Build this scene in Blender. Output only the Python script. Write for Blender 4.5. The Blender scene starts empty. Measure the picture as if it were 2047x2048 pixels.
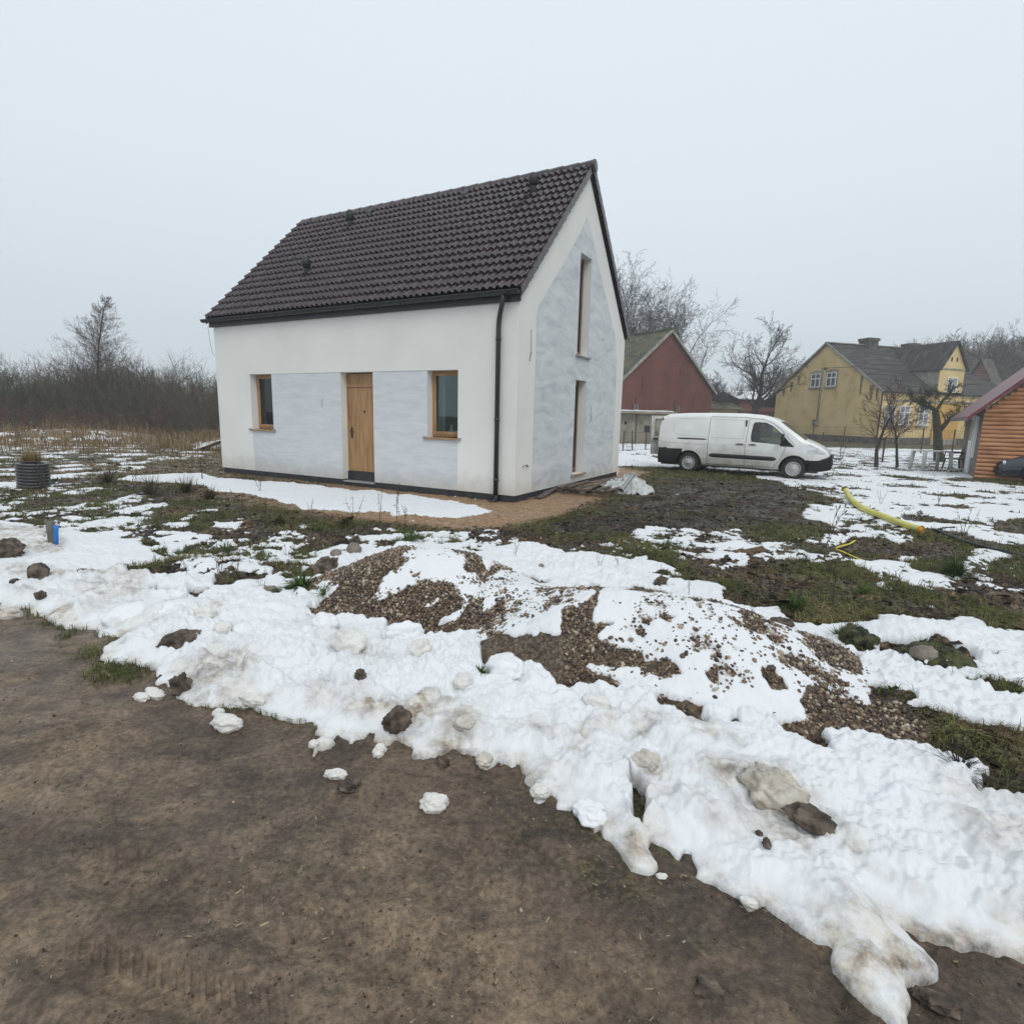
import bpy, math, random
import numpy as np
from mathutils import Vector, Matrix
random.seed(7); rng = np.random.default_rng(7)
D = bpy.data; C = bpy.context.scene.collection; R_ = math.radians

# ------------------------------------------------------------------ camera
CAMH = 1.62; FOC = 1117.07; PITCH = .1702; ROLL = .0230
cp, sp = math.cos(PITCH), math.sin(PITCH)
FW = np.array([0, cp, -sp]); u0 = np.array([0, sp, cp]); r0 = np.array([1., 0, 0])
RT = r0*math.cos(ROLL)+u0*math.sin(ROLL); UP = -r0*math.sin(ROLL)+u0*math.cos(ROLL)
cam = D.objects.new('camera', D.cameras.new('camera')); C.objects.link(cam)
cam.matrix_world = Matrix(((RT[0], UP[0], -FW[0], 0), (RT[1], UP[1], -FW[1], 0), (RT[2], UP[2], -FW[2], CAMH), (0, 0, 0, 1)))
cam.data.sensor_width = 36; cam.data.sensor_fit = 'HORIZONTAL'; cam.data.lens = 36*FOC/2047
cam.data.clip_start = .05; cam.data.clip_end = 2000
bpy.context.scene.camera = cam

# ------------------------------------------------------------------ object helpers
def link(o, parent=None):
    C.objects.link(o)
    if parent is not None: o.parent = parent
    return o
def tag(o, label=None, cat=None, group=None, kind=None):
    if label: o['label'] = label
    if cat: o['category'] = cat
    if group: o['group'] = group
    if kind: o['kind'] = kind
    return o
def thing(name, label, cat, loc=(0, 0, 0), rz=0, group=None, scale=1):
    o = D.objects.new(name, None); link(o); o.location = loc; o.rotation_euler = (0, 0, rz)
    o.scale = (scale,)*3; o.empty_display_size = .1
    return tag(o, label, cat, group)
class MB:
    def __init__(s): s.v = []; s.f = []; s.n = 0; s.sm = []
    def add(s, v, f, smooth=False):
        v = np.asarray(v, float).reshape(-1, 3); s.v.append(v)
        s.f += [tuple(int(i)+s.n for i in q) for q in f]; s.sm += [smooth]*len(f); s.n += len(v); return s
    def box(s, c, size, rz=0, rot=None):
        x, y, z = [q/2 for q in size]
        v = np.array([(a*x, b*y, c_*z) for c_ in (-1, 1) for b in (-1, 1) for a in (-1, 1)])
        m = np.array(rot) if rot is not None else np.array([[math.cos(rz), -math.sin(rz), 0], [math.sin(rz), math.cos(rz), 0], [0, 0, 1]])
        return s.add(v@m.T+np.array(c), [(0, 2, 3, 1), (4, 5, 7, 6), (0, 1, 5, 4), (1, 3, 7, 5), (3, 2, 6, 7), (2, 0, 4, 6)])
    def b(s, x0, x1, y0, y1, z0, z1):
        return s.box(((x0+x1)/2, (y0+y1)/2, (z0+z1)/2), (abs(x1-x0), abs(y1-y0), abs(z1-z0)))
    def bar(s, p, q, w, h):   # box between two points
        p, q = np.array(p, float), np.array(q, float); d = q-p; L = np.linalg.norm(d); d = d/L
        up = np.array([0, 0, 1.]) if abs(d[2]) < .95 else np.array([1., 0, 0])
        sd = np.cross(up, d); sd /= np.linalg.norm(sd); u = np.cross(d, sd)
        return s.box((p+q)/2, (L, w, h), rot=np.array([d, sd, u]).T)
    def tube(s, pts, r, n=8, caps=True, smooth=True):
        P = np.array(pts, float); r = np.ones(len(P))*np.array(r)
        t = np.gradient(P, axis=0); t /= np.linalg.norm(t, axis=1)[:, None]+1e-12
        ref = np.array([0, 0, 1.]) if abs(t[0][2]) < .9 else np.array([1., 0, 0])
        V = []; x = np.cross(ref, t[0]); x /= np.linalg.norm(x)
        an = np.linspace(0, 2*math.pi, n, endpoint=False)
        for i in range(len(P)):
            x = x-t[i]*(x@t[i]); x /= np.linalg.norm(x)+1e-12; y = np.cross(t[i], x)
            V.append(P[i]+r[i]*(np.outer(np.cos(an), x)+np.outer(np.sin(an), y)))
        V = np.concatenate(V); F = [(i*n+j, i*n+(j+1) % n, (i+1)*n+(j+1) % n, (i+1)*n+j) for i in range(len(P)-1) for j in range(n)]
        if caps: F += [tuple(range(n-1, -1, -1)), tuple((len(P)-1)*n+j for j in range(n))]
        return s.add(V, F, smooth)
    def cyl(s, c, r, h, n=20, ax='z', r2=None):
        c = np.array(c, float); d = {'x': (1, 0, 0), 'y': (0, 1, 0), 'z': (0, 0, 1)}[ax]; d = np.array(d)*h/2
        return s.tube([c-d, c+d], [r, r if r2 is None else r2], n, smooth=False)
    def lathe(s, prof, c=(0, 0, 0), n=24, ax='z', smooth=True):
        an = np.linspace(0, 2*math.pi, n, endpoint=False); V = []
        for r, z in prof:
            a, b_, k = r*np.cos(an), r*np.sin(an), np.full(n, z)
            V.append(np.stack({'z': (a, b_, k), 'y': (a, k, b_), 'x': (k, a, b_)}[ax], 1))
        V = np.concatenate(V)+np.array(c)
        return s.add(V, [(i*n+j, i*n+(j+1) % n, (i+1)*n+(j+1) % n, (i+1)*n+j) for i in range(len(prof)-1) for j in range(n)], smooth)
    def poly(s, pts, ext):    # planar polygon extruded by vector ext
        P = np.array(pts, float); n = len(P); Q = P+np.array(ext, float)
        return s.add(np.concatenate([P, Q]), [tuple(range(n-1, -1, -1)), tuple(range(n, 2*n))]+[(i, (i+1) % n, n+(i+1) % n, n+i) for i in range(n)])
    def grid(s, P, smooth=True):   # P: (a,b,3)
        a, b_ = P.shape[:2]
        return s.add(P.reshape(-1, 3), [(i*b_+j, i*b_+j+1, (i+1)*b_+j+1, (i+1)*b_+j) for i in range(a-1) for j in range(b_-1)], smooth)
    def build(s, name, mat, parent=None, label=None, cat=None, group=None, kind=None, loc=None, bevel=0):
        me = D.meshes.new(name); V = np.concatenate(s.v)
        me.from_pydata(V.tolist(), [], s.f); me.materials.append(mat)
        me.polygons.foreach_set('use_smooth', s.sm); me.update()
        o = link(D.objects.new(name, me), parent); tag(o, label, cat, group, kind)
        if loc is not None: o.location = loc
        if bevel:
            m = o.modifiers.new('b', 'BEVEL'); m.width = bevel; m.segments = 2; m.limit_method = 'ANGLE'
        return o
def fast_mesh(name, V, F, mat, parent=None, smooth=True, attrs=None):   # numpy quads/tris
    me = D.meshes.new(name); k = F.shape[1]
    me.vertices.add(len(V)); me.vertices.foreach_set('co', V.astype(np.float32).ravel())
    me.loops.add(F.size); me.loops.foreach_set('vertex_index', F.astype(np.int32).ravel())
    me.polygons.add(len(F)); me.polygons.foreach_set('loop_start', np.arange(0, F.size, k, dtype=np.int32))
    me.polygons.foreach_set('loop_total', np.full(len(F), k, np.int32))
    me.polygons.foreach_set('use_smooth', np.full(len(F), smooth))
    for n, a in (attrs or {}).items():
        if a.ndim == 2: at = me.attributes.new(n, 'FLOAT_COLOR', 'POINT'); at.data.foreach_set('color', np.concatenate([a, np.ones((len(a), 1))], 1).astype(np.float32).ravel())
        else: at = me.attributes.new(n, 'FLOAT', 'POINT'); at.data.foreach_set('value', a.astype(np.float32))
    me.update(calc_edges=True); me.validate(); me.materials.append(mat)
    return link(D.objects.new(name, me), parent)
def copy_tree(o, parent=None):
    c = o.copy(); C.objects.link(c); c.parent = parent
    for ch in list(o.children): copy_tree(ch, c)
    return c

# ------------------------------------------------------------------ noise
def _hash(ix, iy, s):
    h = (ix*374761393+iy*668265263+s*2147483647) & 0xffffffff
    h = ((h ^ (h >> 13))*1274126177) & 0xffffffff
    return ((h ^ (h >> 16)) & 0xffff)/65535.*2*math.pi
def perlin(x, y, s=0):
    ix = np.floor(x).astype(np.int64); iy = np.floor(y).astype(np.int64); fx = x-ix; fy = y-iy
    u = fx*fx*fx*(fx*(fx*6-15)+10); v = fy*fy*fy*(fy*(fy*6-15)+10)
    def g(a, b):
        t = _hash(ix+a, iy+b, s); return np.cos(t)*(fx-a)+np.sin(t)*(fy-b)
    return ((g(0, 0)*(1-u)+g(1, 0)*u)*(1-v)+(g(0, 1)*(1-u)+g(1, 1)*u)*v)*1.6
def fbm(x, y, sc, oc=4, s=0, gain=.5):
    t = 0; a = 1; n = 0
    for i in range(oc): t = t+a*perlin(x/sc+i*17.3, y/sc-i*9.1, s+i); n += a; a *= gain; sc /= 2.03
    return t/n*1.3
def sstep(x, a, b):
    t = np.clip((x-a)/(b-a), 0, 1); return t*t*(3-2*t)

# ------------------------------------------------------------------ materials
def nodes(m): m.use_nodes = True; return m.node_tree.nodes, m.node_tree.links, m.node_tree.nodes['Principled BSDF']
def mat(name, cols, scale=5, rough=.8, bump=0, bscale=None, metal=0, stretch=(1, 1, 1), detail=6, pos=None, coat=0, spec=.5, dist=.01, kind='noise', rnd=0, distort=0):
    m = D.materials.new(name); N, L, P = nodes(m)
    P.inputs['Roughness'].default_value = rough; P.inputs['Metallic'].default_value = metal
    P.inputs['Specular IOR Level'].default_value = spec; P.inputs['Coat Weight'].default_value = coat
    if not isinstance(cols[0], (tuple, list)): cols = [cols]
    tc = N.new('ShaderNodeTexCoord'); mp = N.new('ShaderNodeMapping'); mp.inputs['Scale'].default_value = stretch
    L.new(tc.outputs['Object'], mp.inputs[0])
    if len(cols) > 1:
        nz = N.new('ShaderNodeTexNoise'); nz.inputs['Scale'].default_value = scale; nz.inputs['Detail'].default_value = detail
        nz.inputs['Distortion'].default_value = distort
        L.new(mp.outputs[0], nz.inputs['Vector']); rp = N.new('ShaderNodeValToRGB'); L.new(nz.outputs['Fac'], rp.inputs[0])
        e = rp.color_ramp.elements
        pos = pos or [.35+.3*i/(len(cols)-1) for i in range(len(cols))]
        while len(e) < len(cols): e.new(.5)
        for i, c in enumerate(cols): e[i].position = pos[i]; e[i].color = (*c, 1)
        L.new(rp.outputs[0], P.inputs['Base Color'])
    else: P.inputs['Base Color'].default_value = (*cols[0], 1)
    if bump:
        b = N.new('ShaderNodeTexNoise'); b.inputs['Scale'].default_value = bscale or scale*4; b.inputs['Detail'].default_value = 5
        L.new(mp.outputs[0], b.inputs['Vector']); bp = N.new('ShaderNodeBump'); bp.inputs['Strength'].default_value = bump; bp.inputs['Distance'].default_value = dist
        L.new(b.outputs['Fac'], bp.inputs['Height']); L.new(bp.outputs[0], P.inputs['Normal'])
    return m
def glass(name, tint=(.8, .9, .88), rough=.02, op=.25):
    m = D.materials.new(name); N, L, P = nodes(m); out = N['Material Output']
    tr = N.new('ShaderNodeBsdfTransparent'); tr.inputs[0].default_value = (*tint, 1)
    gl = N.new('ShaderNodeBsdfGlossy'); gl.inputs['Roughness'].default_value = rough; gl.inputs[0].default_value = (.95, .97, 1, 1)
    fr = N.new('ShaderNodeFresnel'); fr.inputs[0].default_value = 1.5
    mx = N.new('ShaderNodeMixShader'); ad = N.new('ShaderNodeMath'); ad.operation = 'MULTIPLY_ADD'
    L.new(fr.outputs[0], ad.inputs[0]); ad.inputs[1].default_value = 1.0; ad.inputs[2].default_value = op*.06; ad.use_clamp = True
    L.new(ad.outputs[0], mx.inputs[0]); L.new(tr.outputs[0], mx.inputs[1]); L.new(gl.outputs[0], mx.inputs[2])
    L.new(mx.outputs[0], out.inputs['Surface']); return m

# ------------------------------------------------------------------ world and light
SUN_EL, SUN_RZ = R_(48), R_(164)
w = D.worlds.new('World'); bpy.context.scene.world = w; w.use_nodes = True
N, L = w.node_tree.nodes, w.node_tree.links; bg = N['Background']
sky = N.new('ShaderNodeTexSky'); sky.sky_type = 'NISHITA'; sky.sun_disc = False
sky.sun_elevation = SUN_EL; sky.sun_rotation = SUN_RZ; sky.air_density = 1; sky.dust_density = 5; sky.ozone_density = 1
# thick cloud: the clear sky behind it is scattered to an even cold white, a little duller low down
tc = N.new('ShaderNodeTexCoord'); sx = N.new('ShaderNodeSeparateXYZ'); L.new(tc.outputs['Generated'], sx.inputs[0])
nz = N.new('ShaderNodeTexNoise'); nz.inputs['Scale'].default_value = 1.6; nz.inputs['Detail'].default_value = 3; L.new(tc.outputs['Generated'], nz.inputs['Vector'])
ma = N.new('ShaderNodeMath'); ma.operation = 'MULTIPLY_ADD'; L.new(nz.outputs['Fac'], ma.inputs[0]); ma.inputs[1].default_value = .25; L.new(sx.outputs['Z'], ma.inputs[2])
rp = N.new('ShaderNodeValToRGB'); L.new(ma.outputs[0], rp.inputs[0]); e = rp.color_ramp.elements
SK = 1/.12
for i, (p_, c_) in enumerate([(.08, (.535, .600, .650)), (.30, (.628, .702, .765)), (.62, (.700, .775, .828)), (1., (.730, .790, .830))]):
    if i > 1: e.new(.5)
    e[i].position = p_; e[i].color = (*c_, 1)
vm = N.new('ShaderNodeVectorMath'); vm.operation = 'SCALE'; L.new(rp.outputs[0], vm.inputs[0]); vm.inputs['Scale'].default_value = SK
mx = N.new('ShaderNodeMix'); mx.data_type = 'RGBA'; mx.inputs[0].default_value = .97
L.new(sky.outputs[0], mx.inputs[6]); L.new(vm.outputs[0], mx.inputs[7]); L.new(mx.outputs[2], bg.inputs[0]); bg.inputs[1].default_value = .12
sun = D.objects.new('sun', D.lights.new('sun', 'SUN')); link(sun)
sun.data.energy = .9; sun.data.angle = R_(25); sun.data.color = (1, .97, .93)
sun.rotation_euler = (math.pi/2-SUN_EL, 0, math.pi-SUN_RZ)
sc = bpy.context.scene; sc.view_settings.view_transform = 'Standard'; sc.view_settings.look = 'None'
sc.view_settings.exposure = 0.21; sc.view_settings.gamma = 1
try: sc.cycles.max_bounces = 6; sc.cycles.diffuse_bounces = 3; sc.cycles.volume_bounces = 1; sc.cycles.transparent_max_bounces = 8
except Exception: pass
# ------------------------------------------------------------------ terrain
def bump_f(x, y, cx, cy, ax, rx, ry, h, pw=1.25):
    c, s = math.cos(ax), math.sin(ax); X = ((x-cx)*c+(y-cy)*s)/rx; Y = (-(x-cx)*s+(y-cy)*c)/ry
    return h*np.clip(1-(X*X+Y*Y), 0, 1)**pw
def heaps(x, y):
    wx = x+.12*perlin(x*1.7, y*1.7, 41); wy = y+.12*perlin(x*1.7, y*1.7, 42)
    a = bump_f(wx, wy, -.80, 4.95, -.15, 1.10, .95, .40)
    b = bump_f(wx, wy, 1.05, 3.72, -.42, 1.55, .92, .40)
    c = bump_f(wx, wy, .1, 4.45, -.6, 1.0, .75, .22)
    return np.maximum(np.maximum(a, b), c)+.15*np.minimum(a, c)+.15*np.minimum(b, c)
def terrain0(x, y):
    z = heaps(x, y)
    z = z+bump_f(x, y, 3.1, 4.0, -.3, .5, .3, .14)+bump_f(x, y, 1.95, 4.25, -.5, .35, .2, .10)     # turf humps on the right
    z = z+bump_f(x, y, -3.0, 5.5, 0, .8, .35, .08)
    z = z+bump_f(x, y, -21, 27, .2, 5, 2.6, .55)+bump_f(x, y, -12, 24, .1, 2.2, 1.2, .45)       # low bank by the scrub
    return z
def G(x, y, z=None):
    d = FW*FOC+RT*(x-1023.5)-UP*(y-1024); zz = 0. if z is None else z
    for i in range(1 if z is not None else 8):
        t = (zz-CAMH)/d[2]; P = d*t
        if z is None: zz = .4*zz+.6*float(terrain0(np.array([P[0]]), np.array([P[1]]))[0])
    t = (zz-CAMH)/d[2]; return np.array([d[0]*t, d[1]*t, zz])
def PX(pts, ox=0, oy=0, s=1.): return np.array([G(ox+a/s, oy+b/s)[:2] for a, b in pts])

NA, NR = 1430, 1230
def polar(na, nr, r0_, r1_, a0, a1):
    a = np.linspace(a0, a1, na); r = r0_*(r1_/r0_)**np.linspace(0, 1, nr)
    return np.meshgrid(a, r, indexing='ij')
AZ, RD = polar(NA, NR, .55, 75, R_(-64), R_(64))
X = (RD*np.sin(AZ)).ravel(); Y = (RD*np.cos(AZ)).ravel(); DIST = RD.ravel()
_wa = np.clip(.004*DIST, .012, .12)
WX = _wa*(1.3*perlin(X/(_wa*5.5), Y/(_wa*5.5), 31)+.9*fbm(X, Y, .09, 2, 33)); WY = _wa*(1.3*perlin(X/(_wa*5.5)+9, Y/(_wa*5.5), 32)+.9*fbm(X, Y, .09, 2, 36))

class Field:
    def __init__(s): s.b = np.full(len(X), -.25); s.a = np.full(len(X), .9); s.berm = np.zeros(len(X))
    def sdf(s, P, marg):
        lo = P.min(0)-marg; hi = P.max(0)+marg
        I = np.nonzero((X > lo[0]) & (X < hi[0]) & (Y > lo[1]) & (Y < hi[1]))[0]
        x, y = X[I]+WX[I], Y[I]+WY[I]; d2 = np.full(len(I), 1e9); ins = np.zeros(len(I), bool); n = len(P)
        for i in range(n):
            ax, ay = P[i]; bx, by = P[(i+1) % n]; ex, ey = bx-ax, by-ay; l2 = ex*ex+ey*ey+1e-12
            t = np.clip(((x-ax)*ex+(y-ay)*ey)/l2, 0, 1); d2 = np.minimum(d2, (x-ax-t*ex)**2+(y-ay-t*ey)**2)
            c = (ay > y) != (by > y)
            ins ^= c & (x < ex*(y-ay)/(ey if abs(ey) > 1e-12 else 1e-12)+ax)
        return I, np.where(ins, 1, -1)*np.sqrt(d2)
    def put(s, P, bias, amp, soft):
        I, d = s.sdf(P, soft*2); w = sstep(d, -soft, soft)
        s.b[I] = s.b[I]*(1-w)+bias*w; s.a[I] = s.a[I]*(1-w)+amp*w
F_ = Field()
def far(k, *pts): return np.array(pts, float)

# --- hand drawn outlines of the melting snow, each drawn on the ground where it lies
ROADEDGE = [(-260, 1190), (-60, 1210), (25, 1219), (51, 1221), (65, 1230), (112, 1252), (138, 1262), (192, 1257), (194, 1272), (225, 1277), (243, 1274), (212, 1296), (199, 1321), (212, 1333), (255, 1329), (286, 1340), (305, 1348), (303, 1377), (329, 1373), (345, 1385), (383, 1414), (422, 1418), (461, 1424), (500, 1424), (558, 1441), (608, 1451), (628, 1445), (635, 1484), (618, 1503), (626, 1517), (643, 1503), (667, 1492), (674, 1478), (701, 1492), (744, 1480), (770, 1495), (791, 1484), (818, 1496), (826, 1515), (868, 1517), (900, 1500), (947, 1513), (955, 1535), (975, 1545), (994, 1528), (1027, 1535), (1038, 1531), (1045, 1564), (1063, 1589), (1059, 1604), (1080, 1612), (1098, 1597), (1117, 1622), (1154, 1625), (1172, 1644), (1186, 1669), (1201, 1662), (1215, 1683), (1230, 1709), (1248, 1731), (1270, 1750), (1313, 1749), (1310, 1698), (1349, 1727), (1379, 1716), (1386, 1734), (1386, 1763), (1422, 1778), (1476, 1807), (1502, 1828), (1538, 1821), (1563, 1843), (1597, 1872), (1652, 1906), (1659, 1927), (1670, 1960), (1702, 1992), (1735, 2017), (1774, 2060), (1800, 2085), (1828, 2060), (1822, 2014), (1810, 1985), (1861, 1981), (1879, 1945), (1825, 1891), (1799, 1866), (1882, 1895), (1926, 1898), (1955, 1902), (2012, 1924), (2070, 1935), (2200, 1990), (2420, 2080)]
BANKTOP = [(2420, 1300), (2200, 1270), (2047, 1270), (1990, 1265), (1960, 1240), (1930, 1230), (1870, 1245), (1830, 1250), (1780, 1230), (1740, 1230), (1700, 1245), (1640, 1250), (1600, 1250), (1570, 1235), (1555, 1215), (1510, 1212), (1470, 1215), (1440, 1200), (1450, 1180), (1400, 1160), (1370, 1165), (1300, 1150), (1350, 1145), (1290, 1115), (1260, 1120), (1180, 1105), (1130, 1110), (1100, 1090), (1060, 1085), (1000, 1095), (960, 1100), (930, 1118), (900, 1100), (860, 1085), (800, 1080), (700, 1100), (640, 1105), (600, 1130), (660, 1140), (690, 1150), (675, 1170), (640, 1165), (635, 1180), (600, 1182), (570, 1165), (555, 1150), (490, 1165), (430, 1178), (430, 1165), (380, 1140), (370, 1150), (330, 1150), (310, 1135), (330, 1120), (300, 1108), (270, 1085), (190, 1070), (100, 1060), (72, 1062), (60, 1050), (0, 1045), (-150, 1040), (-260, 1040)]
road_w = np.array([G(*p, z=0)[:2] for p in ROADEDGE]); top_w = np.array([G(*p)[:2] for p in BANKTOP])
MIXB = dict(bias=.05, amp=1.); 
# broad zones first, farther ones in plan metres
F_.put(np.concatenate([road_w, [(6, 1.5), (8, -3), (-9, -3), (-9, 5.2)]]), -3., 0., .02)
F_.put(np.array([(-70, 13), (-9, 11.2), (-8, 15), (-9, 22), (-12, 27), (-16, 34), (-70, 48)]), -.22, 1.25, .8)           # rough meadow left
F_.put(np.array([(-60, 30), (-10, 26), (0, 25), (0, 80), (-60, 80)]), -.6, 1., 1)
F_.put(np.array([(4, 19.5), (20, 16.2), (60, 30), (60, 42), (20, 39.5), (4, 36)]), .55, .9, .8)                          # yard behind the van
F_.put(np.array([(7, 37.2), (60, 41), (60, 80), (7, 80)]), -1., .8, .5)
F_.put(np.array([(14, 20.5), (19, 18.5), (19, 22), (13, 23)]), -.5, 1., .5)
F_.put(PX([(1240, 918), (1330, 912), (1345, 930), (1480, 945), (1600, 965), (1480, 985), (1240, 990)]), -1.6, .5, .15)
F_.put(np.array([(10, 21), (20, 19), (28, 30), (12, 30)]), .2, 1.1, .5)     # grass by the van
F_.put(np.array([(3.5, 19.3), (6.0, 19.0), (6.2, 24), (4, 27)]), .9, .6, .3)
F_.put(PX([(1500, 952), (1650, 948), (2100, 975), (2300, 990), (2300, 1130), (2047, 1100), (1880, 1180), (1700, 1130), (1640, 1080), (1500, 1070), (1480, 1000), (1640, 1000), (1600, 985)]), .55, 1.0, .12)
F_.put(PX([(1960, 955), (2400, 975), (2400, 992), (2047, 974), (1990, 968), (1930, 960)]), -1.5, .4, .08)
F_.put(PX([(-500, 1120), (-500, 950), (0, 950), (110, 975), (240, 965), (300, 985), (240, 1000), (350, 1010), (420, 1030), (430, 1060), (330, 1070), (330, 1100), (200, 1090), (0, 1060)]), -.05, 1.2, .12)
# solid bank
bank = np.concatenate([road_w, top_w]); I, dB = F_.sdf(bank, 3.); BANKSD = np.full(len(X), -3.); BANKSD[I] = dB
F_.put(bank, 1.3, .6, .06)
# beyond the bank
F_.put(PX([(430, 1085), (520, 1075), (560, 1065), (610, 1045), (640, 1075), (600, 1100), (640, 1105), (700, 1085), (740, 1075), (860, 1065), (990, 1066), (1010, 1085), (960, 1100), (930, 1118), (900, 1100), (860, 1085), (700, 1105), (640, 1110), (600, 1135), (520, 1140), (440, 1150), (395, 1140)]), .12, 1.25, .06)
F_.put(PX([(1000, 1010), (1240, 950), (1290, 950), (1500, 962), (1640, 985), (1620, 1010), (1590, 1040), (1500, 1058), (1330, 1062), (1200, 1085), (1120, 1100), (1050, 1085), (1000, 1062), (880, 1062), (760, 1058), (640, 1075), (560, 1060), (560, 1030), (480, 1010), (400, 990), (260, 980), (230, 950), (440, 905)]), -1.0, 1.0, .1)
F_.put(PX([(250, 1010), (500, 1010), (650, 1035), (640, 1070), (560, 1065), (430, 1085), (400, 1060), (350, 1040)]), -.75, 1., .1)
F_.put(PX([(1235, 1075), (1290, 1056), (1480, 1062), (1700, 1050), (1720, 1075), (1560, 1095), (1640, 1110), (1700, 1110), (1640, 1135), (1560, 1140), (1450, 1130), (1350, 1090)]), .3, 1.05, .06)
F_.put(PX([(620, 230), (760, 270), (900, 360), (1150, 400), (1180, 420), (1100, 440), (1140, 490), (1250, 540), (1350, 550), (1480, 510), (1540, 550), (1600, 620), (1931, 640), (2100, 640), (2100, 330), (1931, 250), (1750, 340), (1660, 330), (1690, 250), (1600, 240), (1500, 290), (1300, 260), (1100, 300), (950, 240), (830, 230), (700, 210)], 1100, 1050, 3.218), -1.25, .6, .05)
S5 = lambda pts, b=-1.2, a=.6, sf=.05: F_.put(PX(pts, 1500, 900, 3.53), b, a, sf)
S5([(-100, 200), (180, 215), (400, 300), (650, 350), (560, 400), (300, 360), (-100, 430)], -.9, .8, .08)
S5([(-60, 530), (140, 530), (330, 470), (560, 520), (600, 600), (300, 640), (60, 660), (-60, 640)], -.7, .9, .06)
S5([(550, 690), (760, 625), (950, 630), (1060, 680), (1130, 640), (1100, 580), (1250, 560), (1500, 590), (1620, 640), (1931, 680), (1931, 740), (1640, 700), (1550, 720), (1590, 750), (1480, 780), (1500, 870), (1400, 900), (1250, 870), (1130, 850), (1090, 810), (1150, 760), (1240, 740), (1060, 760), (900, 790), (700, 790), (600, 730)])
S5([(1080, 455), (1200, 470), (1380, 490), (1230, 520), (1100, 500)]); S5([(620, 510), (740, 505), (790, 520), (700, 535)]); S5([(830, 545), (900, 540), (910, 552)])
S5([(1720, 510), (1931, 480), (2100, 490), (2100, 620), (1931, 610), (1740, 580)])
S5([(0, 800), (300, 770), (480, 800), (600, 780), (720, 900), (760, 960), (1000, 1010), (1100, 960), (1400, 1020), (1700, 1030), (1931, 1010), (2100, 1010), (2100, 1090), (1931, 1090), (1820, 1110), (1750, 1120), (1600, 1080), (1400, 1090), (1330, 1060), (1160, 1080), (1300, 1130), (1400, 1150), (1600, 1140), (1850, 1180), (1870, 1240), (1850, 1290), (1680, 1260), (1640, 1210), (1500, 1180), (1300, 1210), (1130, 1180), (900, 1165), (820, 1200), (600, 1240), (430, 1230), (300, 1180), (200, 1100), (0, 1110)])
S5([(910, 1380), (1180, 1380), (1300, 1320), (1560, 1470), (1570, 1510), (1400, 1560), (1280, 1570), (1130, 1470), (930, 1440)], -1.2, .4, .03)
S5([(600, 1300), (720, 1250), (830, 1340), (860, 1420), (780, 1450), (700, 1380)], -1.2, .4, .03)
S5([(1400, 1650), (1680, 1630), (1931, 1700), (2300, 1750), (2300, 1830), (1931, 1765), (1600, 1700)], -1.2, .4, .03)
S5([(1620, 1500), (1700, 1465), (1770, 1490)], -1.2, .4, .02)
# the strip of snow in front of the house
F_.put(PX([(236, 960), (254, 954), (362, 947), (400, 947), (446, 958), (560, 965), (636, 972), (706, 983), (746, 981), (789, 990), (822, 990), (891, 1003), (911, 1003), (954, 1015), (979, 1025), (948, 1030), (908, 1036), (875, 1035), (825, 1031), (789, 1031), (785, 1025), (745, 1023), (702, 1026), (663, 1020), (610, 1020), (586, 1010), (560, 1005), (544, 998), (490, 987), (435, 983), (406, 972), (326, 965), (260, 963)]), 1.2, .45, .05)
S2 = lambda pts, b=1., a=.6, sf=.05: F_.put(PX(pts, 0, 900, 2.7586), b, a, sf)
S2([(1165, 400), (1200, 402), (1280, 410), (1375, 398), (1290, 432), (1220, 425)]); S2([(970, 390), (1040, 360), (1090, 365), (1050, 395)]); S2([(630, 345), (720, 320), (930, 290), (930, 310), (800, 335), (700, 360)])
S2([(580, 410), (700, 388), (730, 395), (690, 418), (600, 425)]); S2([(540, 470), (650, 435), (700, 470), (640, 510), (560, 500)]); S2([(850, 500), (1040, 455), (1100, 480), (1200, 480), (1120, 515), (1010, 545), (940, 570), (920, 530)])
S2([(540, 560), (740, 530), (860, 570), (910, 600), (880, 640), (700, 660), (560, 620)], 1.3)
# bare places inside the bank
B3 = lambda pts, b=-1.3, a=.35, sf=.035: F_.put(PX(pts, 300, 1000, 4.8275), b, a, sf)
B3([(-310, 655), (-100, 640), (60, 620), (220, 650), (300, 700), (100, 760), (-180, 770)]); B3([(-20, 870), (80, 880), (75, 925), (-20, 915)]); B3([(330, 900), (560, 870), (450, 985), (370, 990)]); B3([(50, 935), (240, 905), (250, 940), (130, 960)])
B3([(620, 850), (660, 740), (900, 690), (1020, 770), (880, 790), (760, 855)]); B3([(1060, 880), (1150, 850), (1250, 880), (1240, 930), (1140, 935)]); B3([(1290, 800), (1380, 810), (1600, 820), (1600, 880), (1470, 885), (1360, 850)])
F_.put(PX([(650, 205), (700, 240), (640, 330), (580, 390), (560, 350)], 0, 1020, 6.4), -1.2, .3, .03)
B8 = lambda pts, b=-1.3, a=.35, sf=.02: F_.put(PX(pts, 900, 1350, 2.7586), b, a, sf)
B8([(965, 545), (985, 620), (1090, 690), (1045, 755), (1090, 790), (1060, 870), (1015, 840), (1000, 720)]); B8([(1120, 950), (1180, 960), (1240, 1030), (1300, 1000), (1340, 1060), (1330, 1160), (1180, 1120), (1110, 1050)])
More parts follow.
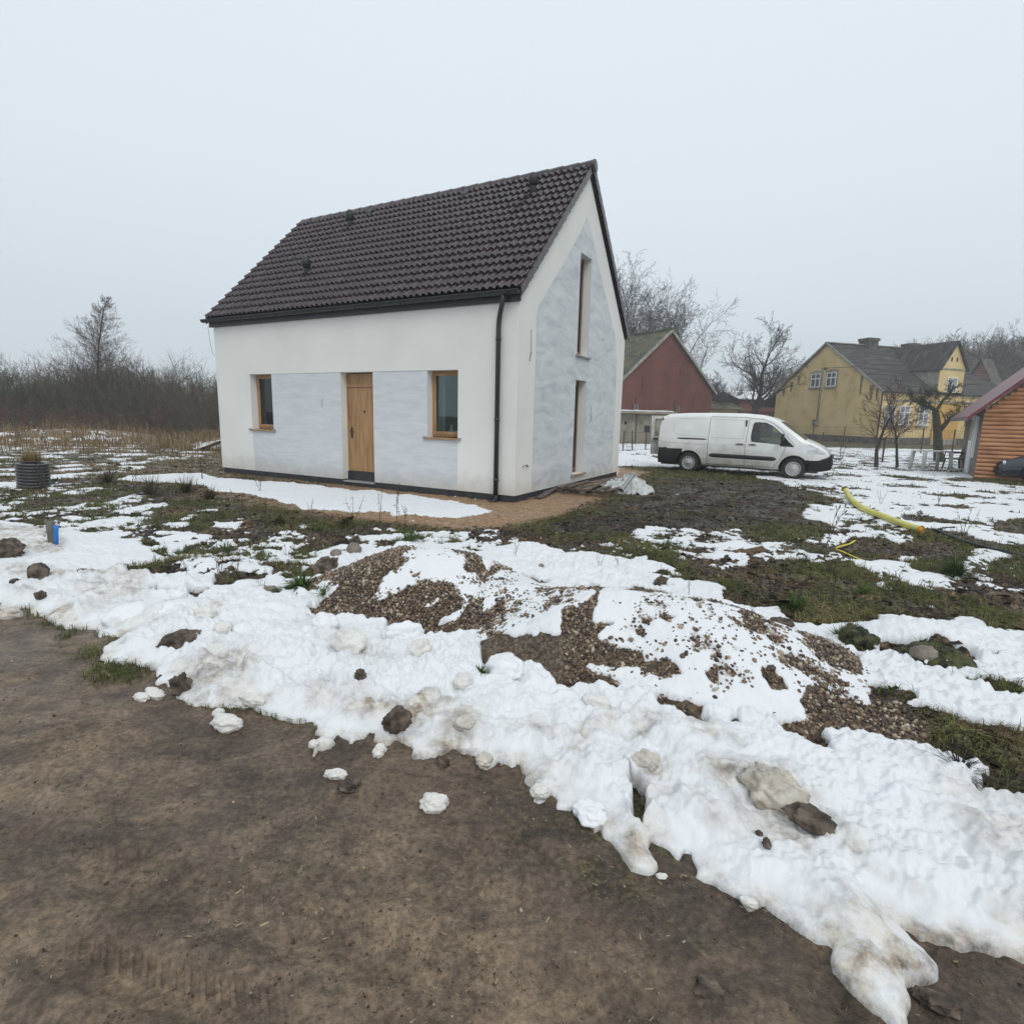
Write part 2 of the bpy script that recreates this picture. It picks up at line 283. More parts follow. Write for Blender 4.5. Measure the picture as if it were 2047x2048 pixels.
F_.put(PX([(1590, 1491), (1561, 1476), (1547, 1455), (1572, 1451), (1619, 1440), (1608, 1419), (1597, 1402), (1615, 1373), (1640, 1375), (1690, 1400), (1735, 1420), (1745, 1412), (1735, 1395), (1740, 1375), (1753, 1379), (1817, 1397), (1828, 1406), (1817, 1415), (1890, 1428), (1969, 1447), (2060, 1470), (2300, 1540), (2300, 1700), (2060, 1606), (2005, 1610), (1947, 1603), (1940, 1585), (1965, 1577), (1955, 1562), (1980, 1548), (1933, 1530), (1904, 1516), (1861, 1505), (1817, 1494), (1767, 1491), (1724, 1482), (1662, 1469), (1641, 1476), (1662, 1498), (1655, 1518), (1637, 1516)]), -1.3, .4, .03)
GRAV = []
def grav(pts, ox=0, oy=0, s=1., sf=.04, a=.85):
    P = PX(pts, ox, oy, s); F_.put(P, -1.1, a, sf); GRAV.append(P)
grav([(960, 1286), (985, 1267), (1026, 1271), (1066, 1275), (1118, 1268), (1123, 1235), (1123, 1219), (1156, 1215), (1193, 1205), (1168, 1199), (1193, 1190), (1230, 1184), (1274, 1174), (1317, 1180), (1358, 1199), (1411, 1211), (1473, 1230), (1510, 1249), (1529, 1267), (1516, 1270), (1495, 1258), (1451, 1236), (1392, 1233), (1336, 1211), (1314, 1196), (1274, 1197), (1224, 1208), (1190, 1224), (1184, 1242), (1227, 1246), (1202, 1264), (1202, 1283), (1230, 1295), (1283, 1305), (1293, 1323), (1333, 1323), (1367, 1348), (1349, 1354), (1317, 1351), (1283, 1336), (1234, 1331), (1178, 1323), (1171, 1333), (1199, 1351), (1234, 1361), (1240, 1373), (1224, 1389), (1162, 1387), (1115, 1379), (1097, 1364), (1051, 1345), (1010, 1345), (985, 1370), (973, 1348), (960, 1299)])
g4 = lambda p: grav(p, 1100, 1050, 3.218)
for p in ([(690, 1060), (760, 1110), (870, 1120), (970, 1180), (1000, 1280), (1000, 1340), (880, 1300), (810, 1240), (700, 1220), (660, 1180)], [(1340, 920), (1420, 910), (1500, 1000), (1560, 1080), (1480, 1070), (1400, 1030), (1350, 980)], [(1510, 840), (1580, 850), (1660, 930), (1640, 965), (1530, 890)], [(1690, 930), (1780, 960), (1900, 1020), (1890, 1050), (1700, 950)], [(1540, 720), (1700, 710), (1820, 770), (1970, 850), (2010, 980), (1925, 940), (1780, 900), (1750, 840), (1640, 780)], [(1165, 1270), (1220, 1270), (1220, 1320), (1170, 1315)], [(980, 935), (1070, 920), (1070, 1000), (1000, 985)], [(560, 680), (615, 680), (615, 712), (570, 705)], [(1340, 1230), (1420, 1225), (1430, 1250), (1370, 1255)], [(700, 575), (800, 590), (740, 605)], [(590, 600), (650, 610), (640, 635), (600, 630)]): g4(p)
g3 = lambda p: grav(p, 600, 1050, 3.218)
g3([(60, 570), (120, 500), (200, 450), (250, 370), (220, 300), (330, 265), (480, 215), (620, 205), (900, 235), (880, 250), (700, 250), (640, 300), (600, 290), (540, 340), (490, 400), (520, 400), (450, 480), (500, 500), (600, 440), (650, 420), (740, 390), (760, 360), (870, 370), (960, 390), (1000, 450), (1050, 480), (1030, 530), (960, 600), (890, 650), (940, 660), (1080, 520), (1180, 460), (1160, 560), (1190, 570), (1300, 500), (1300, 530), (1270, 580), (1200, 620), (1130, 680), (1000, 720), (870, 750), (800, 740), (690, 690), (570, 710), (560, 640), (440, 630), (340, 590), (200, 605), (80, 590)])
F_.put(PX([(780, 580), (880, 490), (910, 500), (900, 540), (800, 590)], 600, 1050, 3.218), 1, .4, .02)
for p in ([(1010, 260), (1200, 310), (1400, 330), (1600, 380), (1610, 400), (1450, 360), (1180, 350), (1060, 290)], [(1640, 440), (1770, 455), (1680, 472)], [(1740, 400), (1931, 395), (1931, 430), (1750, 430)], [(720, 320), (790, 300), (740, 335)]): g3(p)
GRAV.append(PX([(1561, 1476), (1547, 1455), (1572, 1451), (1619, 1440), (1608, 1419), (1597, 1402), (1615, 1373), (1640, 1375), (1690, 1400), (1735, 1420), (1760, 1400), (1800, 1400), (1830, 1440), (1860, 1470), (1830, 1495), (1767, 1491), (1724, 1482), (1662, 1469), (1641, 1476), (1610, 1485)]))

# --- where things are
def inmask(P, soft=.05, out=None):
    I, d = F_.sdf(P, soft*2); m = np.zeros(len(X)) if out is None else out
    m[I] = np.maximum(m[I], sstep(d, -soft, soft)); return m
gravel_m = np.zeros(len(X))
for P in GRAV: inmask(P, .05, gravel_m)
HZ = heaps(X, Y); gravel_m = np.clip(np.maximum(gravel_m, sstep(HZ, .02, .07)), 0, 1)
roadpoly = np.concatenate([road_w, [(6, 1.5), (8, -3), (-9, -3), (-9, 5.2)]]); road_m = inmask(roadpoly, .04)
sand_m = inmask(PX([(-300, 955), (0, 938), (120, 925), (300, 912), (445, 900), (1240, 935), (1300, 945), (1240, 985), (1190, 1003), (1120, 1033), (1000, 1056), (900, 1060), (800, 1048), (700, 1040), (600, 1025), (520, 1012), (430, 995), (300, 975), (200, 958), (0, 962), (-300, 985)]), .35)
sand_m = sand_m*(.35+.65*sstep(X, -7, -1.))
straw_m = sstep(Y, 17, 24)*sstep(-X, 8, 11)
yard_m = sstep(Y, 16.5, 17.5)*sstep(X, 3, 5)

# --- snow thickness
n_big = fbm(X, Y, .9, 4, 3); n_mid = fbm(X, Y, .28, 4, 11); n_fin = fbm(X, Y, .07, 3, 19)
farw = sstep(DIST, 6, 14)
n_edge = n_mid*(.50*(1-farw)+.35)+n_big*(.32+.45*farw)+n_fin*.42*(1-.7*farw)
V = F_.b+F_.a*n_edge*1.5
RSD = np.full(len(X), 9.); I_, d_ = F_.sdf(roadpoly, 3.5); RSD[I_] = -d_
def billow(x, y, sc, s): return 1-np.abs(perlin(x/sc, y/sc, s))*1.3
wxx = X+.10*perlin(X/.3, Y/.3, 57); wyy = Y+.10*perlin(X/.3, Y/.3, 58)
lum = billow(wxx, wyy, .42, 51)*.55+np.abs(perlin(wxx/.21, wyy/.21, 52))*.55+np.abs(perlin(wxx/.10, wyy/.10, 53))*.16
lum = lum-.45
patch = sstep(fbm(X, Y, .9, 3, 59), -.25, .45)
cross = sstep(RSD, 0, .20)*(1-.9*sstep(RSD, .55, 1.5))*(BANKSD > -1)
bw = np.clip(cross, 0, 1)*(1-sstep(HZ, .02, .10))
T = .026+.010*n_big+.007*n_mid
T = np.where(HZ > .03, .013+.013*n_mid+.012*n_big+.007*n_fin, T)
T = np.maximum(T, .003)
T = T+bw*(.055+.105*np.clip(lum, -.35, 1)*(.35+.65*patch)+.028*n_mid+.016*n_fin*(.4+.6*patch)+.006*perlin(X/.028, Y/.028, 88)*(DIST < 6))
shape = np.where(V > 0, 1-np.exp(-2.6*V), V*.9)
thick = np.where(V > 0, T*shape, .03*V)
thick = np.maximum(thick, -.045)

thin = 1-sstep(thick, .0, .010)
# --- ground relief
gz = terrain0(X, Y)
soft_far = 1-.6*farw
gz = gz+road_m*(.012*fbm(X, Y, .5, 3, 61)+.007*fbm(X, Y, .09, 4, 62)*(.5+sstep(fbm(X, Y, .7, 3, 69), -.2, .4))+.0022*perlin(X/.022, Y/.022, 63)*(DIST < 4))
fieldm = np.clip(1-road_m-gravel_m*.8-sand_m*.6, 0, 1)
clods = fieldm*(1-.35*farw)*(.034*np.abs(fbm(X, Y, .20, 4, 65, .6))*1.6+.012*fbm(X, Y, .06, 2, 66))*(.55+.9*sstep(fbm(X, Y, 1.3, 3, 68), -.4, .5)); clods = np.where(DIST > 3, clods, clods*.6)
gz = gz+fieldm*soft_far*.030*fbm(X, Y, .55, 3, 64)+clods
gz = gz+sand_m*(.012*fbm(X, Y, .35, 3, 67)+.008*fbm(X, Y, .12, 2, 68))
gz = gz-.012*sstep(BANKSD, -.02, .05)*0
# tyre tracks pressed in the mud of the road
def track(x0, y0, x1, y1, wd, dep, lug=.05):
    ex, ey = x1-x0, y1-y0; Ln = math.hypot(ex, ey); ex /= Ln; ey /= Ln
    s = (X-x0)*ex+(Y-y0)*ey; t = -(X-x0)*ey+(Y-y0)*ex+.02*np.sin(s*2.1)
    m = sstep(wd-np.abs(t), 0, .035)*sstep(s, 0, .3)*sstep(Ln-s, 0, .3)
    lug_ = np.sin((s+np.abs(t)*.9)/lug*2*math.pi)
    return -dep*m+dep*.45*m*sstep(lug_, -.2, .6)+dep*.5*np.exp(-((np.abs(t)-wd-.03)/.03)**2)*sstep(s, 0, .3)*sstep(Ln-s, 0, .3)
ga, gb = G(40, 1880), G(640, 2035); gz = gz+road_m*track(ga[0], ga[1], gb[0], gb[1], .085, .020)
ga, gb = G(-200, 1640), G(500, 1760); gz = gz+road_m*track(ga[0], ga[1], gb[0], gb[1], .09, .006, .06)
ga, gb = G(100, 1700), G(1500, 2100); gz = gz+road_m*track(ga[0], ga[1], gb[0], gb[1], .1, .010, .07)
houseflat = sstep(-(np.abs(X+2.0)+np.abs(Y-15)), -9, -7)*0
# ground of the field sinks a little under the plinth corner
dirt = np.clip(sstep(-RSD, -.45, .0)*sstep(fbm(X, Y, .4, 5, 71), -.25, .5)*.95+sstep(fbm(X, Y, .6, 5, 72), .15, .6)*.75*bw, 0, 1)
grass_n = fbm(X, Y, 1.1, 4, 81)
grass_m = np.clip(sstep(grass_n, -.25, .35)*fieldm, 0, 1)
for pl in ([(1240, 918), (1330, 912), (1345, 930), (1480, 945), (1560, 955), (1480, 972), (1240, 975)],):
    grass_m = np.maximum(grass_m, inmask(PX(pl), .3)*(1-.3*n_mid))
grass_m = np.maximum(grass_m, yard_m*sstep(n_big, -.6, .2))
darkm = inmask(PX([(1100, 1060), (1260, 1000), (1330, 955), (1560, 965), (1640, 990), (1600, 1040), (1500, 1058), (1250, 1075)]), .5)
grass_m = grass_m*(1-.6*darkm)

for pl, a_ in (([(1590, 1860), (1690, 1840), (1800, 1850), (1890, 1900), (1900, 2000), (1820, 2100), (1700, 2060), (1620, 1930)], 1.), ([(1180, 1640), (1300, 1660), (1340, 1720), (1340, 1770), (1230, 1740)], .9), ([(1250, 1540), (1330, 1560), (1320, 1640), (1260, 1620)], .8),
               ([(340, 1370), (480, 1310), (520, 1340), (460, 1430), (380, 1425)], .9), ([(1380, 1540), (1560, 1560), (1660, 1660), (1600, 1740), (1480, 1680)], .85), ([(150, 1150), (290, 1160), (280, 1235), (160, 1220)], .6), ([(-60, 1050), (120, 1060), (140, 1110), (-60, 1120)], .8),
               ([(1850, 1560), (2100, 1640), (2200, 1800), (2000, 1780), (1880, 1700)], .45), ([(880, 1440), (960, 1430), (980, 1530), (880, 1520)], .8), ([(640, 1280), (760, 1290), (800, 1350), (700, 1350)], .45)):
    dirt = np.maximum(dirt, a_*inmask(PX(pl), .12)*sstep(n_mid, -1., .1))
dirt = np.maximum(dirt, (1-sstep(RSD, .0, .09))*sstep(n_big, -.5, .3)*.9)
mossm = np.zeros(len(X))
for pl in ([(990, 1640), (1100, 1640), (1250, 1720), (1290, 1800), (1180, 1800), (1060, 1720)], [(180, 1290), (260, 1330), (300, 1370), (200, 1370), (150, 1320)], [(60, 1225), (200, 1270), (190, 1300), (80, 1260)], [(1380, 1745), (1430, 1780), (1400, 1800)], [(1070, 1540), (1090, 1580), (960, 1570)]): inmask(PX(pl), .12, mossm)
damp_m = road_m*(1-sstep(-BANKSD+.35*n_big, .05, .75))*sstep(X, -3.2, -.6)
for pl in ([(1090, 1700), (1180, 1690), (1260, 1760), (1180, 1790)], [(-100, 1650), (250, 1620), (300, 1680), (-100, 1760)]): damp_m = np.maximum(damp_m, inmask(PX(pl), .15))
mossm = mossm*sstep(n_mid+.4*n_fin, -.25, .35)
grass_m = grass_m*(1-.85*inmask(PX([(1700, 1360), (1830, 1390), (2100, 1450), (2400, 1560), (2400, 1750), (2047, 1630), (1900, 1540), (1700, 1490)]), .15)*sstep(n_mid, -.5, .1))
grass_m = np.maximum(grass_m, mossm)
idx = np.arange(NA*NR).reshape(NA, NR)
Q = np.stack([idx[:-1, :-1], idx[:-1, 1:], idx[1:, 1:], idx[1:, :-1]], -1).reshape(-1, 4)[:, ::-1]

# materials of ground and snow
def ground_mat():
    m = D.materials.new('ground_soil'); N, L, P = nodes(m); tc = N.new('ShaderNodeTexCoord')
    def noise(sc, det=8, rough=.6, st=(1, 1, 1), dis=0):
        mp = N.new('ShaderNodeMapping'); mp.inputs['Scale'].default_value = st; L.new(tc.outputs['Object'], mp.inputs[0])
        n = N.new('ShaderNodeTexNoise'); n.inputs['Scale'].default_value = sc; n.inputs['Detail'].default_value = det; n.inputs['Roughness'].default_value = rough; n.inputs['Distortion'].default_value = dis
        L.new(mp.outputs[0], n.inputs['Vector']); return n.outputs['Fac']
    def ramp(f, cols):
        r = N.new('ShaderNodeValToRGB'); L.new(f, r.inputs[0]); e = r.color_ramp.elements
        while len(e) < len(cols): e.new(.5)
        for i, (p, c) in enumerate(cols): e[i].position = p; e[i].color = (*c, 1)
        return r.outputs[0]
    def at(n): a = N.new('ShaderNodeAttribute'); a.attribute_name = n; return a.outputs['Fac']
    def mix(f, a, b):
        x = N.new('ShaderNodeMix'); x.data_type = 'RGBA'; L.new(f, x.inputs[0]); L.new(a, x.inputs[6]); L.new(b, x.inputs[7]); return x.outputs[2]
    def mth(op, a, b, clamp=False):
        x = N.new('ShaderNodeMath'); x.operation = op; x.use_clamp = clamp
        for i, q in enumerate((a, b)):
            if isinstance(q, (int, float)): x.inputs[i].default_value = q
            else: L.new(q, x.inputs[i])
        return x.outputs[0]
    fine = noise(38, 9, .72); mid = noise(6, 6, .6); big = noise(1.1, 5, .55, dis=.4)
    soil = mix(ramp(big, [(.42, (0, 0, 0)), (.58, (1, 1, 1))]), ramp(fine, [(.38, (.011, .008, .006)), (.50, (.042, .031, .022)), (.62, (.12, .090, .062))]), ramp(fine, [(.36, (.024, .016, .010)), (.50, (.080, .057, .036)), (.62, (.18, .135, .085))]))
    green = ramp(fine, [(.38, (.016, .019, .006)), (.5, (.065, .072, .020)), (.62, (.17, .16, .060))])
    straw = ramp(fine, [(.36, (.045, .028, .012)), (.5, (.16, .105, .050)), (.64, (.32, .235, .12))])
    sand = ramp(noise(16, 9, .7), [(.34, (.10, .058, .030)), (.48, (.28, .175, .095)), (.64, (.44, .30, .18))])
    warp = noise(.9, 8, .62, dis=.8); warp2 = noise(4.2, 8, .66, st=(1, 1.5, 1), dis=.5); rm = noise(11, 9, .68, dis=.4)
    blend = mth('ADD', mth('ADD', mth('MULTIPLY', warp, .45), mth('MULTIPLY', warp2, .35)), mth('MULTIPLY', rm, .20))
    rbase = ramp(blend, [(.38, (.060, .045, .034)), (.46, (.124, .093, .067)), (.52, (.196, .145, .100)), (.60, (.285, .213, .145))])
    rfine = ramp(fine, [(.36, (.62, .60, .58)), (.48, (.95, .95, .95)), (.62, (1.45, 1.42, 1.38))])
    xm = N.new('ShaderNodeMix'); xm.data_type = 'RGBA'; xm.blend_type = 'MULTIPLY'; xm.inputs[0].default_value = 1; L.new(rbase, xm.inputs[6]); L.new(rfine, xm.inputs[7]); roadc = xm.outputs[2]
    dd = N.new('ShaderNodeMix'); dd.data_type = 'RGBA'; dd.blend_type = 'MULTIPLY'; L.new(at('damp'), dd.inputs[0]); L.new(roadc, dd.inputs[6]); dd.inputs[7].default_value = (.62, .61, .62, 1); roadc = dd.outputs[2]
    speck = ramp(noise(150, 3, .6), [(.66, (0, 0, 0)), (.74, (1, 1, 1))]); gritc = N.new('ShaderNodeRGB'); gritc.outputs[0].default_value = (.30, .25, .19, 1)
    roadc = mix(mth('MULTIPLY', speck, .45), roadc, gritc.outputs[0])
    moss = ramp(noise(2.1, 7, .65), [(.62, (0, 0, 0)), (.72, (1, 1, 1))])
    roadc = mix(mth('MULTIPLY', moss, .55), roadc, green)
    vor = N.new('ShaderNodeTexVoronoi'); vor.inputs['Scale'].default_value = 55; L.new(tc.outputs['Object'], vor.inputs['Vector'])
    peb = mix(vor.outputs['Distance'], ramp(vor.outputs['Color'], [(.2, (.05, .035, .025)), (.5, (.13, .09, .06)), (.8, (.25, .19, .13))]), soil)
    clump = noise(9, 7, .7, dis=.3)
    soil = mix(ramp(clump, [(.44, (0, 0, 0)), (.54, (1, 1, 1))]), soil, mix(ramp(noise(3.1, 5), [(.45, (0, 0, 0)), (.55, (1, 1, 1))]), straw, green)) if 0 else soil
    xs = N.new('ShaderNodeMix'); xs.data_type = 'RGBA'; xs.blend_type = 'MULTIPLY'; xs.inputs[0].default_value = 1; L.new(soil, xs.inputs[6]); L.new(ramp(clump, [(.42, (.22, .20, .19)), (.50, (.72, .70, .68)), (.60, (1.9, 1.75, 1.45))]), xs.inputs[7]); soil = xs.outputs[2]
    c = mix(mth('MULTIPLY', at('grass'), ramp(clump, [(.42, (.1, .1, .1)), (.54, (1, 1, 1))]), True), soil, green)
    c = mix(mth('MULTIPLY', ramp(noise(7.5, 8, .7), [(.55, (0, 0, 0)), (.63, (1, 1, 1))]), .45), c, straw)
    dk = N.new('ShaderNodeRGB'); dk.outputs[0].default_value = (.016, .012, .009, 1); c = mix(mth('MULTIPLY', at('churned'), ramp(noise(5, 8, .7), [(.42, (1, 1, 1)), (.58, (.1, .1, .1))])), c, dk.outputs[0])
    c = mix(at('straw'), c, straw); c = mix(at('sand'), c, sand); c = mix(at('gravel'), c, peb); c = mix(at('road'), c, roadc)
    L.new(c, P.inputs['Base Color'])
    wet = ramp(noise(1.7, 6, .6), [(.42, (.85, .85, .85)), (.58, (.34, .34, .34))]); wm = N.new('ShaderNodeMix'); wm.data_type = 'RGBA'; L.new(at('damp'), wm.inputs[0]); L.new(wet, wm.inputs[6]); wm.inputs[7].default_value = (.36, .36, .36, 1); L.new(wm.outputs[2], P.inputs['Roughness']); P.inputs['Specular IOR Level'].default_value = .35
    bp = N.new('ShaderNodeBump'); bp.inputs['Strength'].default_value = .8; bp.inputs['Distance'].default_value = .016; L.new(mth('ADD', mth('ADD', fine, mth('MULTIPLY', warp2, 1.6)), mth('MULTIPLY', noise(140, 3, .6), .5)), bp.inputs['Height']); L.new(bp.outputs[0], P.inputs['Normal'])
    return m
def snow_mat(name='snow_wet', base=(.735, .75, .77), attr=True, dirtf=.0):
    m = D.materials.new(name); N, L, P = nodes(m); tc = N.new('ShaderNodeTexCoord')
    def noise(sc, det=6, rough=.6, v=None):
        n = N.new('ShaderNodeTexNoise'); n.inputs['Scale'].default_value = sc; n.inputs['Detail'].default_value = det; n.inputs['Roughness'].default_value = rough; L.new(tc.outputs['Object'], n.inputs['Vector']); return n.outputs['Fac']
    def ramp(f, cols):
        r = N.new('ShaderNodeValToRGB'); L.new(f, r.inputs[0]); e = r.color_ramp.elements
        while len(e) < len(cols): e.new(.5)
        for i, (p, c) in enumerate(cols): e[i].position = p; e[i].color = (*c, 1)
        return r.outputs[0]
    dcol = ramp(noise(9, 7), [(.38, (.13, .095, .065)), (.50, (.36, .295, .22)), (.62, (.62, .57, .49))])
    mx = N.new('ShaderNodeMix'); mx.data_type = 'RGBA'; mx.inputs[6].default_value = (*base, 1); L.new(dcol, mx.inputs[7])
    dn = ramp(noise(7, 9, .75), [(.36, (.05, .05, .05)), (.58, (1, 1, 1))])
    ml = N.new('ShaderNodeMath'); ml.operation = 'MULTIPLY'; ml.use_clamp = True; L.new(dn, ml.inputs[0])
    if attr: a = N.new('ShaderNodeAttribute'); a.attribute_name = 'dirt'; L.new(a.outputs['Fac'], ml.inputs[1])
    else: ml.inputs[1].default_value = dirtf
    L.new(ml.outputs[0], mx.inputs[0])
    # crumbs of soil lying in the snow
    cr = ramp(noise(30, 7, .78), [(.67, (0, 0, 0)), (.70, (1, 1, 1))]); sel = ramp(noise(1.3, 3), [(.45, (0, 0, 0)), (.65, (1, 1, 1))])
    if attr:   # where the snow has melted to a film the wet ground shows through
        ta = N.new('ShaderNodeAttribute'); ta.attribute_name = 'thin'; tm = N.new('ShaderNodeMath'); tm.operation = 'MULTIPLY_ADD'; tm.use_clamp = True
        tn = ramp(noise(60, 5, .7), [(.40, (0, 0, 0)), (.60, (1, 1, 1))]); tq = N.new('ShaderNodeMath'); tq.operation = 'MULTIPLY_ADD'; L.new(tn, tq.inputs[0]); tq.inputs[1].default_value = .7; tq.inputs[2].default_value = .2
        L.new(ta.outputs['Fac'], tm.inputs[0]); L.new(tq.outputs[0], tm.inputs[1]); tm.inputs[2].default_value = 0
        mt = N.new('ShaderNodeMix'); mt.data_type = 'RGBA'; L.new(tm.outputs[0], mt.inputs[0]); L.new(mx.outputs[2], mt.inputs[6]); mt.inputs[7].default_value = (.22, .20, .175, 1); mx = mt
    m2 = N.new('ShaderNodeMath'); m2.operation = 'MULTIPLY'; L.new(cr, m2.inputs[0]); L.new(sel, m2.inputs[1])
    mx2 = N.new('ShaderNodeMix'); mx2.data_type = 'RGBA'; L.new(m2.outputs[0], mx2.inputs[0]); L.new(mx.outputs[2], mx2.inputs[6]); mx2.inputs[7].default_value = (.07, .05, .035, 1)
    L.new(mx2.outputs[2], P.inputs['Base Color']); P.inputs['Roughness'].default_value = .62; P.inputs['Specular IOR Level'].default_value = .3
    bp = N.new('ShaderNodeBump'); bp.inputs['Strength'].default_value = .5; bp.inputs['Distance'].default_value = .01; ad = N.new('ShaderNodeMath'); ad.operation = 'MULTIPLY_ADD'
    L.new(noise(90, 3), ad.inputs[0]); ad.inputs[1].default_value = .35; L.new(noise(24, 5), ad.inputs[2]); L.new(ad.outputs[0], bp.inputs['Height']); L.new(bp.outputs[0], P.inputs['Normal'])
    return m
M = {}
M['ground'] = ground_mat(); M['snow'] = snow_mat()
GV = np.stack([X, Y, gz], 1)
# far and side ground joined to the same mesh, just below the fine sheet
big = []; 
far_v = np.array([(-600, -200, -.16), (600, -200, -.16), (600, 900, -.16), (-600, 900, -.16)], float)
cx_, cy_ = np.meshgrid(np.linspace(-32, 32, 321), np.linspace(-12, 34, 231)); cfx, cfy = cx_.ravel(), cy_.ravel()
under = np.clip(1-np.abs(np.degrees(np.arctan2(cfx, cfy)))/62, 0, .05)/.05*(np.hypot(cfx, cfy) > .9)      # dips where the fine sheet covers it
cz = terrain0(cfx, cfy)+.02*fbm(cfx, cfy, .6, 3, 64)-.012-.09*under
croad = sstep(np.interp(cfx, [-32, -9, -4, -1.3, .3, 1.5, 4, 32], [12.5, 5.4, 4.2, 3.2, 2.2, 1.3, .3, -9])-cfy, -.1, .1)
n0, n1 = len(GV), len(GV)+len(cfx); ci = np.arange(len(cfx)).reshape(cx_.shape)+n0
QC = np.stack([ci[:-1, :-1], ci[:-1, 1:], ci[1:, 1:], ci[1:, :-1]], -1).reshape(-1, 4)
V2 = np.concatenate([GV, np.stack([cfx, cfy, cz], 1), far_v]); Q2 = np.concatenate([Q, QC, [[n1, n1+1, n1+2, n1+3]]])
cg_ = np.clip(sstep(fbm(cfx, cfy, 1.1, 4, 81), -.25, .35)*(1-croad), 0, 1)
pad = lambda a, v: np.concatenate([a, {'g': cg_, 'r': croad}.get(v, np.zeros(len(cfx))), np.full(4, .7 if v == 'g' else 0.)])
ground = fast_mesh('ground', V2, Q2, M['ground'], attrs=dict(grass=pad(grass_m, 'g'), straw=pad(straw_m, 0), sand=pad(sand_m, 0), gravel=pad(gravel_m, 0), road=pad(road_m*(1-.75*mossm), 'r'), churned=pad(darkm, 0), damp=pad(damp_m, 0)))
tag(ground, kind='structure')
inb = sstep(BANKSD, .05, .25)*(1-sstep(HZ, .02, .08))
SZ = gz+thick-clods*(.85-.85*inb)
keep = (thick.reshape(NA, NR) > -.012); kq = keep[:-1, :-1] | keep[:-1, 1:] | keep[1:, 1:] | keep[1:, :-1]
# the fringe of the ploughed bank hangs over a little
SV = np.stack([X, Y, SZ], 1)
Qs = Q[kq.ravel()]; used = np.unique(Qs); remap = np.full(len(X), -1); remap[used] = np.arange(len(used))
snow = fast_mesh('snow', SV[used], remap[Qs], M['snow'], attrs=dict(dirt=dirt[used], thin=thin[used]))
tag(snow, 'melting white snow lying in patches over the field and banked along the road', kind='stuff')
def surf(x, y, snowtop=True):   # height of the surface at a plan point
    az = math.atan2(x, y); r = math.hypot(x, y)
    i = int(round((az-R_(-64))/R_(128)*(NA-1))); j = int(round(math.log(max(r, .56)/.55)/math.log(75/.55)*(NR-1)))
    if not (0 <= i < NA and 0 <= j < NR): return 0.
    k = i*NR+j; return max(gz[k], SZ[k]) if snowtop else gz[k]
def field_at(arr, x, y):
    az = np.arctan2(x, y); r = np.hypot(x, y)
    i = np.clip(np.round((az-R_(-64))/R_(128)*(NA-1)).astype(int), 0, NA-1); j = np.clip(np.round(np.log(np.maximum(r, .56)/.55)/math.log(75/.55)*(NR-1)).astype(int), 0, NR-1)
    return arr[i*NR+j]
# ------------------------------------------------------------------ the new white house
M['plaster'] = mat('plaster_white', [(.74, .735, .705), (.77, .765, .735), (.79, .785, .755)], .9, .9, .25, 160, dist=.004)
M['primer'] = mat('primer_bluegrey', [(.56, .59, .625), (.62, .645, .67), (.68, .695, .71)], 2.3, .85, .3, 60, stretch=(1, .8, 4.5), detail=9, pos=[.30, .50, .70], dist=.004, distort=.6)
M['primer_g'] = mat('primer_gable', [(.48, .515, .54), (.59, .62, .64), (.68, .70, .71)], 1.7, .85, .3, 60, stretch=(.8, 1, 2.6), detail=10, pos=[.30, .47, .68], dist=.004, distort=1.2)
def foot_splash(m, z0=.62, z1=.02, amt=.55, col=(.36, .29, .21, 1), ns=4.):
    N, L, P = nodes(m); tc = N.new('ShaderNodeTexCoord'); sx = N.new('ShaderNodeSeparateXYZ'); L.new(tc.outputs['Object'], sx.inputs[0])
    n = N.new('ShaderNodeTexNoise'); n.inputs['Scale'].default_value = ns; n.inputs['Detail'].default_value = 9; n.inputs['Roughness'].default_value = .7; L.new(tc.outputs['Object'], n.inputs['Vector'])
    a = N.new('ShaderNodeMath'); a.operation = 'MULTIPLY_ADD'; L.new(n.outputs['Fac'], a.inputs[0]); a.inputs[1].default_value = -.9; L.new(sx.outputs['Z'], a.inputs[2])
    r = N.new('ShaderNodeMapRange'); L.new(a.outputs[0], r.inputs[0]); r.inputs[1].default_value = z0-.55; r.inputs[2].default_value = z1-.55; r.inputs[3].default_value = 0; r.inputs[4].default_value = amt
    mx = N.new('ShaderNodeMix'); mx.data_type = 'RGBA'; src = P.inputs['Base Color'].links[0].from_socket; L.new(src, mx.inputs[6]); mx.inputs[7].default_value = col; L.new(r.outputs[0], mx.inputs[0]); L.new(mx.outputs[2], P.inputs['Base Color'])
for k_ in ('plaster', 'primer', 'primer_g'): foot_splash(M[k_])
M['bitumen'] = mat('bitumen_black', [(.012, .014, .017), (.03, .033, .038)], 6, .55, .5, 25)
M['tile'] = mat('roof_tile_brown', [(.026, .015, .018), (.042, .026, .030), (.064, .043, .048)], 4, .26, .15, 80, spec=.6)
M['gutter'] = mat('gutter_anthracite', (.020, .026, .027), rough=.42)
M['oak'] = mat('oak_veneer', [(.24, .125, .050), (.36, .205, .09), (.43, .26, .12)], 3.2, .5, .12, 40, stretch=(6, 6, .55), detail=7, pos=[.3, .5, .7])
M['oak_sill'] = mat('oak_sill', [(.30, .165, .07), (.43, .26, .125)], 6, .5, .1, 40, stretch=(5, 1, 1))
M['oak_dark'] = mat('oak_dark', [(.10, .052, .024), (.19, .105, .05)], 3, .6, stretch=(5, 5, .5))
M['black'] = mat('black_plastic', (.012, .012, .013), rough=.5)
M['glass'] = glass('window_glass')
M['inside'] = mat('room_wall', (.07, .06, .05), rough=.9)
M['curtain'] = mat('curtain_grey', (.55, .60, .61), rough=.9)
M['dark_cloth'] = mat('dark_cloth', (.03, .028, .028), rough=.9)
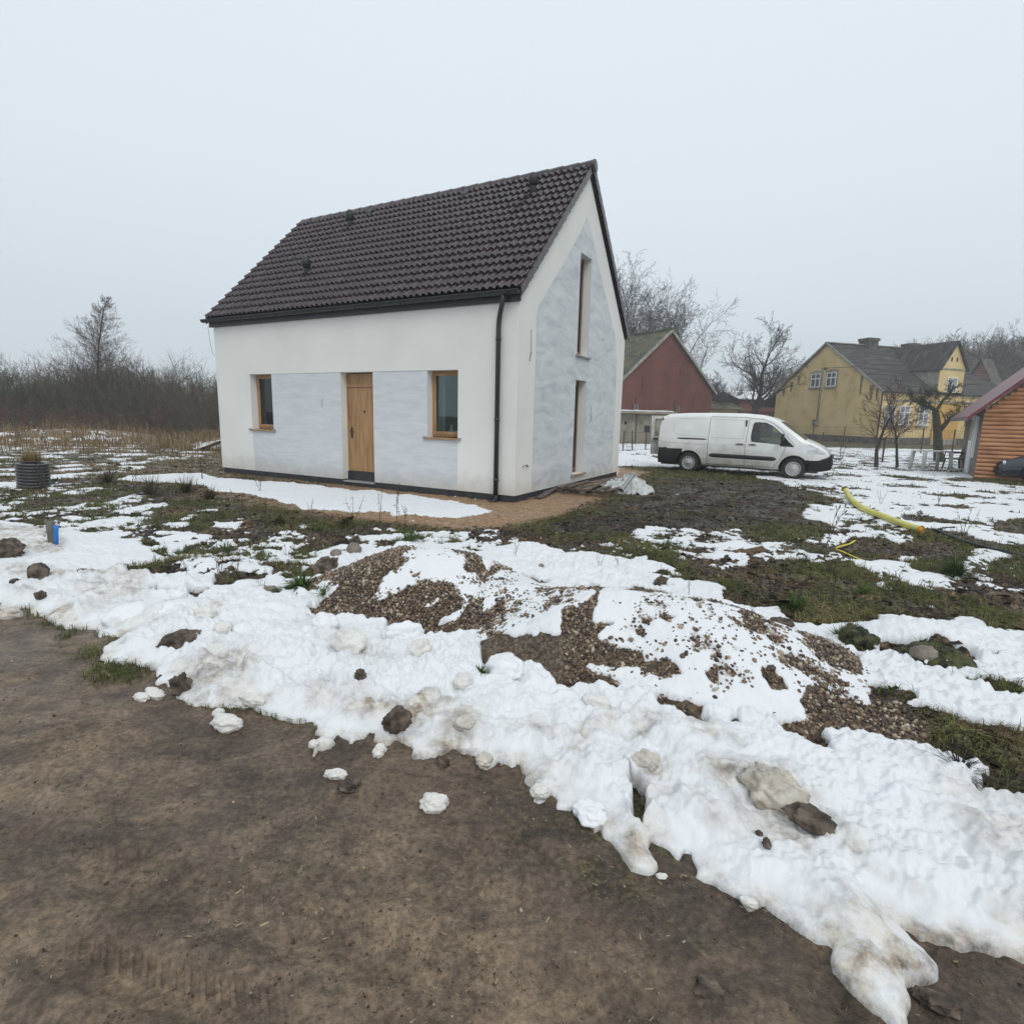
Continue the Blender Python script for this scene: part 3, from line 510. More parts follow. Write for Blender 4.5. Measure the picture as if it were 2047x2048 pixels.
M['brown_board'] = mat('brown_board', (.42, .27, .14), rough=.7)
M['grey_metal'] = mat('grey_metal', (.30, .31, .31), rough=.5)
HW, HL, ZE, ZB = 6.184, 8.64, 3.72, .135
HT = 3.80   # roof surface above the wall line
house = thing('white_house', 'new white rendered house with steep dark tiled roof, oak door and bare primer patches', 'house', (.04, 10.411, 0), 1.0759)
def cellwall(us, zs, dep, rev, fn, reveal_mat=None):
    """flat wall made of cells; dep[i][j] depth of cell (None = opening); fn(u, depth, z)->xyz"""
    m = MB()
    nu, nz = len(us)-1, len(zs)-1
    def q(a, b, c, d): m.add([a, b, c, d], [(0, 1, 2, 3)])
    for i in range(nu):
        for j in range(nz):
            d = dep[i][j]
            if d is not None: q(fn(us[i], d, zs[j]), fn(us[i+1], d, zs[j]), fn(us[i+1], d, zs[j+1]), fn(us[i], d, zs[j+1]))
    g = lambda i, j: (rev if dep[i][j] is None else dep[i][j]) if 0 <= i < nu and 0 <= j < nz else None
    for i in range(nu+1):
        for j in range(nz):
            a, b = g(i-1, j), g(i, j)
            if a is not None and b is not None and a != b: q(fn(us[i], a, zs[j]), fn(us[i], b, zs[j]), fn(us[i], b, zs[j+1]), fn(us[i], a, zs[j+1]))
    for i in range(nu):
        for j in range(nz+1):
            a, b = g(i, j-1), g(i, j)
            if a is not None and b is not None and a != b: q(fn(us[i], a, zs[j]), fn(us[i+1], a, zs[j]), fn(us[i+1], b, zs[j]), fn(us[i], b, zs[j]))
    return m
# front wall: X = 0 plane, Y from the near corner
us = [0, 1.291, 2.035, 3.457, 4.385, 6.613, 7.369, HL]; zs = [ZB, 1.155, 2.475, ZE]
N_ = None; rc = .012
dep = [[0, 0, 0], [rc, N_, 0], [rc, rc, 0], [N_, N_, 0], [rc, rc, 0], [rc, N_, 0], [0, 0, 0]]
RV = .34
fnF = lambda u, d, z: (d, u, z)
cellwall(us, zs, dep, RV, fnF).build('wall', M['plaster'], house, label='white rendered front wall')
# primer coat on the recessed cells, 3 mm proud of them
def pcell(u0, u1, z0, z1):
    m = MB(); m.add([(rc-.003, u0+.004, z0+.002), (rc-.003, u1-.004, z0+.002), (rc-.003, u1-.004, z1-.004), (rc-.003, u0+.004, z1-.004)], [(0, 1, 2, 3)]); return m
for (a, b_, c, d) in ((1.291, 2.035, ZB, 1.155), (2.035, 3.457, ZB, 2.475), (4.385, 6.613, ZB, 2.475), (6.613, 7.369, ZB, 1.155)): pass
pm = MB()
for (a, b_, c, d) in ((1.291, 2.035, ZB, 1.15), (2.035, 3.452, ZB, 2.475), (4.39, 6.609, ZB, 2.475), (6.613, 7.369, ZB, 1.15)):
    pm.add([(rc-.003, a, c), (rc-.003, b_, c), (rc-.003, b_, d), (rc-.003, a, d)], [(0, 1, 2, 3)])
pm.build('primer_coat', M['primer'], house, label='pale blue-grey unpainted primer between the front windows and the door')
# gable wall: Y = 0 plane
def gable_wall():
    m = MB(); fn = lambda u, d, z: (u, d, z)
    us = [0, 2.785, 3.445, HW]; zs = [ZB, .315, 2.46, 3.0, ZE]
    w_ = cellwall(us, zs, [[0]*4, [0, N_, 0, 0], [0]*4], RV, fn)
    # upper part with slit above the eaves
    def zt(u): return ZE+min(u, HW-u)
    P = []
    w_2 = MB()
    return w_
def zt(u): return ZE-.02+min(u, HW-u)
gm = MB(); Z1, Z2, Z3, Z4 = .315, 2.46, 3.0, 5.15; ua, ub = 2.785, 3.445
def qd(*p): gm.add(p, [tuple(range(len(p)))])
qd((0, 0, ZB), (ua, 0, ZB), (ua, 0, zt(ua)), (0, 0, zt(0))); qd((ub, 0, ZB), (HW, 0, ZB), (HW, 0, zt(HW)), (ub, 0, zt(ub)))
qd((ua, 0, ZB), (ub, 0, ZB), (ub, 0, Z1), (ua, 0, Z1)); qd((ua, 0, Z2), (ub, 0, Z2), (ub, 0, Z3), (ua, 0, Z3))
qd((ua, 0, Z4), (ub, 0, Z4), (ub, 0, zt(ub)), (HW/2, 0, zt(HW/2)), (ua, 0, zt(ua)))
for z0, z1 in ((Z1, Z2), (Z3, Z4)):
    qd((ua, 0, z0), (ua, RV, z0), (ua, RV, z1), (ua, 0, z1)); qd((ub, 0, z0), (ub, 0, z1), (ub, RV, z1), (ub, RV, z0))
    qd((ua, 0, z1), (ua, RV, z1), (ub, RV, z1), (ub, 0, z1)); qd((ua, 0, z0), (ub, 0, z0), (ub, RV, z0), (ua, RV, z0))
gm.build('gable_wall', M['plaster'], house, label='white rendered gable wall with two tall slit windows')
# rear walls, floor and inner partition so that the rooms are closed
bw_ = MB(); qd2 = lambda *p: bw_.add(p, [tuple(range(len(p)))])
qd2((HW, 0, ZB), (HW, HL, ZB), (HW, HL, zt(HW)), (HW, 0, zt(HW))); qd2((0, HL, ZB), (HW, HL, ZB), (HW, HL, zt(HW)), (HW/2, HL, zt(HW/2)), (0, HL, zt(0)))
bw_.build('rear_wall', M['plaster'], house)
iw = MB(); iw.b(.36, HW-.1, .36, HL-.3, .28, .33); iw.b(.36, HW-.1, .36, HL-.3, 2.7, 2.75); iw.b(3.6, 3.66, .4, HL-.3, .33, 2.7); iw.b(.36, 3.6, 3.1, 3.16, .33, 2.7); iw.b(.36, 3.6, 4.8, 4.86, .33, 2.7)
iw.build('room_walls', M['inside'], house)
# primer on the gable
pg = [(.713, 0, ZB), (5.66, 0, ZB), (5.60, 0, 3.10), (5.35, 0, 3.72), (4.3, 0, 4.72), (3.62, 0, 5.42), (3.22, 0, 5.80), (3.03, 0, 5.93), (2.78, 0, 5.62), (1.9, 0, 4.72), (.82, 0, 3.72), (.73, 0, 3.55)]
pgm = MB()
def side(p, keep): return [q for q in p if keep(q[0])]
L_ = [(.713, ZB), (ua, ZB), (ua, 5.62), (1.9, 4.72), (.82, 3.72), (.73, 3.55)]; Rr = [(ub, ZB), (5.66, ZB), (5.60, 3.10), (5.35, 3.72), (4.3, 4.72), (3.62, 5.42), (ub, 5.60)]
for P in (L_, Rr, [(ua, ZB), (ub, ZB), (ub, Z1-.04), (ua, Z1-.04)], [(ua, Z2), (ub, Z2), (ub, Z3-.04), (ua, Z3-.04)], [(ua, Z4), (ub, Z4), (ub, 5.60), (3.22, 5.80), (3.03, 5.93), (ua, 5.62)]):
    pgm.add([(a, -.003, b_) for a, b_ in P], [tuple(range(len(P)))])
pgm.build('primer_coat', M['primer_g'], house, label='patchy blue-grey primer on the gable wall')
# plinth
pl = MB(); pl.b(.02, HW-.02, .02, .12, -.12, ZB+.004); pl.b(.02, .12, .12, 3.457, -.12, ZB+.004); pl.b(.02, .12, 4.385, HL-.02, -.12, ZB+.004); pl.b(.03, .13, 3.457, 4.385, -.12, .10); pl.b(.12, HW-.02, HL-.12, HL-.02, -.12, ZB+.004)
pl.b(.10, .36, 3.46, 4.382, -.1, .06)
pl.build('plinth', M['bitumen'], house, label='black bitumen coated plinth')
# windows
def window(y0, y1, z0, z1, fx, axis, inner=True, curt=True):
    """frame set at depth fx; axis 'x': wall X=0, 'y': wall Y=0"""
    def T(u0, u1, d0, d1, z0, z1, m):
        if axis == 'x': m.b(d0, d1, u0, u1, z0, z1)
        else: m.b(u0, u1, d0, d1, z0, z1)
    f = MB(); fw = .045
    T(y0, y0+fw, fx, fx+.07, z0, z1, f); T(y1-fw, y1, fx, fx+.07, z0, z1, f); T(y0+fw, y1-fw, fx, fx+.07, z1-fw, z1, f); T(y0+fw, y1-fw, fx, fx+.07, z0, z0+fw, f)
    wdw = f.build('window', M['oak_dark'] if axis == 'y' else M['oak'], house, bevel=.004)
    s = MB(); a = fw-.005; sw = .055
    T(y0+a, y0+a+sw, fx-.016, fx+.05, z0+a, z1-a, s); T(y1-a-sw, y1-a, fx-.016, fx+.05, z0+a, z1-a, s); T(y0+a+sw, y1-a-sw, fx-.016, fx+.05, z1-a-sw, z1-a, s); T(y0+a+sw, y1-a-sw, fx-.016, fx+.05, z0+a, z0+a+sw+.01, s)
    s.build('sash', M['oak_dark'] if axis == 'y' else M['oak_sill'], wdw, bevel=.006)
    g = MB(); T(y0+a+sw-.004, y1-a-sw+.004, fx+.02, fx+.026, z0+a+sw-.004, z1-a-sw+.004, g); g.build('pane', M['glass'], wdw)
    k = MB(); T(y0+a+sw, y0+a+sw+.008, fx+.012, fx+.019, z0+a+sw, z1-a-sw, k); T(y1-a-sw-.008, y1-a-sw, fx+.012, fx+.019, z0+a+sw, z1-a-sw, k); k.build('seal', M['black'], wdw)
    return wdw
FX = .185
w1 = window(6.613, 7.369, 1.175, 2.475, FX, 'x'); w2 = window(1.291, 2.035, 1.175, 2.475, FX, 'x')
for y0, y1 in ((6.613, 7.369), (1.291, 2.035)):
    s = MB(); s.b(-.045, FX, y0-.035, y1+.035, 1.128, 1.160); sl = s.build('window_sill', M['oak_sill'], house, bevel=.004)
    for q0, q1 in ((y0-.075, y0-.036), (y1+.036, y1+.085)): e = MB(); e.b(-.05, .0, q0, q1, 1.122, 1.172); e.build('end_cap', M['grey_metal'], sl)
window(ua, ub, Z1+.02, Z2, FX, 'y'); window(ua, ub, Z3+.02, Z4, FX, 'y')
for z in (Z1, Z3):
    s = MB(); s.b(ua-.035, ub+.035, -.06, FX, z-.035, z-.002); sl = s.build('window_sill', M['oak_sill'] if z < 1 else M['grey_metal'], house, bevel=.004)
    for q0, q1 in ((ua-.08, ua-.036), (ub+.036, ub+.08)): e = MB(); e.b(q0, q1, -.065, -.005, z-.04, z+.012); e.build('end_cap', M['grey_metal'], sl)
# door
d = MB(); y0, y1 = 3.457, 4.385; dz0, dz1 = .315, 2.455
d.b(FX, FX+.07, y0, y0+.045, dz0, dz1); d.b(FX, FX+.07, y1-.045, y1, dz0, dz1); d.b(FX, FX+.07, y0+.045, y1-.045, dz1-.05, dz1)
d.b(FX+.004, FX+.06, y0+.045, y1-.045, 2.245, dz1-.05); d.b(FX-.008, FX+.06, y0+.02, y1-.02, 2.165, 2.245)
dr = d.build('door', M['oak'], house, bevel=.004, label='oak veneered front door with black handle')
lf = MB(); lf.b(FX+.012, FX+.06, y0+.049, y1-.049, dz0+.006, 2.162); lf.build('door_leaf', M['oak'], dr, bevel=.003)
hd = MB(); hy = y1-.125; hd.b(FX-.001, FX+.012, hy-.02, hy+.02, 1.06, 1.29); hd.tube([(FX-.04, hy, 1.205), (FX-.045, hy-.055, 1.205), (FX-.045, hy-.11, 1.20)], .011); hd.tube([(FX+.01, hy, 1.205), (FX-.042, hy, 1.205)], .012); hd.build('door_handle', M['black'], dr)
pe = MB(); pe.cyl((FX+.006, y0+.42, 1.64), .024, .014, 16, 'x'); pe.build('peephole', M['black'], dr)
th = MB(); th.b(.16, .36, y0, y1, .10, .312); th.build('threshold', M['bitumen'], house); th = MB(); th.b(.0, .165, y0+.01, y1-.01, .085, .112); th.build('step_plate', M['grey_metal'], house)
# curtains and the room behind the glass
def curtain(u0, u1, x, z0, z1, axis='x'):
    n = 60; u = np.linspace(u0, u1, n); off = .022*np.sin(np.linspace(0, (u1-u0)*70, n))+.01*np.sin(u*23)
    P = np.zeros((2, n, 3)); 
    for i, z in enumerate((z0, z1)): P[i, :, 0] = x+off; P[i, :, 1] = u; P[i, :, 2] = z
    return P
cm = MB(); cm.grid(curtain(6.9, 7.33, .52, .6, 2.55)); cm.build('curtain', M['curtain'], house); cm = MB(); cm.grid(curtain(1.95, 2.16, .50, .6, 2.55)); cm.build('curtain', M['curtain'], house)
ib = MB(); ib.b(.75, 3.4, 3.0, 3.06, 1.72, 2.66); ib.build('cupboard', M['brown_board'], house)
so = MB(); so.lathe([(0, 0), (.5, .02), (.55, .3), (.5, .7), (.3, .98), (0, 1.05)], (1.6, 2.35, .45), 20); so.build('armchair', M['dark_cloth'], house)
vs = MB(); vs.lathe([(0, 0), (.05, .0), (.035, .05), (.06, .1), (.03, .16), (.04, .2), (0, .22)], (.42, 1.72, 1.20), 14); vs.b(.37, .55, 1.28, 1.62, 1.18, 1.30); vs.build('ornament', mat('pale_ceramic', (.45, .48, .5), rough=.3), house)
# soft bundle of bedding on the sill of the right window
# roof
def roof_height(u, v, pitch=.30, nrow=None, row=.3):
    ph = (u/pitch) % 1.0
    wav = .5+.5*np.cos(2*math.pi*(ph*2))            # two rolls to a tile
    wav = wav**.8*.030
    fr = (v/row) % 1.0
    return wav+.030*(1-fr)
YA, YB = -.075, HL+.14; XA = -.07; nrows = 16; SL = (HW/2-XA)*math.sqrt(2); row = SL/nrows
def roof_side(flip):
    nu = int((YB-YA)/.3*2*9); u = np.linspace(0, YB-YA, nu)
    vs_ = []
    for k in range(nrows): vs_ += [k*row+.0008, k*row+.012, k*row+row*.5, (k+1)*row-.0008]
    vs_ = np.array(vs_); UU, VV = np.meshgrid(u, vs_); fr = (VV % row)/row
    h = (.5+.5*np.cos(2*math.pi*UU/.15))**1.0*.058+.052*(1-fr)-.022*np.exp(-((UU % .3)/.018)**2)
    # tiny unevenness from tile to tile
    h = h+.003*perlin(np.floor(UU/.3)*1.7+.3, np.floor(VV/row)*1.3+.2, 5)
    s2 = math.sqrt(.5); x = XA+VV*s2-h*s2; z = HT+XA+.10+VV*s2+h*s2
    if flip: x = HW-x
    P = np.stack([x, YA+UU, z], -1); return P
for fl in (False, True):
    m = MB(); m.grid(roof_side(fl), smooth=False); ro = m.build('roof' , M['tile'], house, label='dark brown roof tiles')
    # underlay closes the slab
    u_ = MB(); s = 1
    x0, x1 = XA+.04, HW/2; pts = [(x0, YA+.03, HT+x0+.05), (x1, YA+.03, HT+x1+.05), (x1, YA+.03, HT+x1-.02), (x0, YA+.03, HT+x0-.02)]
    if fl: pts = [(HW-a, b_, c) for a, b_, c in pts]
    u_.poly(pts, (0, YB-YA-.06, 0)); u_.build('roof_deck', M['black'], ro)
# verge tiles on the near and far gable, both slopes
for yy, sg in ((YA, 1), (YB, -1)):
    for fl in (False, True):
        vt = MB()
        for k in range(nrows):
            a = XA+k*row*math.sqrt(.5)-.02; b_ = XA+(k+1)*row*math.sqrt(.5)+.03
            lift = .15; q = []
            for xx, zz in ((a, HT+a+.16), (b_, HT+b_+.125), (b_, HT+b_-.045), (a, HT+a-.01)):
                if fl: xx = HW-xx
                q.append((xx, yy-sg*(.022-.001*(k % 2)), zz))
            vt.poly(q, (0, sg*.02, 0))
            q = [(HW-xx if fl else xx, yy-sg*.022, zz) for xx, zz in ((a, HT+a+.155), (b_, HT+b_+.12), (b_, HT+b_+.145), (a, HT+a+.18))]
            vt.poly(q, (0, sg*.10, 0))
        vt.build('verge_tiles', M['tile'], house)
# ridge tiles
rt = MB(); n = 24; stp = (YB-YA)/n; zr = HT+HW/2+.115
for k in range(n):
    an = np.linspace(-.15, math.pi+.15, 11); P = np.zeros((2, 11, 3))
    for i, (yy, r) in enumerate(((YA-.05+k*stp, .135), (YA-.05+(k+1)*stp+.05, .118))):
        P[i, :, 0] = HW/2+np.cos(an)*r; P[i, :, 1] = yy; P[i, :, 2] = zr-.06+np.sin(an)*r*.95
    rt.grid(P)
    rt.add(P[0], [tuple(range(11))])
rt.lathe([(0, 0), (.135, 0), (.14, .02)], (HW/2, YA-.055, zr-.06), 18, 'y')
rt.build('ridge_tiles', M['tile'], house)
# gutter, brackets, downpipe
gu = MB(); an = np.linspace(-.05, -math.pi+.05, 10); gx, gzz = XA-.075, HT+XA+.065
for r, flipn in ((.066, 1), (.060, -1)):
    P = np.zeros((2, 10, 3))
    for i, yy in enumerate((YA+.0, YB+.06)): P[i, :, 0] = gx+np.cos(an)*r; P[i, :, 1] = yy; P[i, :, 2] = gzz+np.sin(an)*r
    gu.grid(P)
for yy in (YA, YB+.06): gu.add([(gx+math.cos(a)*.066, yy, gzz+math.sin(a)*.066) for a in an], [tuple(range(10))])
gu.tube([(gx-.066, YA, gzz+.002), (gx-.066, YB+.06, gzz+.002)], .009)
go = gu.build('gutter', M['gutter'], house)
for k in range(15): br = MB(); br.b(gx-.074, gx+.074, YA+.2+k*.6, YA+.225+k*.6, gzz-.071, gzz-.060); br.build('bracket', M['gutter'], go)
fa = MB(); fa.b(-.045, -.006, YA+.03, YB-.03, HT-.17, HT-.03)
fa.build('fascia', M['gutter'], house)
dp = MB(); yy = .25
dp.tube([(gx, yy, gzz-.05), (gx, yy, gzz-.15), (gx, yy-.0, gzz-.16), (gx+.0, yy+.02, gzz-.24), (-.08, yy+.10, gzz-.42), (-.07, yy+.115, gzz-.5), (-.07, yy+.12, gzz-.6), (-.07, yy+.12, .11)], .045, 14)
dpo = dp.build('downpipe', M['gutter'], house, label='black downpipe with offset at the top')
yy += .12
for z in (3.0, 1.55, .42): cb = MB(); cb.tube([(-.07, yy, z-.03), (-.07, yy, z+.03)], .052, 14); cb.b(-.07, .0, yy-.012, yy+.012, z-.01, z+.01); cb.build('pipe_clamp', M['gutter'], dpo)
ft = MB(); ft.tube([(-.07, yy, .13), (-.07, yy, .05), (-.11, yy+.03, .0), (-.16, yy+.08, -.03)], [.05, .05, .05, .05], 12); ft.b(-.14, -.0, yy-.02, yy+.16, .11, .128); ft.build('pipe_shoe', M['black'], dpo)
# roof vents: three cowls and two hoods
def on_roof(x, y): return (x, y, HT+x+.135)
for (x, y) in ((2.42, 1.0), (2.44, 6.30), (.93, 6.28)):
    px_, py_, pz_ = on_roof(x, y); m = MB()
    nrm = np.array([-.7071, 0, .7071]); p0 = np.array([px_, py_, pz_])
    m.tube([p0-nrm*.08, p0+nrm*.02, p0+nrm*.06+np.array([0, 0, .06]), p0+nrm*.05+np.array([0, 0, .16])], [.10, .075, .06, .06], 14)
    c = p0+nrm*.06+np.array([0, 0, .21])
    m.lathe([(0, -.14), (.06, -.13), (.095, -.07), (.108, .0), (.10, .065), (.07, .12), (.03, .15), (0, .155)], c, 18)
    m.add([on_roof(x+.17, y-.13), on_roof(x+.17, y+.13), on_roof(x-.2, y+.13), on_roof(x-.2, y-.13)], [(0, 1, 2, 3)])
    m.build('roof_vent', M['black'], house)
for (x, y) in ((2.86, 5.98), (2.84, 3.0)):
    m = MB(); a = on_roof(x, y); P = [(x+.12, 0, HT+x+.12+.14), (x-.16, 0, HT+x-.16+.14), (x-.13, 0, HT+x+.12), (x-.0, 0, HT+x+.24)]
    m.poly([(q[0], y-.09, q[2]) for q in P], (0, .18, 0)); m.build('roof_vent', M['black'], house, bevel=.01)
# loose wires left for lamps, on the gable and by the door
wr = MB(); wr.tube([(.49, -.005, 3.22), (.50, -.012, 3.05), (.51, -.01, 2.88), (.46, -.03, 2.78), (.40, -.05, 2.70), (.42, -.03, 2.64), (.49, -.02, 2.76), (.50, -.03, 2.82)], .004, 5); wr.build('cable', M['black'], house)
wr = MB(); wr.tube([(.28, -.01, .66), (.32, -.05, .70), (.38, -.06, .66), (.42, -.03, .70), (.46, -.05, .65)], .007, 5); wr.build('cable', M['black'], house)
wr = MB(); wr.tube([(3.78, -.01, 1.9), (3.82, -.02, 1.7), (3.80, -.015, 1.55)], .003, 5); wr.build('cable', M['black'], house); wr = MB(); wr.tube([(-.01, 4.92, 1.9), (-.02, 4.94, 1.8), (-.03, 4.93, 1.72)], .003, 5); wr.build('cable', M['black'], house)
wr = MB(); wr.tube([(.0, HL+.05, 3.72), (.02, HL+.25, 3.66), (0, HL+.2, 3.5), (-.02, HL+.12, 3.2), (0, HL+.1, 3.0), (0, HL+.02, 2.95)], .004, 5); wr.build('cable', M['black'], house)
# mud splashed up along the foot of the walls
# ------------------------------------------------------------------ the delivery van
M['vanwhite'] = mat('van_paint', [(.74, .75, .74), (.82, .83, .82)], 2.2, .30, coat=.5)
M['vandirt'] = mat('van_paint_dirty', [(.40, .38, .34), (.62, .61, .58)], 6, .5)
_N, _L, _P = nodes(M['vanwhite'])
def sill_dirt(m):
    N, L, P = nodes(m); tc = N.new('ShaderNodeTexCoord'); sx = N.new('ShaderNodeSeparateXYZ'); L.new(tc.outputs['Object'], sx.inputs[0])
    n = N.new('ShaderNodeTexNoise'); n.inputs['Scale'].default_value = 3.5; n.inputs['Detail'].default_value = 8; L.new(tc.outputs['Object'], n.inputs['Vector'])
    a = N.new('ShaderNodeMath'); a.operation = 'MULTIPLY_ADD'; L.new(n.outputs['Fac'], a.inputs[0]); a.inputs[1].default_value = -1.1; L.new(sx.outputs['Z'], a.inputs[2])
    r = N.new('ShaderNodeMapRange'); L.new(a.outputs[0], r.inputs[0]); r.inputs[1].default_value = .45; r.inputs[2].default_value = -.30; r.inputs[3].default_value = 0; r.inputs[4].default_value = .75
    mx = N.new('ShaderNodeMix'); mx.data_type = 'RGBA'; src = P.inputs['Base Color'].links[0].from_socket; L.new(src, mx.inputs[6]); mx.inputs[7].default_value = (.33, .29, .23, 1); L.new(r.outputs[0], mx.inputs[0]); L.new(mx.outputs[2], P.inputs['Base Color'])
sill_dirt(M['vanwhite'])
M['tyre'] = mat('tyre_rubber', [(.012, .012, .012), (.03, .028, .026)], 12, .85)
M['hub'] = mat('hubcap_silver', (.42, .42, .41), rough=.42, metal=.3)
M['lamp'] = mat('lamp_glass', [(.45, .47, .48), (.8, .82, .83)], 9, .15, metal=.2)
M['carglass'] = glass('car_glass', (.80, .90, .85), .02, .4)
def in_poly(x, z, P):
    c = False; n = len(P)
    for i in range(n):
        x1, z1 = P[i]; x2, z2 = P[(i+1) % n]
        if (z1 > z) != (z2 > z) and x < (x2-x1)*(z-z1)/(z2-z1)+x1: c = not c
    return c
def make_van():
    van = thing('delivery_van', 'white panel van with both rear doors open, parked on the snowy grass beside the house', 'van')
    WB = (1.04, 4.16); WZ = .325; WR = .335; AR = .405
    tx = [0, .05, .25, .8, 1.6, 2.6, 3.1, 3.45, 3.62, 4.42, 4.6, 4.85, 5.0, 5.09, 5.13]; tz = [1.60, 1.80, 1.885, 1.925, 1.945, 1.94, 1.90, 1.82, 1.745, 1.17, 1.10, .98, .86, .72, .55]
    def top(x): return float(np.interp(x, tx, tz))
    hz = [.25, .32, .5, .8, 1.0, 1.15, 1.4, 1.7, 1.95]; hw = [.84, .90, .935, .95, .945, .925, .875, .80, .72]
    def half(x, z):
        w = np.interp(z, hz, hw)
        if x > 4.0: w *= 1-.30*((x-4.0)/1.13)**2.2
        if x < .3: w *= 1-.03*((.3-x)/.3)**2
        return float(w)
    xs = np.arange(0, 5.1301, .027); ns = 44; nt = 14; rows = []
    for x in xs:
        x = min(x, 5.13); zt = top(x); zs_ = zt-.10 if zt > 1.2 else zt-.06; zb = .27 if x < 4.9 else .27+.05*(x-4.9)/.2
        side = []
        for j in range(ns):
            z = zb+(zs_-zb)*j/(ns-1); side.append((half(x, z), z))
        w = side[-1][0]; roofp = []
        for j in range(1, nt+1):
            a = j/nt; y = w*(1-a); k = min(1, (a*w)/.14); zz = zs_+(zt-zs_)*math.sin(k*math.pi/2); roofp.append((y, zz+.02*(1-(y/w)**2)))
        rows.append((side, roofp))
    V = {}; Fs = {k: [] for k in ('body', 'glass', 'windscreen', 'bumper_rear', 'bumper_front', 'far_glass')}
    verts = []
    n1 = ns+nt   # per half, roof centre shared approx
    for i, x in enumerate(xs):
        s, r = rows[i]
        for sg in (-1, 1):
            for (y, z) in s+r:
                X_, Z_ = x, z
                for wx in WB:
                    dx, dz = X_-wx, Z_-WZ-.0; dd = math.hypot(dx, dz)
                    if abs(dd-AR) < .021 and y > .6: X_, Z_ = wx+dx/dd*AR, WZ+dz/dd*AR
                verts.append((X_, sg*y, Z_))
    win = [(2.93, 1.10), (2.90, 1.25), (2.93, 1.62), (2.98, 1.68), (3.28, 1.67), (3.50, 1.56), (3.76, 1.34), (4.10, .985), (3.72, 1.05)]
    nv = 2*n1
    for i in range(len(xs)-1):
        for h in (0, 1):
            for j in range(n1-1):
                a = i*nv+h*n1+j; q = (a, a+nv, a+nv+1, a+1) if h == 0 else (a+1, a+nv+1, a+nv, a)
                c = np.mean([verts[k] for k in q], 0); x, y, z = c
                if j < ns-1 and any(math.hypot(x-wx, z-WZ) < AR-.004 for wx in WB): continue
                if x < .02: pass
                if j < ns-1+2 and in_poly(x, z, win): k = 'glass' if h == 0 else 'far_glass'
                elif j >= ns+1 and 3.66 < x < 4.40: k = 'windscreen'
                elif x < .80 and z < .79-.02*(x/.8): k = 'bumper_rear'
                elif x > 4.42 and z < .60+.14*max(0, (x-4.80)/.3): k = 'bumper_front'
                else: k = 'body'
                Fs[k].append(q)
    # nose cap
    i = len(xs)-1; base = i*nv; nose = [base+j for j in range(n1)]+[base+n1+j for j in range(n1-1, -1, -1)]
    Fs['bumper_front'].append(tuple(nose))
    def part(name, key, m, parent=van, shift=0, **k):
        F = Fs[key]; us_ = sorted({q for f in F for q in f}); mp = {a: b for b, a in enumerate(us_)}
        mb = MB(); mb.add([(verts[q][0], verts[q][1]*(1+shift), verts[q][2]) for q in us_], [tuple(mp[q] for q in f) for f in F], True)
        return mb.build(name, m, parent, **k)
    body = part('body', 'body', M['vanwhite'])
    part('side_window', 'glass', M['carglass'], shift=-.004); part('side_window', 'far_glass', M['carglass'], shift=-.004); part('windscreen', 'windscreen', M['carglass'])
    fa_ = Fs['bumper_rear']; cyy = lambda q: np.mean([verts[k][1] for k in q])
    for sg in (-1, 1): Fs['bumper_half'] = [q for q in fa_ if cyy(q)*sg > 0]; part('rear_bumper', 'bumper_half', M['black']); part('front_bumper', 'bumper_front', M['black'])
    s_y = lambda x, z, o=.006: -(half(x, z)+o)
    def strip(pts, r, name, m, n=6, o=.004):   # a line lying on the near side
        mb = MB(); P = []
        for (x0, z0), (x1, z1) in zip(pts[:-1], pts[1:]):
            kk = max(2, int(math.hypot(x1-x0, z1-z0)/.06))
            P += [(x0+(x1-x0)*t/kk, z0+(z1-z0)*t/kk) for t in range(kk)]
        P.append(pts[-1]); mb.tube([(x, s_y(x, z, o), z) for x, z in P], r, n); return mb.build(name, m, van)
    def band(x0, x1, zf0, zf1, name, m, o=.008, taper=.0):
        mb = MB(); xx = np.linspace(x0, x1, 30); P = np.zeros((5, 30, 3))
        for a, x in enumerate(xx):
            e = min(1, (x-x0)/.08+.0, (x1-x)/.08+.0) if taper else 1
            for b_ in range(5):
                zl, zh = zf0(x), zf1(x); zm = (zl+zh)/2; z = zm+(zh-zm)*(b_/2-1)*max(.25, e); P[b_, a] = (x, s_y(x, z, o if 0 < b_ < 4 else -.004), z)
        mb.grid(P); return mb.build(name, m, van)
    band(1.68, 3.68, lambda x: .52+.02*(3.68-x)/2, lambda x: .66+.02*(3.68-x)/2, 'side_moulding', M['black'], .02, 1)
    band(.60, 1.58, lambda x: 1.075, lambda x: 1.14, 'slide_rail', M['black'], .004, 1)
    for x0, x1 in ((2.46, 2.72), (2.84, 3.08)): band(x0, x1, lambda x: .975, lambda x: 1.02, 'door_handle', M['black'], .03, 1)
    M['seam'] = mat('panel_gap', (.08, .08, .08), rough=.8); M['crease'] = mat('pressed_crease', (.52, .53, .53), rough=.4)
    for pts in ([(1.62, .33), (1.62, 1.80)], [(2.76, .36), (2.76, 1.1), (2.80, 1.80)], [(3.62, .36), (3.80, .62), (3.90, .98)], [(2.80, 1.80), (3.2, 1.78), (3.5, 1.66), (3.75, 1.46), (4.15, 1.02)], [(1.62, 1.83), (2.80, 1.83)], [(1.62, .33), (3.62, .33)]):
        strip(pts, .006, 'panel_gap', M['seam'], 4, .001)
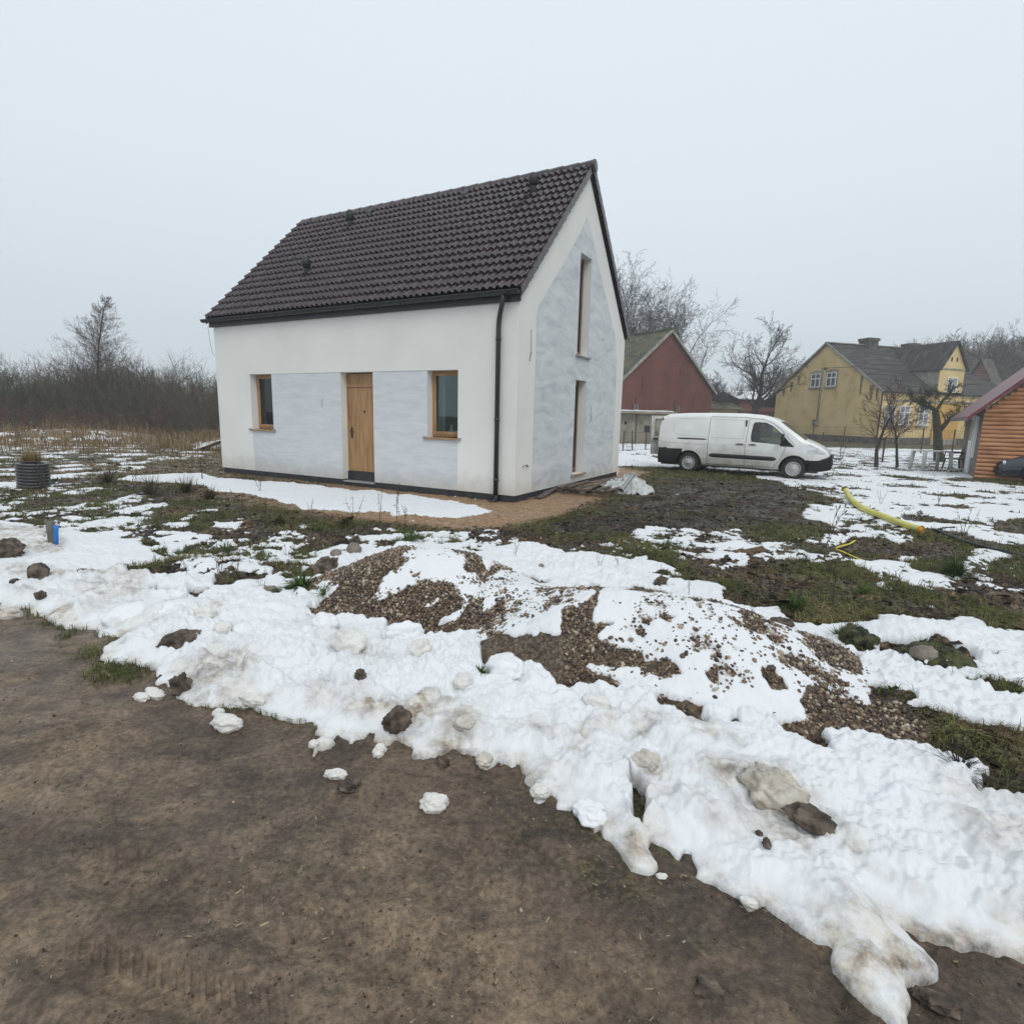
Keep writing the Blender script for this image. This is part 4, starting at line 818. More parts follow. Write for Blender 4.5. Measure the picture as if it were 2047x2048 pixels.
    for pts in ([(.62, 1.75), (1.56, 1.76)], [(.46, 1.60), (.48, 1.35), (.58, 1.25), (.80, 1.21), (1.56, 1.18)], [(1.70, 1.76), (2.68, 1.74), (2.68, 1.18), (1.70, 1.17)], [(.0, 1.0), (.5, .96), (1.6, .93)]):
        strip(pts, .007, 'pressed_crease', M['crease'], 6, -.001)
    # window surround
    strip(win+[win[0]], .012, 'window_seal', M['black'], 6, .002)
    # mirror
    for sg in (-1, 1):
        mb = MB(); mb.lathe([(0, -.05), (.09, -.045), (.12, 0), (.10, .05), (0, .06)], (0, 0, 0), 12, 'x'); o = mb.build('wing_mirror', M['black'], van)
        o.location = (3.80, sg*1.02, 1.22); o.scale = (.8, .9, 1.35)
        mb = MB(); mb.poly([(3.74, 0, .985), (4.14, 0, .985), (3.78, 0, 1.30)], (0, .01, 0)); mb.v[0][:, 1] += sg*.945 if sg > 0 else -.955; mb.build('window_corner', M['black'], van)
    # lamps
    for sg in (-1, 1):
        mb = MB(); P = np.zeros((6, 14, 3))
        for a, x in enumerate(np.linspace(4.50, 4.99, 14)):
            zh = top(x)-.055; zl = .80-.02*(x-4.5)
            for b_, t in enumerate(np.linspace(0, 1, 6)):
                z = zl+(max(zh, zl+.02)-zl)*t; P[b_, a] = (x+.0, sg*(half(x, z)+.006), z)
        mb.grid(P); mb.build('headlight', M['lamp'], van)
        mb = MB(); mb.cyl((5.0, sg*.62, .42), .06, .08, 16, 'x'); mb.build('fog_light', M['black'], van)
    mb = MB(); mb.cyl((4.30, -.915, .86), .03, .03, 10, 'y'); o = mb.build('side_repeater', M['lamp'], van)
    mb = MB(); mb.b(5.10, 5.14, -.45, .45, .62, .76); mb.build('grille', M['black'], van)
    # wheels
    for wx in WB:
        for sg in (-1, 1):
            e = D.objects.new('wheel', None); link(e, van); e.location = (wx, sg*.80, WZ)
            if sg > 0: e.rotation_euler = (0, 0, math.pi)
            mb = MB(); mb.lathe([(.20, .0), (.20, -.10), (.235, -.118), (.30, -.115), (.328, -.085), (.334, -.04), (.334, .06), (.31, .10), (.22, .11)], (0, 0, 0), 40, 'y'); mb.build('tyre', M['tyre'], e)
            mb = MB(); mb.lathe([(.205, -.06), (.215, -.115), (.205, -.122), (.195, -.105), (.155, -.100), (.12, -.112), (.09, -.128), (.05, -.130), (.045, -.138), (0, -.14)], (0, 0, 0), 40, 'y'); mb.build('hubcap', M['hub'], e)
            mb = MB()
            for k in range(14):
                a = k/14*2*math.pi; mb.cyl((.172*math.cos(a), -.104, .172*math.sin(a)), .015, .01, 8, 'y')
            mb.build('hub_slots', M['black'], e)
    for wx in WB:
        for sg in (-1, 1):
            mb = MB()
            an = np.linspace(-.15, math.pi+.15, 20); P = np.zeros((2, 20, 3))
            for b_, yy in enumerate((.93, .55)): P[b_, :, 0] = wx+np.cos(an)*(AR+.002); P[b_, :, 1] = sg*yy; P[b_, :, 2] = WZ+np.sin(an)*(AR+.002)
            mb.grid(P); mb.b(wx-.42, wx+.42, sg*.54, sg*.56, .25, .75); mb.build('wheel_arch', M['black'], van)
    mb = MB(); mb.b(.1, 4.8, -.82, .82, .22, .30); mb.b(2.70, 2.74, -.84, .84, .3, 1.75); mb.build('floor', M['black'], van)
    mb = MB(); mb.b(3.9, 4.5, -.8, .8, .5, 1.02); mb.build('dashboard', M['black'], van)
    for y in (-.42, .42):
        mb = MB(); mb.b(2.85, 3.35, y-.24, y+.24, .62, .78); mb.b(2.82, 2.95, y-.23, y+.23, .78, 1.38); mb.b(2.84, 2.93, y-.12, y+.12, 1.42, 1.58); mb.build('seat', M['dark_cloth'], van, bevel=.03)
    # rear frame and the two open doors
    mb = MB(); n = 20; fr_ = []
    mb.b(.03, .07, -.88, .88, .79, .86); mb.b(.16, .20, -.72, .72, 1.78, 1.86); mb.build('rear_frame', M['vanwhite'], van)
    def door(hy, ang, m1):
        e = D.objects.new('rear_door', None); link(e, van); e.location = (.04, hy, 0); e.rotation_euler = (0, 0, ang)
        # local: door extends along +y (0..0.84); the leaf leans forward at the top
        lean = lambda z: .0 if z < 1.0 else (z-1.0)*.22
        outer = [(0, .72), (0, 1.05), (-.0, 1.75), (.06, 1.83), (.62, 1.86), (.84, 1.84), (.84, .45), (.30, .45), (.22, .62)]
        w_ = [(.13, 1.16), (.15, 1.60), (.24, 1.70), (.70, 1.72), (.70, 1.14)]
        # bridged ring between outline and window
        O_ = [(0, .72), (0, 1.16), (0, 1.60), (.06, 1.83), (.84, 1.84), (.84, 1.14)]; 
        V_ = [(lean(z), y, z) for y, z in O_]+[(lean(z), y, z) for y, z in w_]
        Fq = [(0, 1, 6, 10), (1, 2, 7, 6), (2, 3, 8, 7), (3, 4, 9, 8), (4, 5, 10, 9), (5, 0, 10)]
        V_ += [(0, .30, .45), (0, .84, .45), (0, .22, .68)]; Fq += [(5, 12, 11, 13, 0)]
        mb = MB(); mb.add(V_, Fq); o = mb.build('door_panel', m1, e); sm = o.modifiers.new('s', 'SOLIDIFY'); sm.thickness = .05
        mb = MB(); mb.add([(lean(z)+.02, y, z) for y, z in w_], [(0, 1, 2, 3, 4)]); mb.build('door_window', M['carglass'], e)
        mb = MB(); mb.tube([(lean(z)-.004, y, z) for y, z in w_+[w_[0]]], .014, 6); mb.build('window_seal', M['black'], e)
        mb = MB(); mb.b(-.03, -.055, .60, .78, .98, 1.04); mb.cyl((.05, .06, 1.74), .05, .03, 10, 'x'); mb.build('door_latch', M['black'], e)
        return e
    door(-.86, R_(22), M['vandirt']); 
    f = door(.86, R_(118), M['vandirt']); f.scale = (1, 1, 1)
    return van
van = make_van()
# rear wheel and front wheel contacts fix its place
vr = G(1374.6, 944, 0)[:2]; vf = G(1583, 958.7, 0)[:2]; vd = (vf-vr); wbL = np.linalg.norm(vd); vs_c = wbL/3.12; ang = math.atan2(vd[1], vd[0])
vo = vr-np.array([math.cos(ang), math.sin(ang)])*1.04*vs_c+np.array([-math.sin(ang), math.cos(ang)])*.90*vs_c
van.location = (vo[0], vo[1], surf(vo[0], vo[1], False)-.015); van.rotation_euler = (0, 0, ang); van.scale = (vs_c,)*3
# ------------------------------------------------------------------ neighbouring buildings
def brickmat(name, c1, c2, mortar, sc=1.0, bump=.3):
    m = D.materials.new(name); N, L, P = nodes(m); tc = N.new('ShaderNodeTexCoord')
    mp = N.new('ShaderNodeMapping'); mp.inputs['Rotation'].default_value = (R_(90), 0, 0); L.new(tc.outputs['Object'], mp.inputs[0])
    b = N.new('ShaderNodeTexBrick'); b.inputs['Color1'].default_value = (*c1, 1); b.inputs['Color2'].default_value = (*c2, 1); b.inputs['Mortar'].default_value = (*mortar, 1)
    b.inputs['Scale'].default_value = sc; b.inputs['Brick Width'].default_value = .26; b.inputs['Row Height'].default_value = .085; b.inputs['Mortar Size'].default_value = .006
    L.new(mp.outputs[0], b.inputs['Vector']); n = N.new('ShaderNodeTexNoise'); n.inputs['Scale'].default_value = .7; n.inputs['Detail'].default_value = 7; L.new(tc.outputs['Object'], n.inputs['Vector'])
    r = N.new('ShaderNodeValToRGB'); L.new(n.outputs['Fac'], r.inputs[0]); r.color_ramp.elements[0].position = .3; r.color_ramp.elements[0].color = (.72, .72, .72, 1); r.color_ramp.elements[1].position = .7; r.color_ramp.elements[1].color = (1.12, 1.1, 1.08, 1)
    mx = N.new('ShaderNodeMix'); mx.data_type = 'RGBA'; mx.blend_type = 'MULTIPLY'; mx.inputs[0].default_value = 1; L.new(b.outputs['Color'], mx.inputs[6]); L.new(r.outputs[0], mx.inputs[7]); L.new(mx.outputs[2], P.inputs['Base Color']); P.inputs['Roughness'].default_value = .9
    return m
M['brick'] = brickmat('red_brick', (.155, .040, .028), (.115, .030, .022), (.15, .055, .042))
M['brick2'] = brickmat('old_brick', (.22, .075, .050), (.17, .06, .045), (.25, .16, .13))
M['mossroof'] = mat('mossy_roof_tile', [(.035, .034, .026), (.075, .075, .045), (.15, .145, .065)], 1.3, .9, .6, 18, stretch=(1, 1, 2.5), detail=9, pos=[.32, .5, .72])
M['eternit'] = mat('grey_roof_sheet', [(.018, .017, .017), (.040, .037, .036), (.10, .092, .085)], 1.4, .85, .4, 8, stretch=(.6, 3, 1), detail=7, pos=[.35, .52, .75])
M['ochre'] = mat('ochre_render', [(.46, .33, .145), (.64, .48, .225), (.70, .55, .28)], .8, .9, .2, 20, detail=9, pos=[.25, .45, .7])
M['ochre2'] = mat('ochre_render_fresh', [(.50, .29, .065), (.60, .36, .095)], 1.2, .9, detail=7)
M['trimgrey'] = mat('trim_grey', [(.20, .19, .16), (.36, .34, .30)], 3, .9)
M['stain'] = mat('rust_stain', [(.13, .08, .04), (.28, .18, .08)], 3, .9, detail=8)
M['stone'] = mat('field_stone', [(.045, .038, .034), (.11, .095, .085), (.17, .15, .13)], 3.5, .9, .8, 6, pos=[.35, .5, .7], dist=.05)
M['white'] = mat('white_paint', (.80, .81, .81), rough=.5)
M['darkpane'] = mat('old_window_glass', (.035, .035, .038), rough=.08)
M['palepane'] = mat('curtained_glass', [(.16, .175, .185), (.40, .42, .43)], 8, .12, stretch=(6, 6, 1))
M['concrete'] = mat('concrete_old', [(.13, .115, .085), (.26, .235, .18), (.33, .31, .25)], 1.1, .92, .3, 20, detail=10, pos=[.32, .5, .7])
M['logs'] = mat('stained_logs', [(.24, .095, .038), (.44, .205, .092), (.54, .29, .145)], 1.3, .65, .25, 20, stretch=(1, 1, 6), detail=9, pos=[.3, .5, .72])
M['greyplank'] = mat('grey_boards', [(.13, .10, .085), (.20, .16, .14)], 3, .8, stretch=(1, 1, 4))
M['darkbrick'] = mat('sooty_render', [(.05, .048, .042), (.12, .11, .095)], 2, .95)
M['redsheet'] = mat('red_metal_sheet', [(.12, .018, .030), (.17, .035, .045)], 3, .4)
M['rustpost'] = mat('rusty_steel', [(.035, .018, .014), (.09, .045, .030)], 8, .85)
M['snowp'] = snow_mat('snow_on_roofs', attr=False, dirtf=.12)

def gabled(name, label, K, yaw, Wd, Ln, ze, zr, wall, roof, z0=-.15, over=(.25, .25), extra_back=0, gl=None):
    """local x: along the ridge away from gable; local y: across the gable"""
    o = thing(name, label, 'building', (K[0], K[1], 0), yaw)
    m = MB(); m.add([(0, 0, z0), (0, Wd, z0), (0, Wd, ze), (0, Wd/2, zr), (0, 0, ze)], [(0, 1, 2, 3, 4)]); m.build('gable_wall', wall, o)
    m = MB(); m.add([(0, 0, z0), (Ln, 0, z0), (Ln, 0, ze), (0, 0, ze), (0, Wd, z0), (Ln, Wd, z0), (Ln, Wd, ze), (0, Wd, ze), (Ln, Wd/2, zr)], [(0, 1, 2, 3), (4, 7, 6, 5), (1, 5, 6, 8, 2)]); m.build('wall', wall, o)
    sl = (zr-ze)/(Wd/2)
    for s in (0, 1):
        ov = over[1]+(extra_back if s else 0); y0 = -ov; 
        pts = [(y0, ze-ov*sl), (Wd/2, zr), (Wd/2, zr+.14), (y0, ze-ov*sl+.12)]
        if s: pts = [(Wd-a, b_) for a, b_ in pts]
        m = MB(); m.poly([(-over[0], a, b_+.01) for a, b_ in pts], (Ln+over[0]*2, 0, 0)); m.build('roof', roof, o)
    return o
# red brick barn
bar_v = np.array([math.cos(.533), math.sin(.533)]); apx = np.array([12.178, 46.]); half_ = 5.41
Kb = apx+bar_v*half_                       # right corner; local y runs left along the gable
barn = gabled('brick_barn', 'tall red brick barn gable with mossy tiled roof behind the van', Kb, .533+math.pi/2, half_*2, 16, 4.05, 8.5, M['brick'], M['mossroof'], over=(.22, .3))
def bl(y, z, w, h, name, m, par, d=.04, x=-.03, **k):   # something flat on a gable wall (x=0 plane)
    b_ = MB(); b_.b(x-d/2, x+d/2, y-w/2, y+w/2, z-h/2, z+h/2); return b_.build(name, m, par, **k)
def local_on(o, px, py, axis='x', off=0.):    # where a sight line meets a wall plane, in the thing's own frame
    yaw = o.rotation_euler[2]; ax = np.array([math.cos(yaw), math.sin(yaw), 0]); ay = np.array([-ax[1], ax[0], 0]); n = ax if axis == 'x' else ay
    d = FW*FOC+RT*(px-1023.5)-UP*(py-1024); O = np.array([0, 0, CAMH]); K = np.array([o.location[0], o.location[1], 0])+n*off
    t = ((K-O)@n)/(d@n); P = O+d*t-np.array([o.location[0], o.location[1], 0]); return float(P@ax), float(P@ay), float(P[2])
for (cx, cy, w_, h_, bars) in ((1230+300/7.43, 640+1285/7.43, .55, .38, 4), (1230+915/7.43, 640+1345/7.43, .50, .80, 3)):
    _, y, z = local_on(barn, cx, cy); f = bl(y, z, w_, h_, 'window', M['darkpane'], barn)
    for k in range(bars): mb = MB(); mb.b(-.08, -.06, y-w_/2+(k+.5)*w_/bars-.02, y-w_/2+(k+.5)*w_/bars+.02, z-h_/2, z+h_/2); mb.build('bar', M['trimgrey'], f)
_, y, z = local_on(barn, 1230+305/7.43, 640+1335/7.43); bl(y, z, .5, .16, 'sill_patch', M['concrete'], barn)
for (cx, cy, h_) in ((1283, 770, .9), (1384, 805, 1.1), (1360, 745, .5), (1271, 800, .5), (1348, 806, .5)):
    _, y, z = local_on(barn, cx, cy); bl(y, z, .05, h_, 'wall_anchor', M['rustpost'], barn, .03)
for s in (1, -1):
    mb = MB(); mb.bar((-.25, half_+s*(half_+.3), 4.05-.25+.05), (-.25, half_, 8.5+.05), .06, .20); mb.build('verge_board', M['trimgrey'], barn)
mb = MB(); mb.bar((-.25, half_, 8.66), (16.2, half_, 8.66), .25, .12); mb.build('ridge', M['mossroof'], barn)
# low concrete shed in front of it
Ks = np.array([10.6, 38.8]); shed = thing('concrete_shed', 'low mouldy concrete shed with snow on its flat roof, between house and van', 'shed', (Ks[0], Ks[1], 0), R_(8))
mb = MB(); mb.b(-8, 0, 0, 5, -.2, 1.95); mb.build('wall', M['concrete'], shed)
mb = MB(); mb.b(-8.3, .35, -.45, 5.3, 1.98, 2.12); sr = mb.build('roof', M['concrete'], shed)
mb = MB(); Pg = np.zeros((24, 60, 3)); gx_, gy_ = np.meshgrid(np.linspace(-8.28, .33, 60), np.linspace(-.44, 5.28, 24)); Pg[..., 0] = gx_; Pg[..., 1] = gy_; Pg[..., 2] = 2.14+.07*(1-np.exp(-np.minimum(np.minimum(gx_+8.28, .33-gx_), np.minimum(gy_+.44, 5.28-gy_))*6))+.02*perlin(gx_*2, gy_*2, 3); mb.grid(Pg); mb.build('snow_cover', M['snowp'], sr)
for (cx, cy, w_, h_) in ((1230+152/7.43, 640+1530/7.43, .16, .2), (1230+472/7.43, 640+1618/7.43, .4, .45)):
    x, _, z = local_on(shed, cx, cy, 'y'); b_ = MB(); b_.b(x-w_/2, x+w_/2, -.03, .0, z-h_/2, z+h_/2); b_.build('window', M['darkpane'], shed)
x, _, z = local_on(shed, 1230+300/7.43, 640+1700/7.43, 'y'); b_ = MB(); b_.b(x-.05, x+.05, -.02, 0, 0, 1.9); b_.build('damp_streak', M['mossroof'], shed)
# the ochre house
Ky = np.array([30.345, 47.313]); yel = thing('ochre_house', 'old ochre rendered house with grey sheet roof, cross gable and field stone base', 'house', (Ky[0], Ky[1], 0), .276)
Wy, Ly, zey, zry = 12.2, 15.4, 4.42, 8.80; sly = (zry-zey)/(6.25)
mb = MB(); mb.add([(0, 0, .55), (0, Wy, .55), (0, Wy, zry-(Wy-6.25)*sly), (0, 6.25, zry), (0, 0, zey)], [(0, 1, 2, 3, 4)]); mb.build('gable_wall', M['ochre'], yel)
mb = MB(); mb.add([(0, 0, .55), (Ly, 0, .55), (Ly, 0, zey), (0, 0, zey), (0, Wy, .55), (Ly, Wy, .55), (Ly, Wy, zey), (0, Wy, zey)], [(0, 1, 2, 3), (4, 7, 6, 5), (1, 5, 6, 2)]); mb.build('wall', M['ochre'], yel)
mb = MB(); mb.b(-.06, Ly, -.06, Wy+.06, -.4, .56); mb.build('stone_base', M['stone'], yel)
# wavy front slope: sheets in rows
def slope(x0, x1, y0, ym, zfun, th=.10, name='roof', m=M['eternit'], par=yel):
    k = 9; mb = MB()
    for i in range(k):
        a, b_ = y0+(ym-y0)*i/k, y0+(ym-y0)*(i+1)/k+.04*(1 if ym > y0 else -1)
        if i == k-1: b_ = ym
        xa, xb = (x1-(x1-10.6)*min(1, abs(q-y0)/abs(6.25-y0)) for q in (a, b_)); mb.add([(x0, a, zfun(a)+th+.03), (x0, b_, zfun(b_)+th), (x0, b_, zfun(b_)), (x0, a, zfun(a)), (xa, a, zfun(a)+th+.03), (xb, b_, zfun(b_)+th), (xb, b_, zfun(b_)), (xa, a, zfun(a))], [(0, 1, 2, 3), (7, 6, 5, 4), (0, 4, 5, 1), (1, 5, 6, 2), (2, 6, 7, 3), (3, 7, 4, 0)])
    return mb.build(name, m, par)
zf = lambda y: zey+y*sly; zbk = lambda y: zry-(y-6.25)*sly
slope(-.15, Ly+.2, -.28, 6.25, zf); slope(-.15, Ly+.2, 14.3, 6.25, zbk)
mb = MB(); mb.bar((-.2, -.28, zf(-.28)+.08), (-.2, 6.25, zry+.08), .08, .16); mb.build('verge_board', M['trimgrey'], yel); mb = MB(); mb.bar((-.2, 6.25, zry+.08), (-.2, 14.3, zbk(14.3)+.08), .08, .16); mb.build('verge_board', M['trimgrey'], yel)
mb = MB(); mb.poly([(Ly+.2, -.28, zey-.2), (Ly+.2, 12.8, zey-.2), (10.6, 6.25, zry+.05)], (0, 0, .12)); mb.build('roof', M['eternit'], yel)
mb = MB(); mb.bar((-.2, 6.25, zry+.15), (10.6, 6.25, zry+.15), .3, .08); mb.build('ridge', M['trimgrey'], yel)
for x0, x1 in ((0, 5.8), (8.75, Ly)): mb = MB(); mb.b(x0, x1, -.12, -.0, zey-.22, zey-.02); mb.build('cornice', M['trimgrey'], yel)
mb = MB(); mb.b(0, Ly, -.05, 0, 3.58, 3.70); mb.build('belt_course', M['trimgrey'], yel)
def yw(a0, a1, z0, z1, plane, bars_v, bars_h, pane, surround=True, arch=False):
    def T(m, u0, u1, d0, d1, z0, z1):
        if plane == 'g': m.b(-d1, -d0, u0, u1, z0, z1)
        else: m.b(u0, u1, -d1, -d0, z0, z1)
    f = MB(); w_ = .07
    T(f, a0, a0+w_, .0, .09, z0, z1); T(f, a1-w_, a1, .0, .09, z0, z1); T(f, a0+w_, a1-w_, 0, .09, z1-w_, z1); T(f, a0+w_, a1-w_, 0, .09, z0, z0+w_)
    for t in bars_v: u = a0+(a1-a0)*t; T(f, u-.04, u+.04, 0, .085, z0+w_, z1-w_)
    for t in bars_h: z = z0+(z1-z0)*t; T(f, a0+w_, a1-w_, 0, .088, z-.045, z+.045)
    o = f.build('window', M['white'], yel); p = MB(); T(p, a0+.02, a1-.02, .01, .04, z0+.02, z1-.02); p.build('pane', pane, o)
    s = MB(); T(s, a0-.14, a1+.14, .0, .16, z0-.16, z0-.05); s.build('window_sill', M['trimgrey'], o)
    if surround:
        s = MB(); T(s, a0-.15, a0-.004, 0, .03, z0-.04, z1+.1); T(s, a1+.004, a1+.15, 0, .03, z0-.04, z1+.1); T(s, a0-.15, a1+.15, 0, .034, z1+.004, z1+.16)
        if arch:
            n = 10; pts = [(a0-.15+(a1-a0+.3)*i/n, z1+.16+.12*math.sin(math.pi*i/n)) for i in range(n+1)]+[(a1+.15, z1+.15), (a0-.15, z1+.15)]
            s.poly([((-.033, a, b_) if plane == 'g' else (a, -.033, b_)) for a, b_ in pts], (.03, 0, 0) if plane == 'g' else (0, .03, 0))
        s.build('window_surround', M['trimgrey'], o)
yw(6.60, 7.72, 4.95, 6.20, 'g', [.5], [.62], M['darkpane'], arch=True); yw(4.80, 5.88, 4.95, 6.20, 'g', [.5], [.62], M['darkpane'], arch=True)
for a0, a1 in ((.45, 1.62), (2.04, 3.2), (4.2, 5.32)): yw(a0, a1, 1.62, 3.22, 'f', [.5], [.65], M['palepane'], False)
mb = MB(); mb.b(-.22, 0, 6.28, 6.80, 1.36, 1.95); eb = mb.build('meter_box', M['trimgrey'], yel); 
for z0 in (1.72, 1.45): mb = MB(); mb.b(-.24, -.22, 6.55, 6.74, z0, z0+.15); mb.build('meter_face', M['darkpane'], eb)
for y in (6.38, 6.55):
    mb = MB(); mb.tube([(-.04, y, 1.95), (-.04, y, 6.75)], .03, 6); mb.build('conduit', M['trimgrey'], yel)
mb = MB(); mb.lathe([(.0, -.09), (.11, -.08), (.13, 0), (.11, .08), (0, .09)], (-.2, 6.0, 6.58), 12, 'x'); ins = mb.build('insulator', M['rustpost'], yel)
mb = MB(); mb.tube([(-.25, 5.9, 6.62), (-.3, 3.0, 6.50), (-.25, 1.7, 6.50)], .022, 5); mb.build('cable', M['black'], yel)
# rust and damp running down the render
for (y, zt_, w_, h_) in ((2.1, 5.75, .32, 1.9), (1.0, 4.9, .55, 1.4), (.45, 4.6, .35, 1.1), (10.2, 5.6, .5, 1.1), (9.3, 6.2, .4, 1.0), (11.2, 4.9, .5, .7)):
    n = 12; pts = []
    for i in range(n): pts.append((y-w_/2*(1-.75*i/n)*(1+.3*math.sin(i*2.1+y)), zt_-h_*i/n))
    for i in range(n-1, -1, -1): pts.append((y+w_/2*(1-.75*i/n)*(1+.3*math.cos(i*1.7+y)), zt_-h_*i/n))
    mb = MB(); mb.poly([(-.006, a, b_) for a, b_ in pts], (.003, 0, 0)); mb.build('rust_streak', M['stain'], yel)
mb = MB(); mb.tube([(-.05, -.12, zey-.05), (-.05, -.12, .2)], .06, 8); mb.build('downpipe', M['rustpost'], yel)
# cross gable, flush with the front wall, a few centimetres proud
cx0, cx1, cze, czr = 5.85, 8.62, 6.50, 8.62; cm_ = (cx0+cx1)/2
mb = MB(); mb.add([(cx0, -.10, 3.72), (cx1, -.10, 3.72), (cx1, -.10, cze), (cm_, -.10, czr), (cx0, -.10, cze)], [(0, 1, 2, 3, 4)])
mb.add([(cx0, -.10, 3.72), (cx0, 4.5, 3.72), (cx0, 4.5, cze), (cx0, -.10, cze), (cx1, -.10, 3.72), (cx1, 4.5, 3.72), (cx1, 4.5, cze), (cx1, -.10, cze)], [(0, 1, 2, 3), (4, 7, 6, 5)]); cg = mb.build('cross_gable', M['ochre'], yel)
mb = MB(); mb.b(cx0, cx1+.1, -.13, -.008, .02, 3.56); mb.build('porch_front', M['ochre2'], yel, label='brighter ochre ground floor bay'); mb = MB(); mb.b(cx0, cx1+.1, -.16, -.134, .0, .45); mb.build('porch_base', M['trimgrey'], yel)
mb = MB(); mb.b(cx0-.012, cx0-.002, -.05, 4.4, 4.0, cze-.02); mb.build('cheek', M['trimgrey'], yel)
for s in (-1, 1):
    e_ = cm_+s*((cx1-cx0)/2+.18); ez = cze-.18*(czr-cze)/((cx1-cx0)/2)
    mb = MB(); mb.poly([(e_, -.35, ez+.03), (cm_, -.35, czr+.03), (cm_, -.35, czr+.15), (e_, -.35, ez+.15)], (0, 6.7, 0)); mb.build('roof', M['eternit'], yel)
mb = MB(); mb.b(cx0-.1, cx1+.1, -.16, -.104, cze-.16, cze-.04); mb.build('string_course', M['trimgrey'], cg)
for x in (cm_-.3, cm_+.3): mb = MB(); mb.b(x-.07, x+.07, -.13, -.104, 7.05, 7.4); mb.build('vent_slot', M['rustpost'], cg)
oy = yw; f = MB(); a0, a1, z0, z1 = 6.72, 7.86, 4.45, 5.72
f.b(a0, a0+.07, -.2, -.11, z0, z1); f.b(a1-.07, a1, -.2, -.11, z0, z1); f.b(a0+.07, a1-.07, -.2, -.11, z1-.07, z1); f.b(a0+.07, a1-.07, -.2, -.11, z0, z0+.07); f.b((a0+a1)/2-.04, (a0+a1)/2+.04, -.19, -.11, z0+.07, z1-.07)
fo = f.build('window', M['white'], cg); p = MB(); p.b(a0+.02, a1-.02, -.15, -.12, z0+.02, z1-.02); p.build('pane', M['palepane'], fo)
for (x0, x1, zt2) in ((4.05, 5.35, 9.55), (9.3, 10.3, 9.35)):
    mb = MB(); mb.b(x0+.08, x1-.08, 5.7, 6.8, 7.8, zt2-.25); ch = mb.build('chimney', M['darkbrick'], yel); mb = MB(); mb.b(x0, x1, 5.62, 6.88, zt2-.25, zt2); mb.build('chimney_cap', M['darkbrick'], ch)
mb = MB(); mb.b(9.6, 10.6, -.03, 0, 1.6, 3.2); mb.build('door', M['stain'], yel)
# brick house with steep brown roof farther right
gabled('brick_house', 'distant dark brick building whose steep roof shows right of the cross gable', (50.6, 60.6), .276, 3.2, 1.2, 5.8, 8.7, M['brick2'], M['darkbrick'])
# red brick barn with snow on the roof, seen left of the ochre gable
rb = thing('brick_outbuilding', 'low red brick outbuilding with snow on its roof left of the ochre house', 'building', (24.5, 62, 0), R_(6))
mb = MB(); mb.b(0, 9, 0, 7, -.2, 3.9); mb.build('wall', M['brick2'], rb); mb = MB(); mb.poly([(-.4, -.4, 3.95), (-.4, 3.5, 4.9), (-.4, 7.4, 3.95)], (9.8, 0, 0)); r_ = mb.build('roof', M['eternit'], rb)
mb = MB(); mb.poly([(-.41, -.42, 3.98), (-.41, 3.5, 4.94), (-.41, 3.5, 5.04), (-.41, -.42, 4.08)], (9.82, 0, 0)); mb.build('snow_cover', M['snowp'], r_)
for x0 in (3.0, 5.4): mb = MB(); mb.b(x0, x0+.7, -.04, 0, .9, 2.1); mb.build('window', M['darkpane'], rb)
mb = MB(); mb.b(0, 9, -.06, 0, 2.6, 2.72); mb.build('belt_course', M['rustpost'], rb)
# low yellowish building behind the van roof
lb = thing('low_outbuilding', 'low pale yellow outbuilding under a mossy roof behind the van', 'building', (17.2, 60, 0), R_(2))
mb = MB(); mb.b(0, 6.5, 0, 5, -.2, 2.9); mb.build('wall', M['ochre'], lb); mb = MB(); mb.poly([(-.4, -.5, 2.85), (-.4, 2.5, 3.6), (-.4, 5.5, 2.85)], (7.3, 0, 0)); mb.build('roof', M['mossroof'], lb)
mb = MB(); mb.b(1.2, 2.0, -.04, 0, 1.2, 2.1); mb.build('window', M['darkpane'], lb); mb = MB(); mb.b(3.6, 4.2, -.04, 0, 1.2, 2.1); mb.build('window', M['darkpane'], lb)
# log cabin on the right: local x along the log gable, y along the grey side
cab = thing('log_cabin', 'orange stained log cabin with red metal roof edge at the right', 'cabin', (14.541, 17.608, 0), -.585)
ce, csl, cw = 2.17, 1.0, 3.3
mb = MB(); mb.b(.02, 2*cw, .08, 5.05, -.15, ce); mb.add([(.02, .08, ce), (2*cw, .08, ce), (cw, .08, ce+cw*csl)], [(0, 1, 2)]); mb.build('side_wall', M['greyplank'], cab, label='grey board side wall')
mb = MB(); lh = .128; k = 0; z = .0
while z < ce+cw*csl-.1:
    x0 = max(0, (z+lh-ce)/csl+.02); x1 = 2*cw-x0
    if x1-x0 < .2: break
    an = np.linspace(-math.pi/2, math.pi/2, 7); n = 22; P = np.zeros((7, n, 3)); xx = np.linspace(x0, x1, n)
    jit = .004*rng.standard_normal(n)
    for i, a in enumerate(an): P[i, :, 0] = xx; P[i, :, 1] = .075-math.cos(a)*.055+jit*math.cos(a); P[i, :, 2] = z+lh/2+math.sin(a)*lh/2
    mb.grid(P); z += lh
mb.build('log_wall', M['logs'], cab)
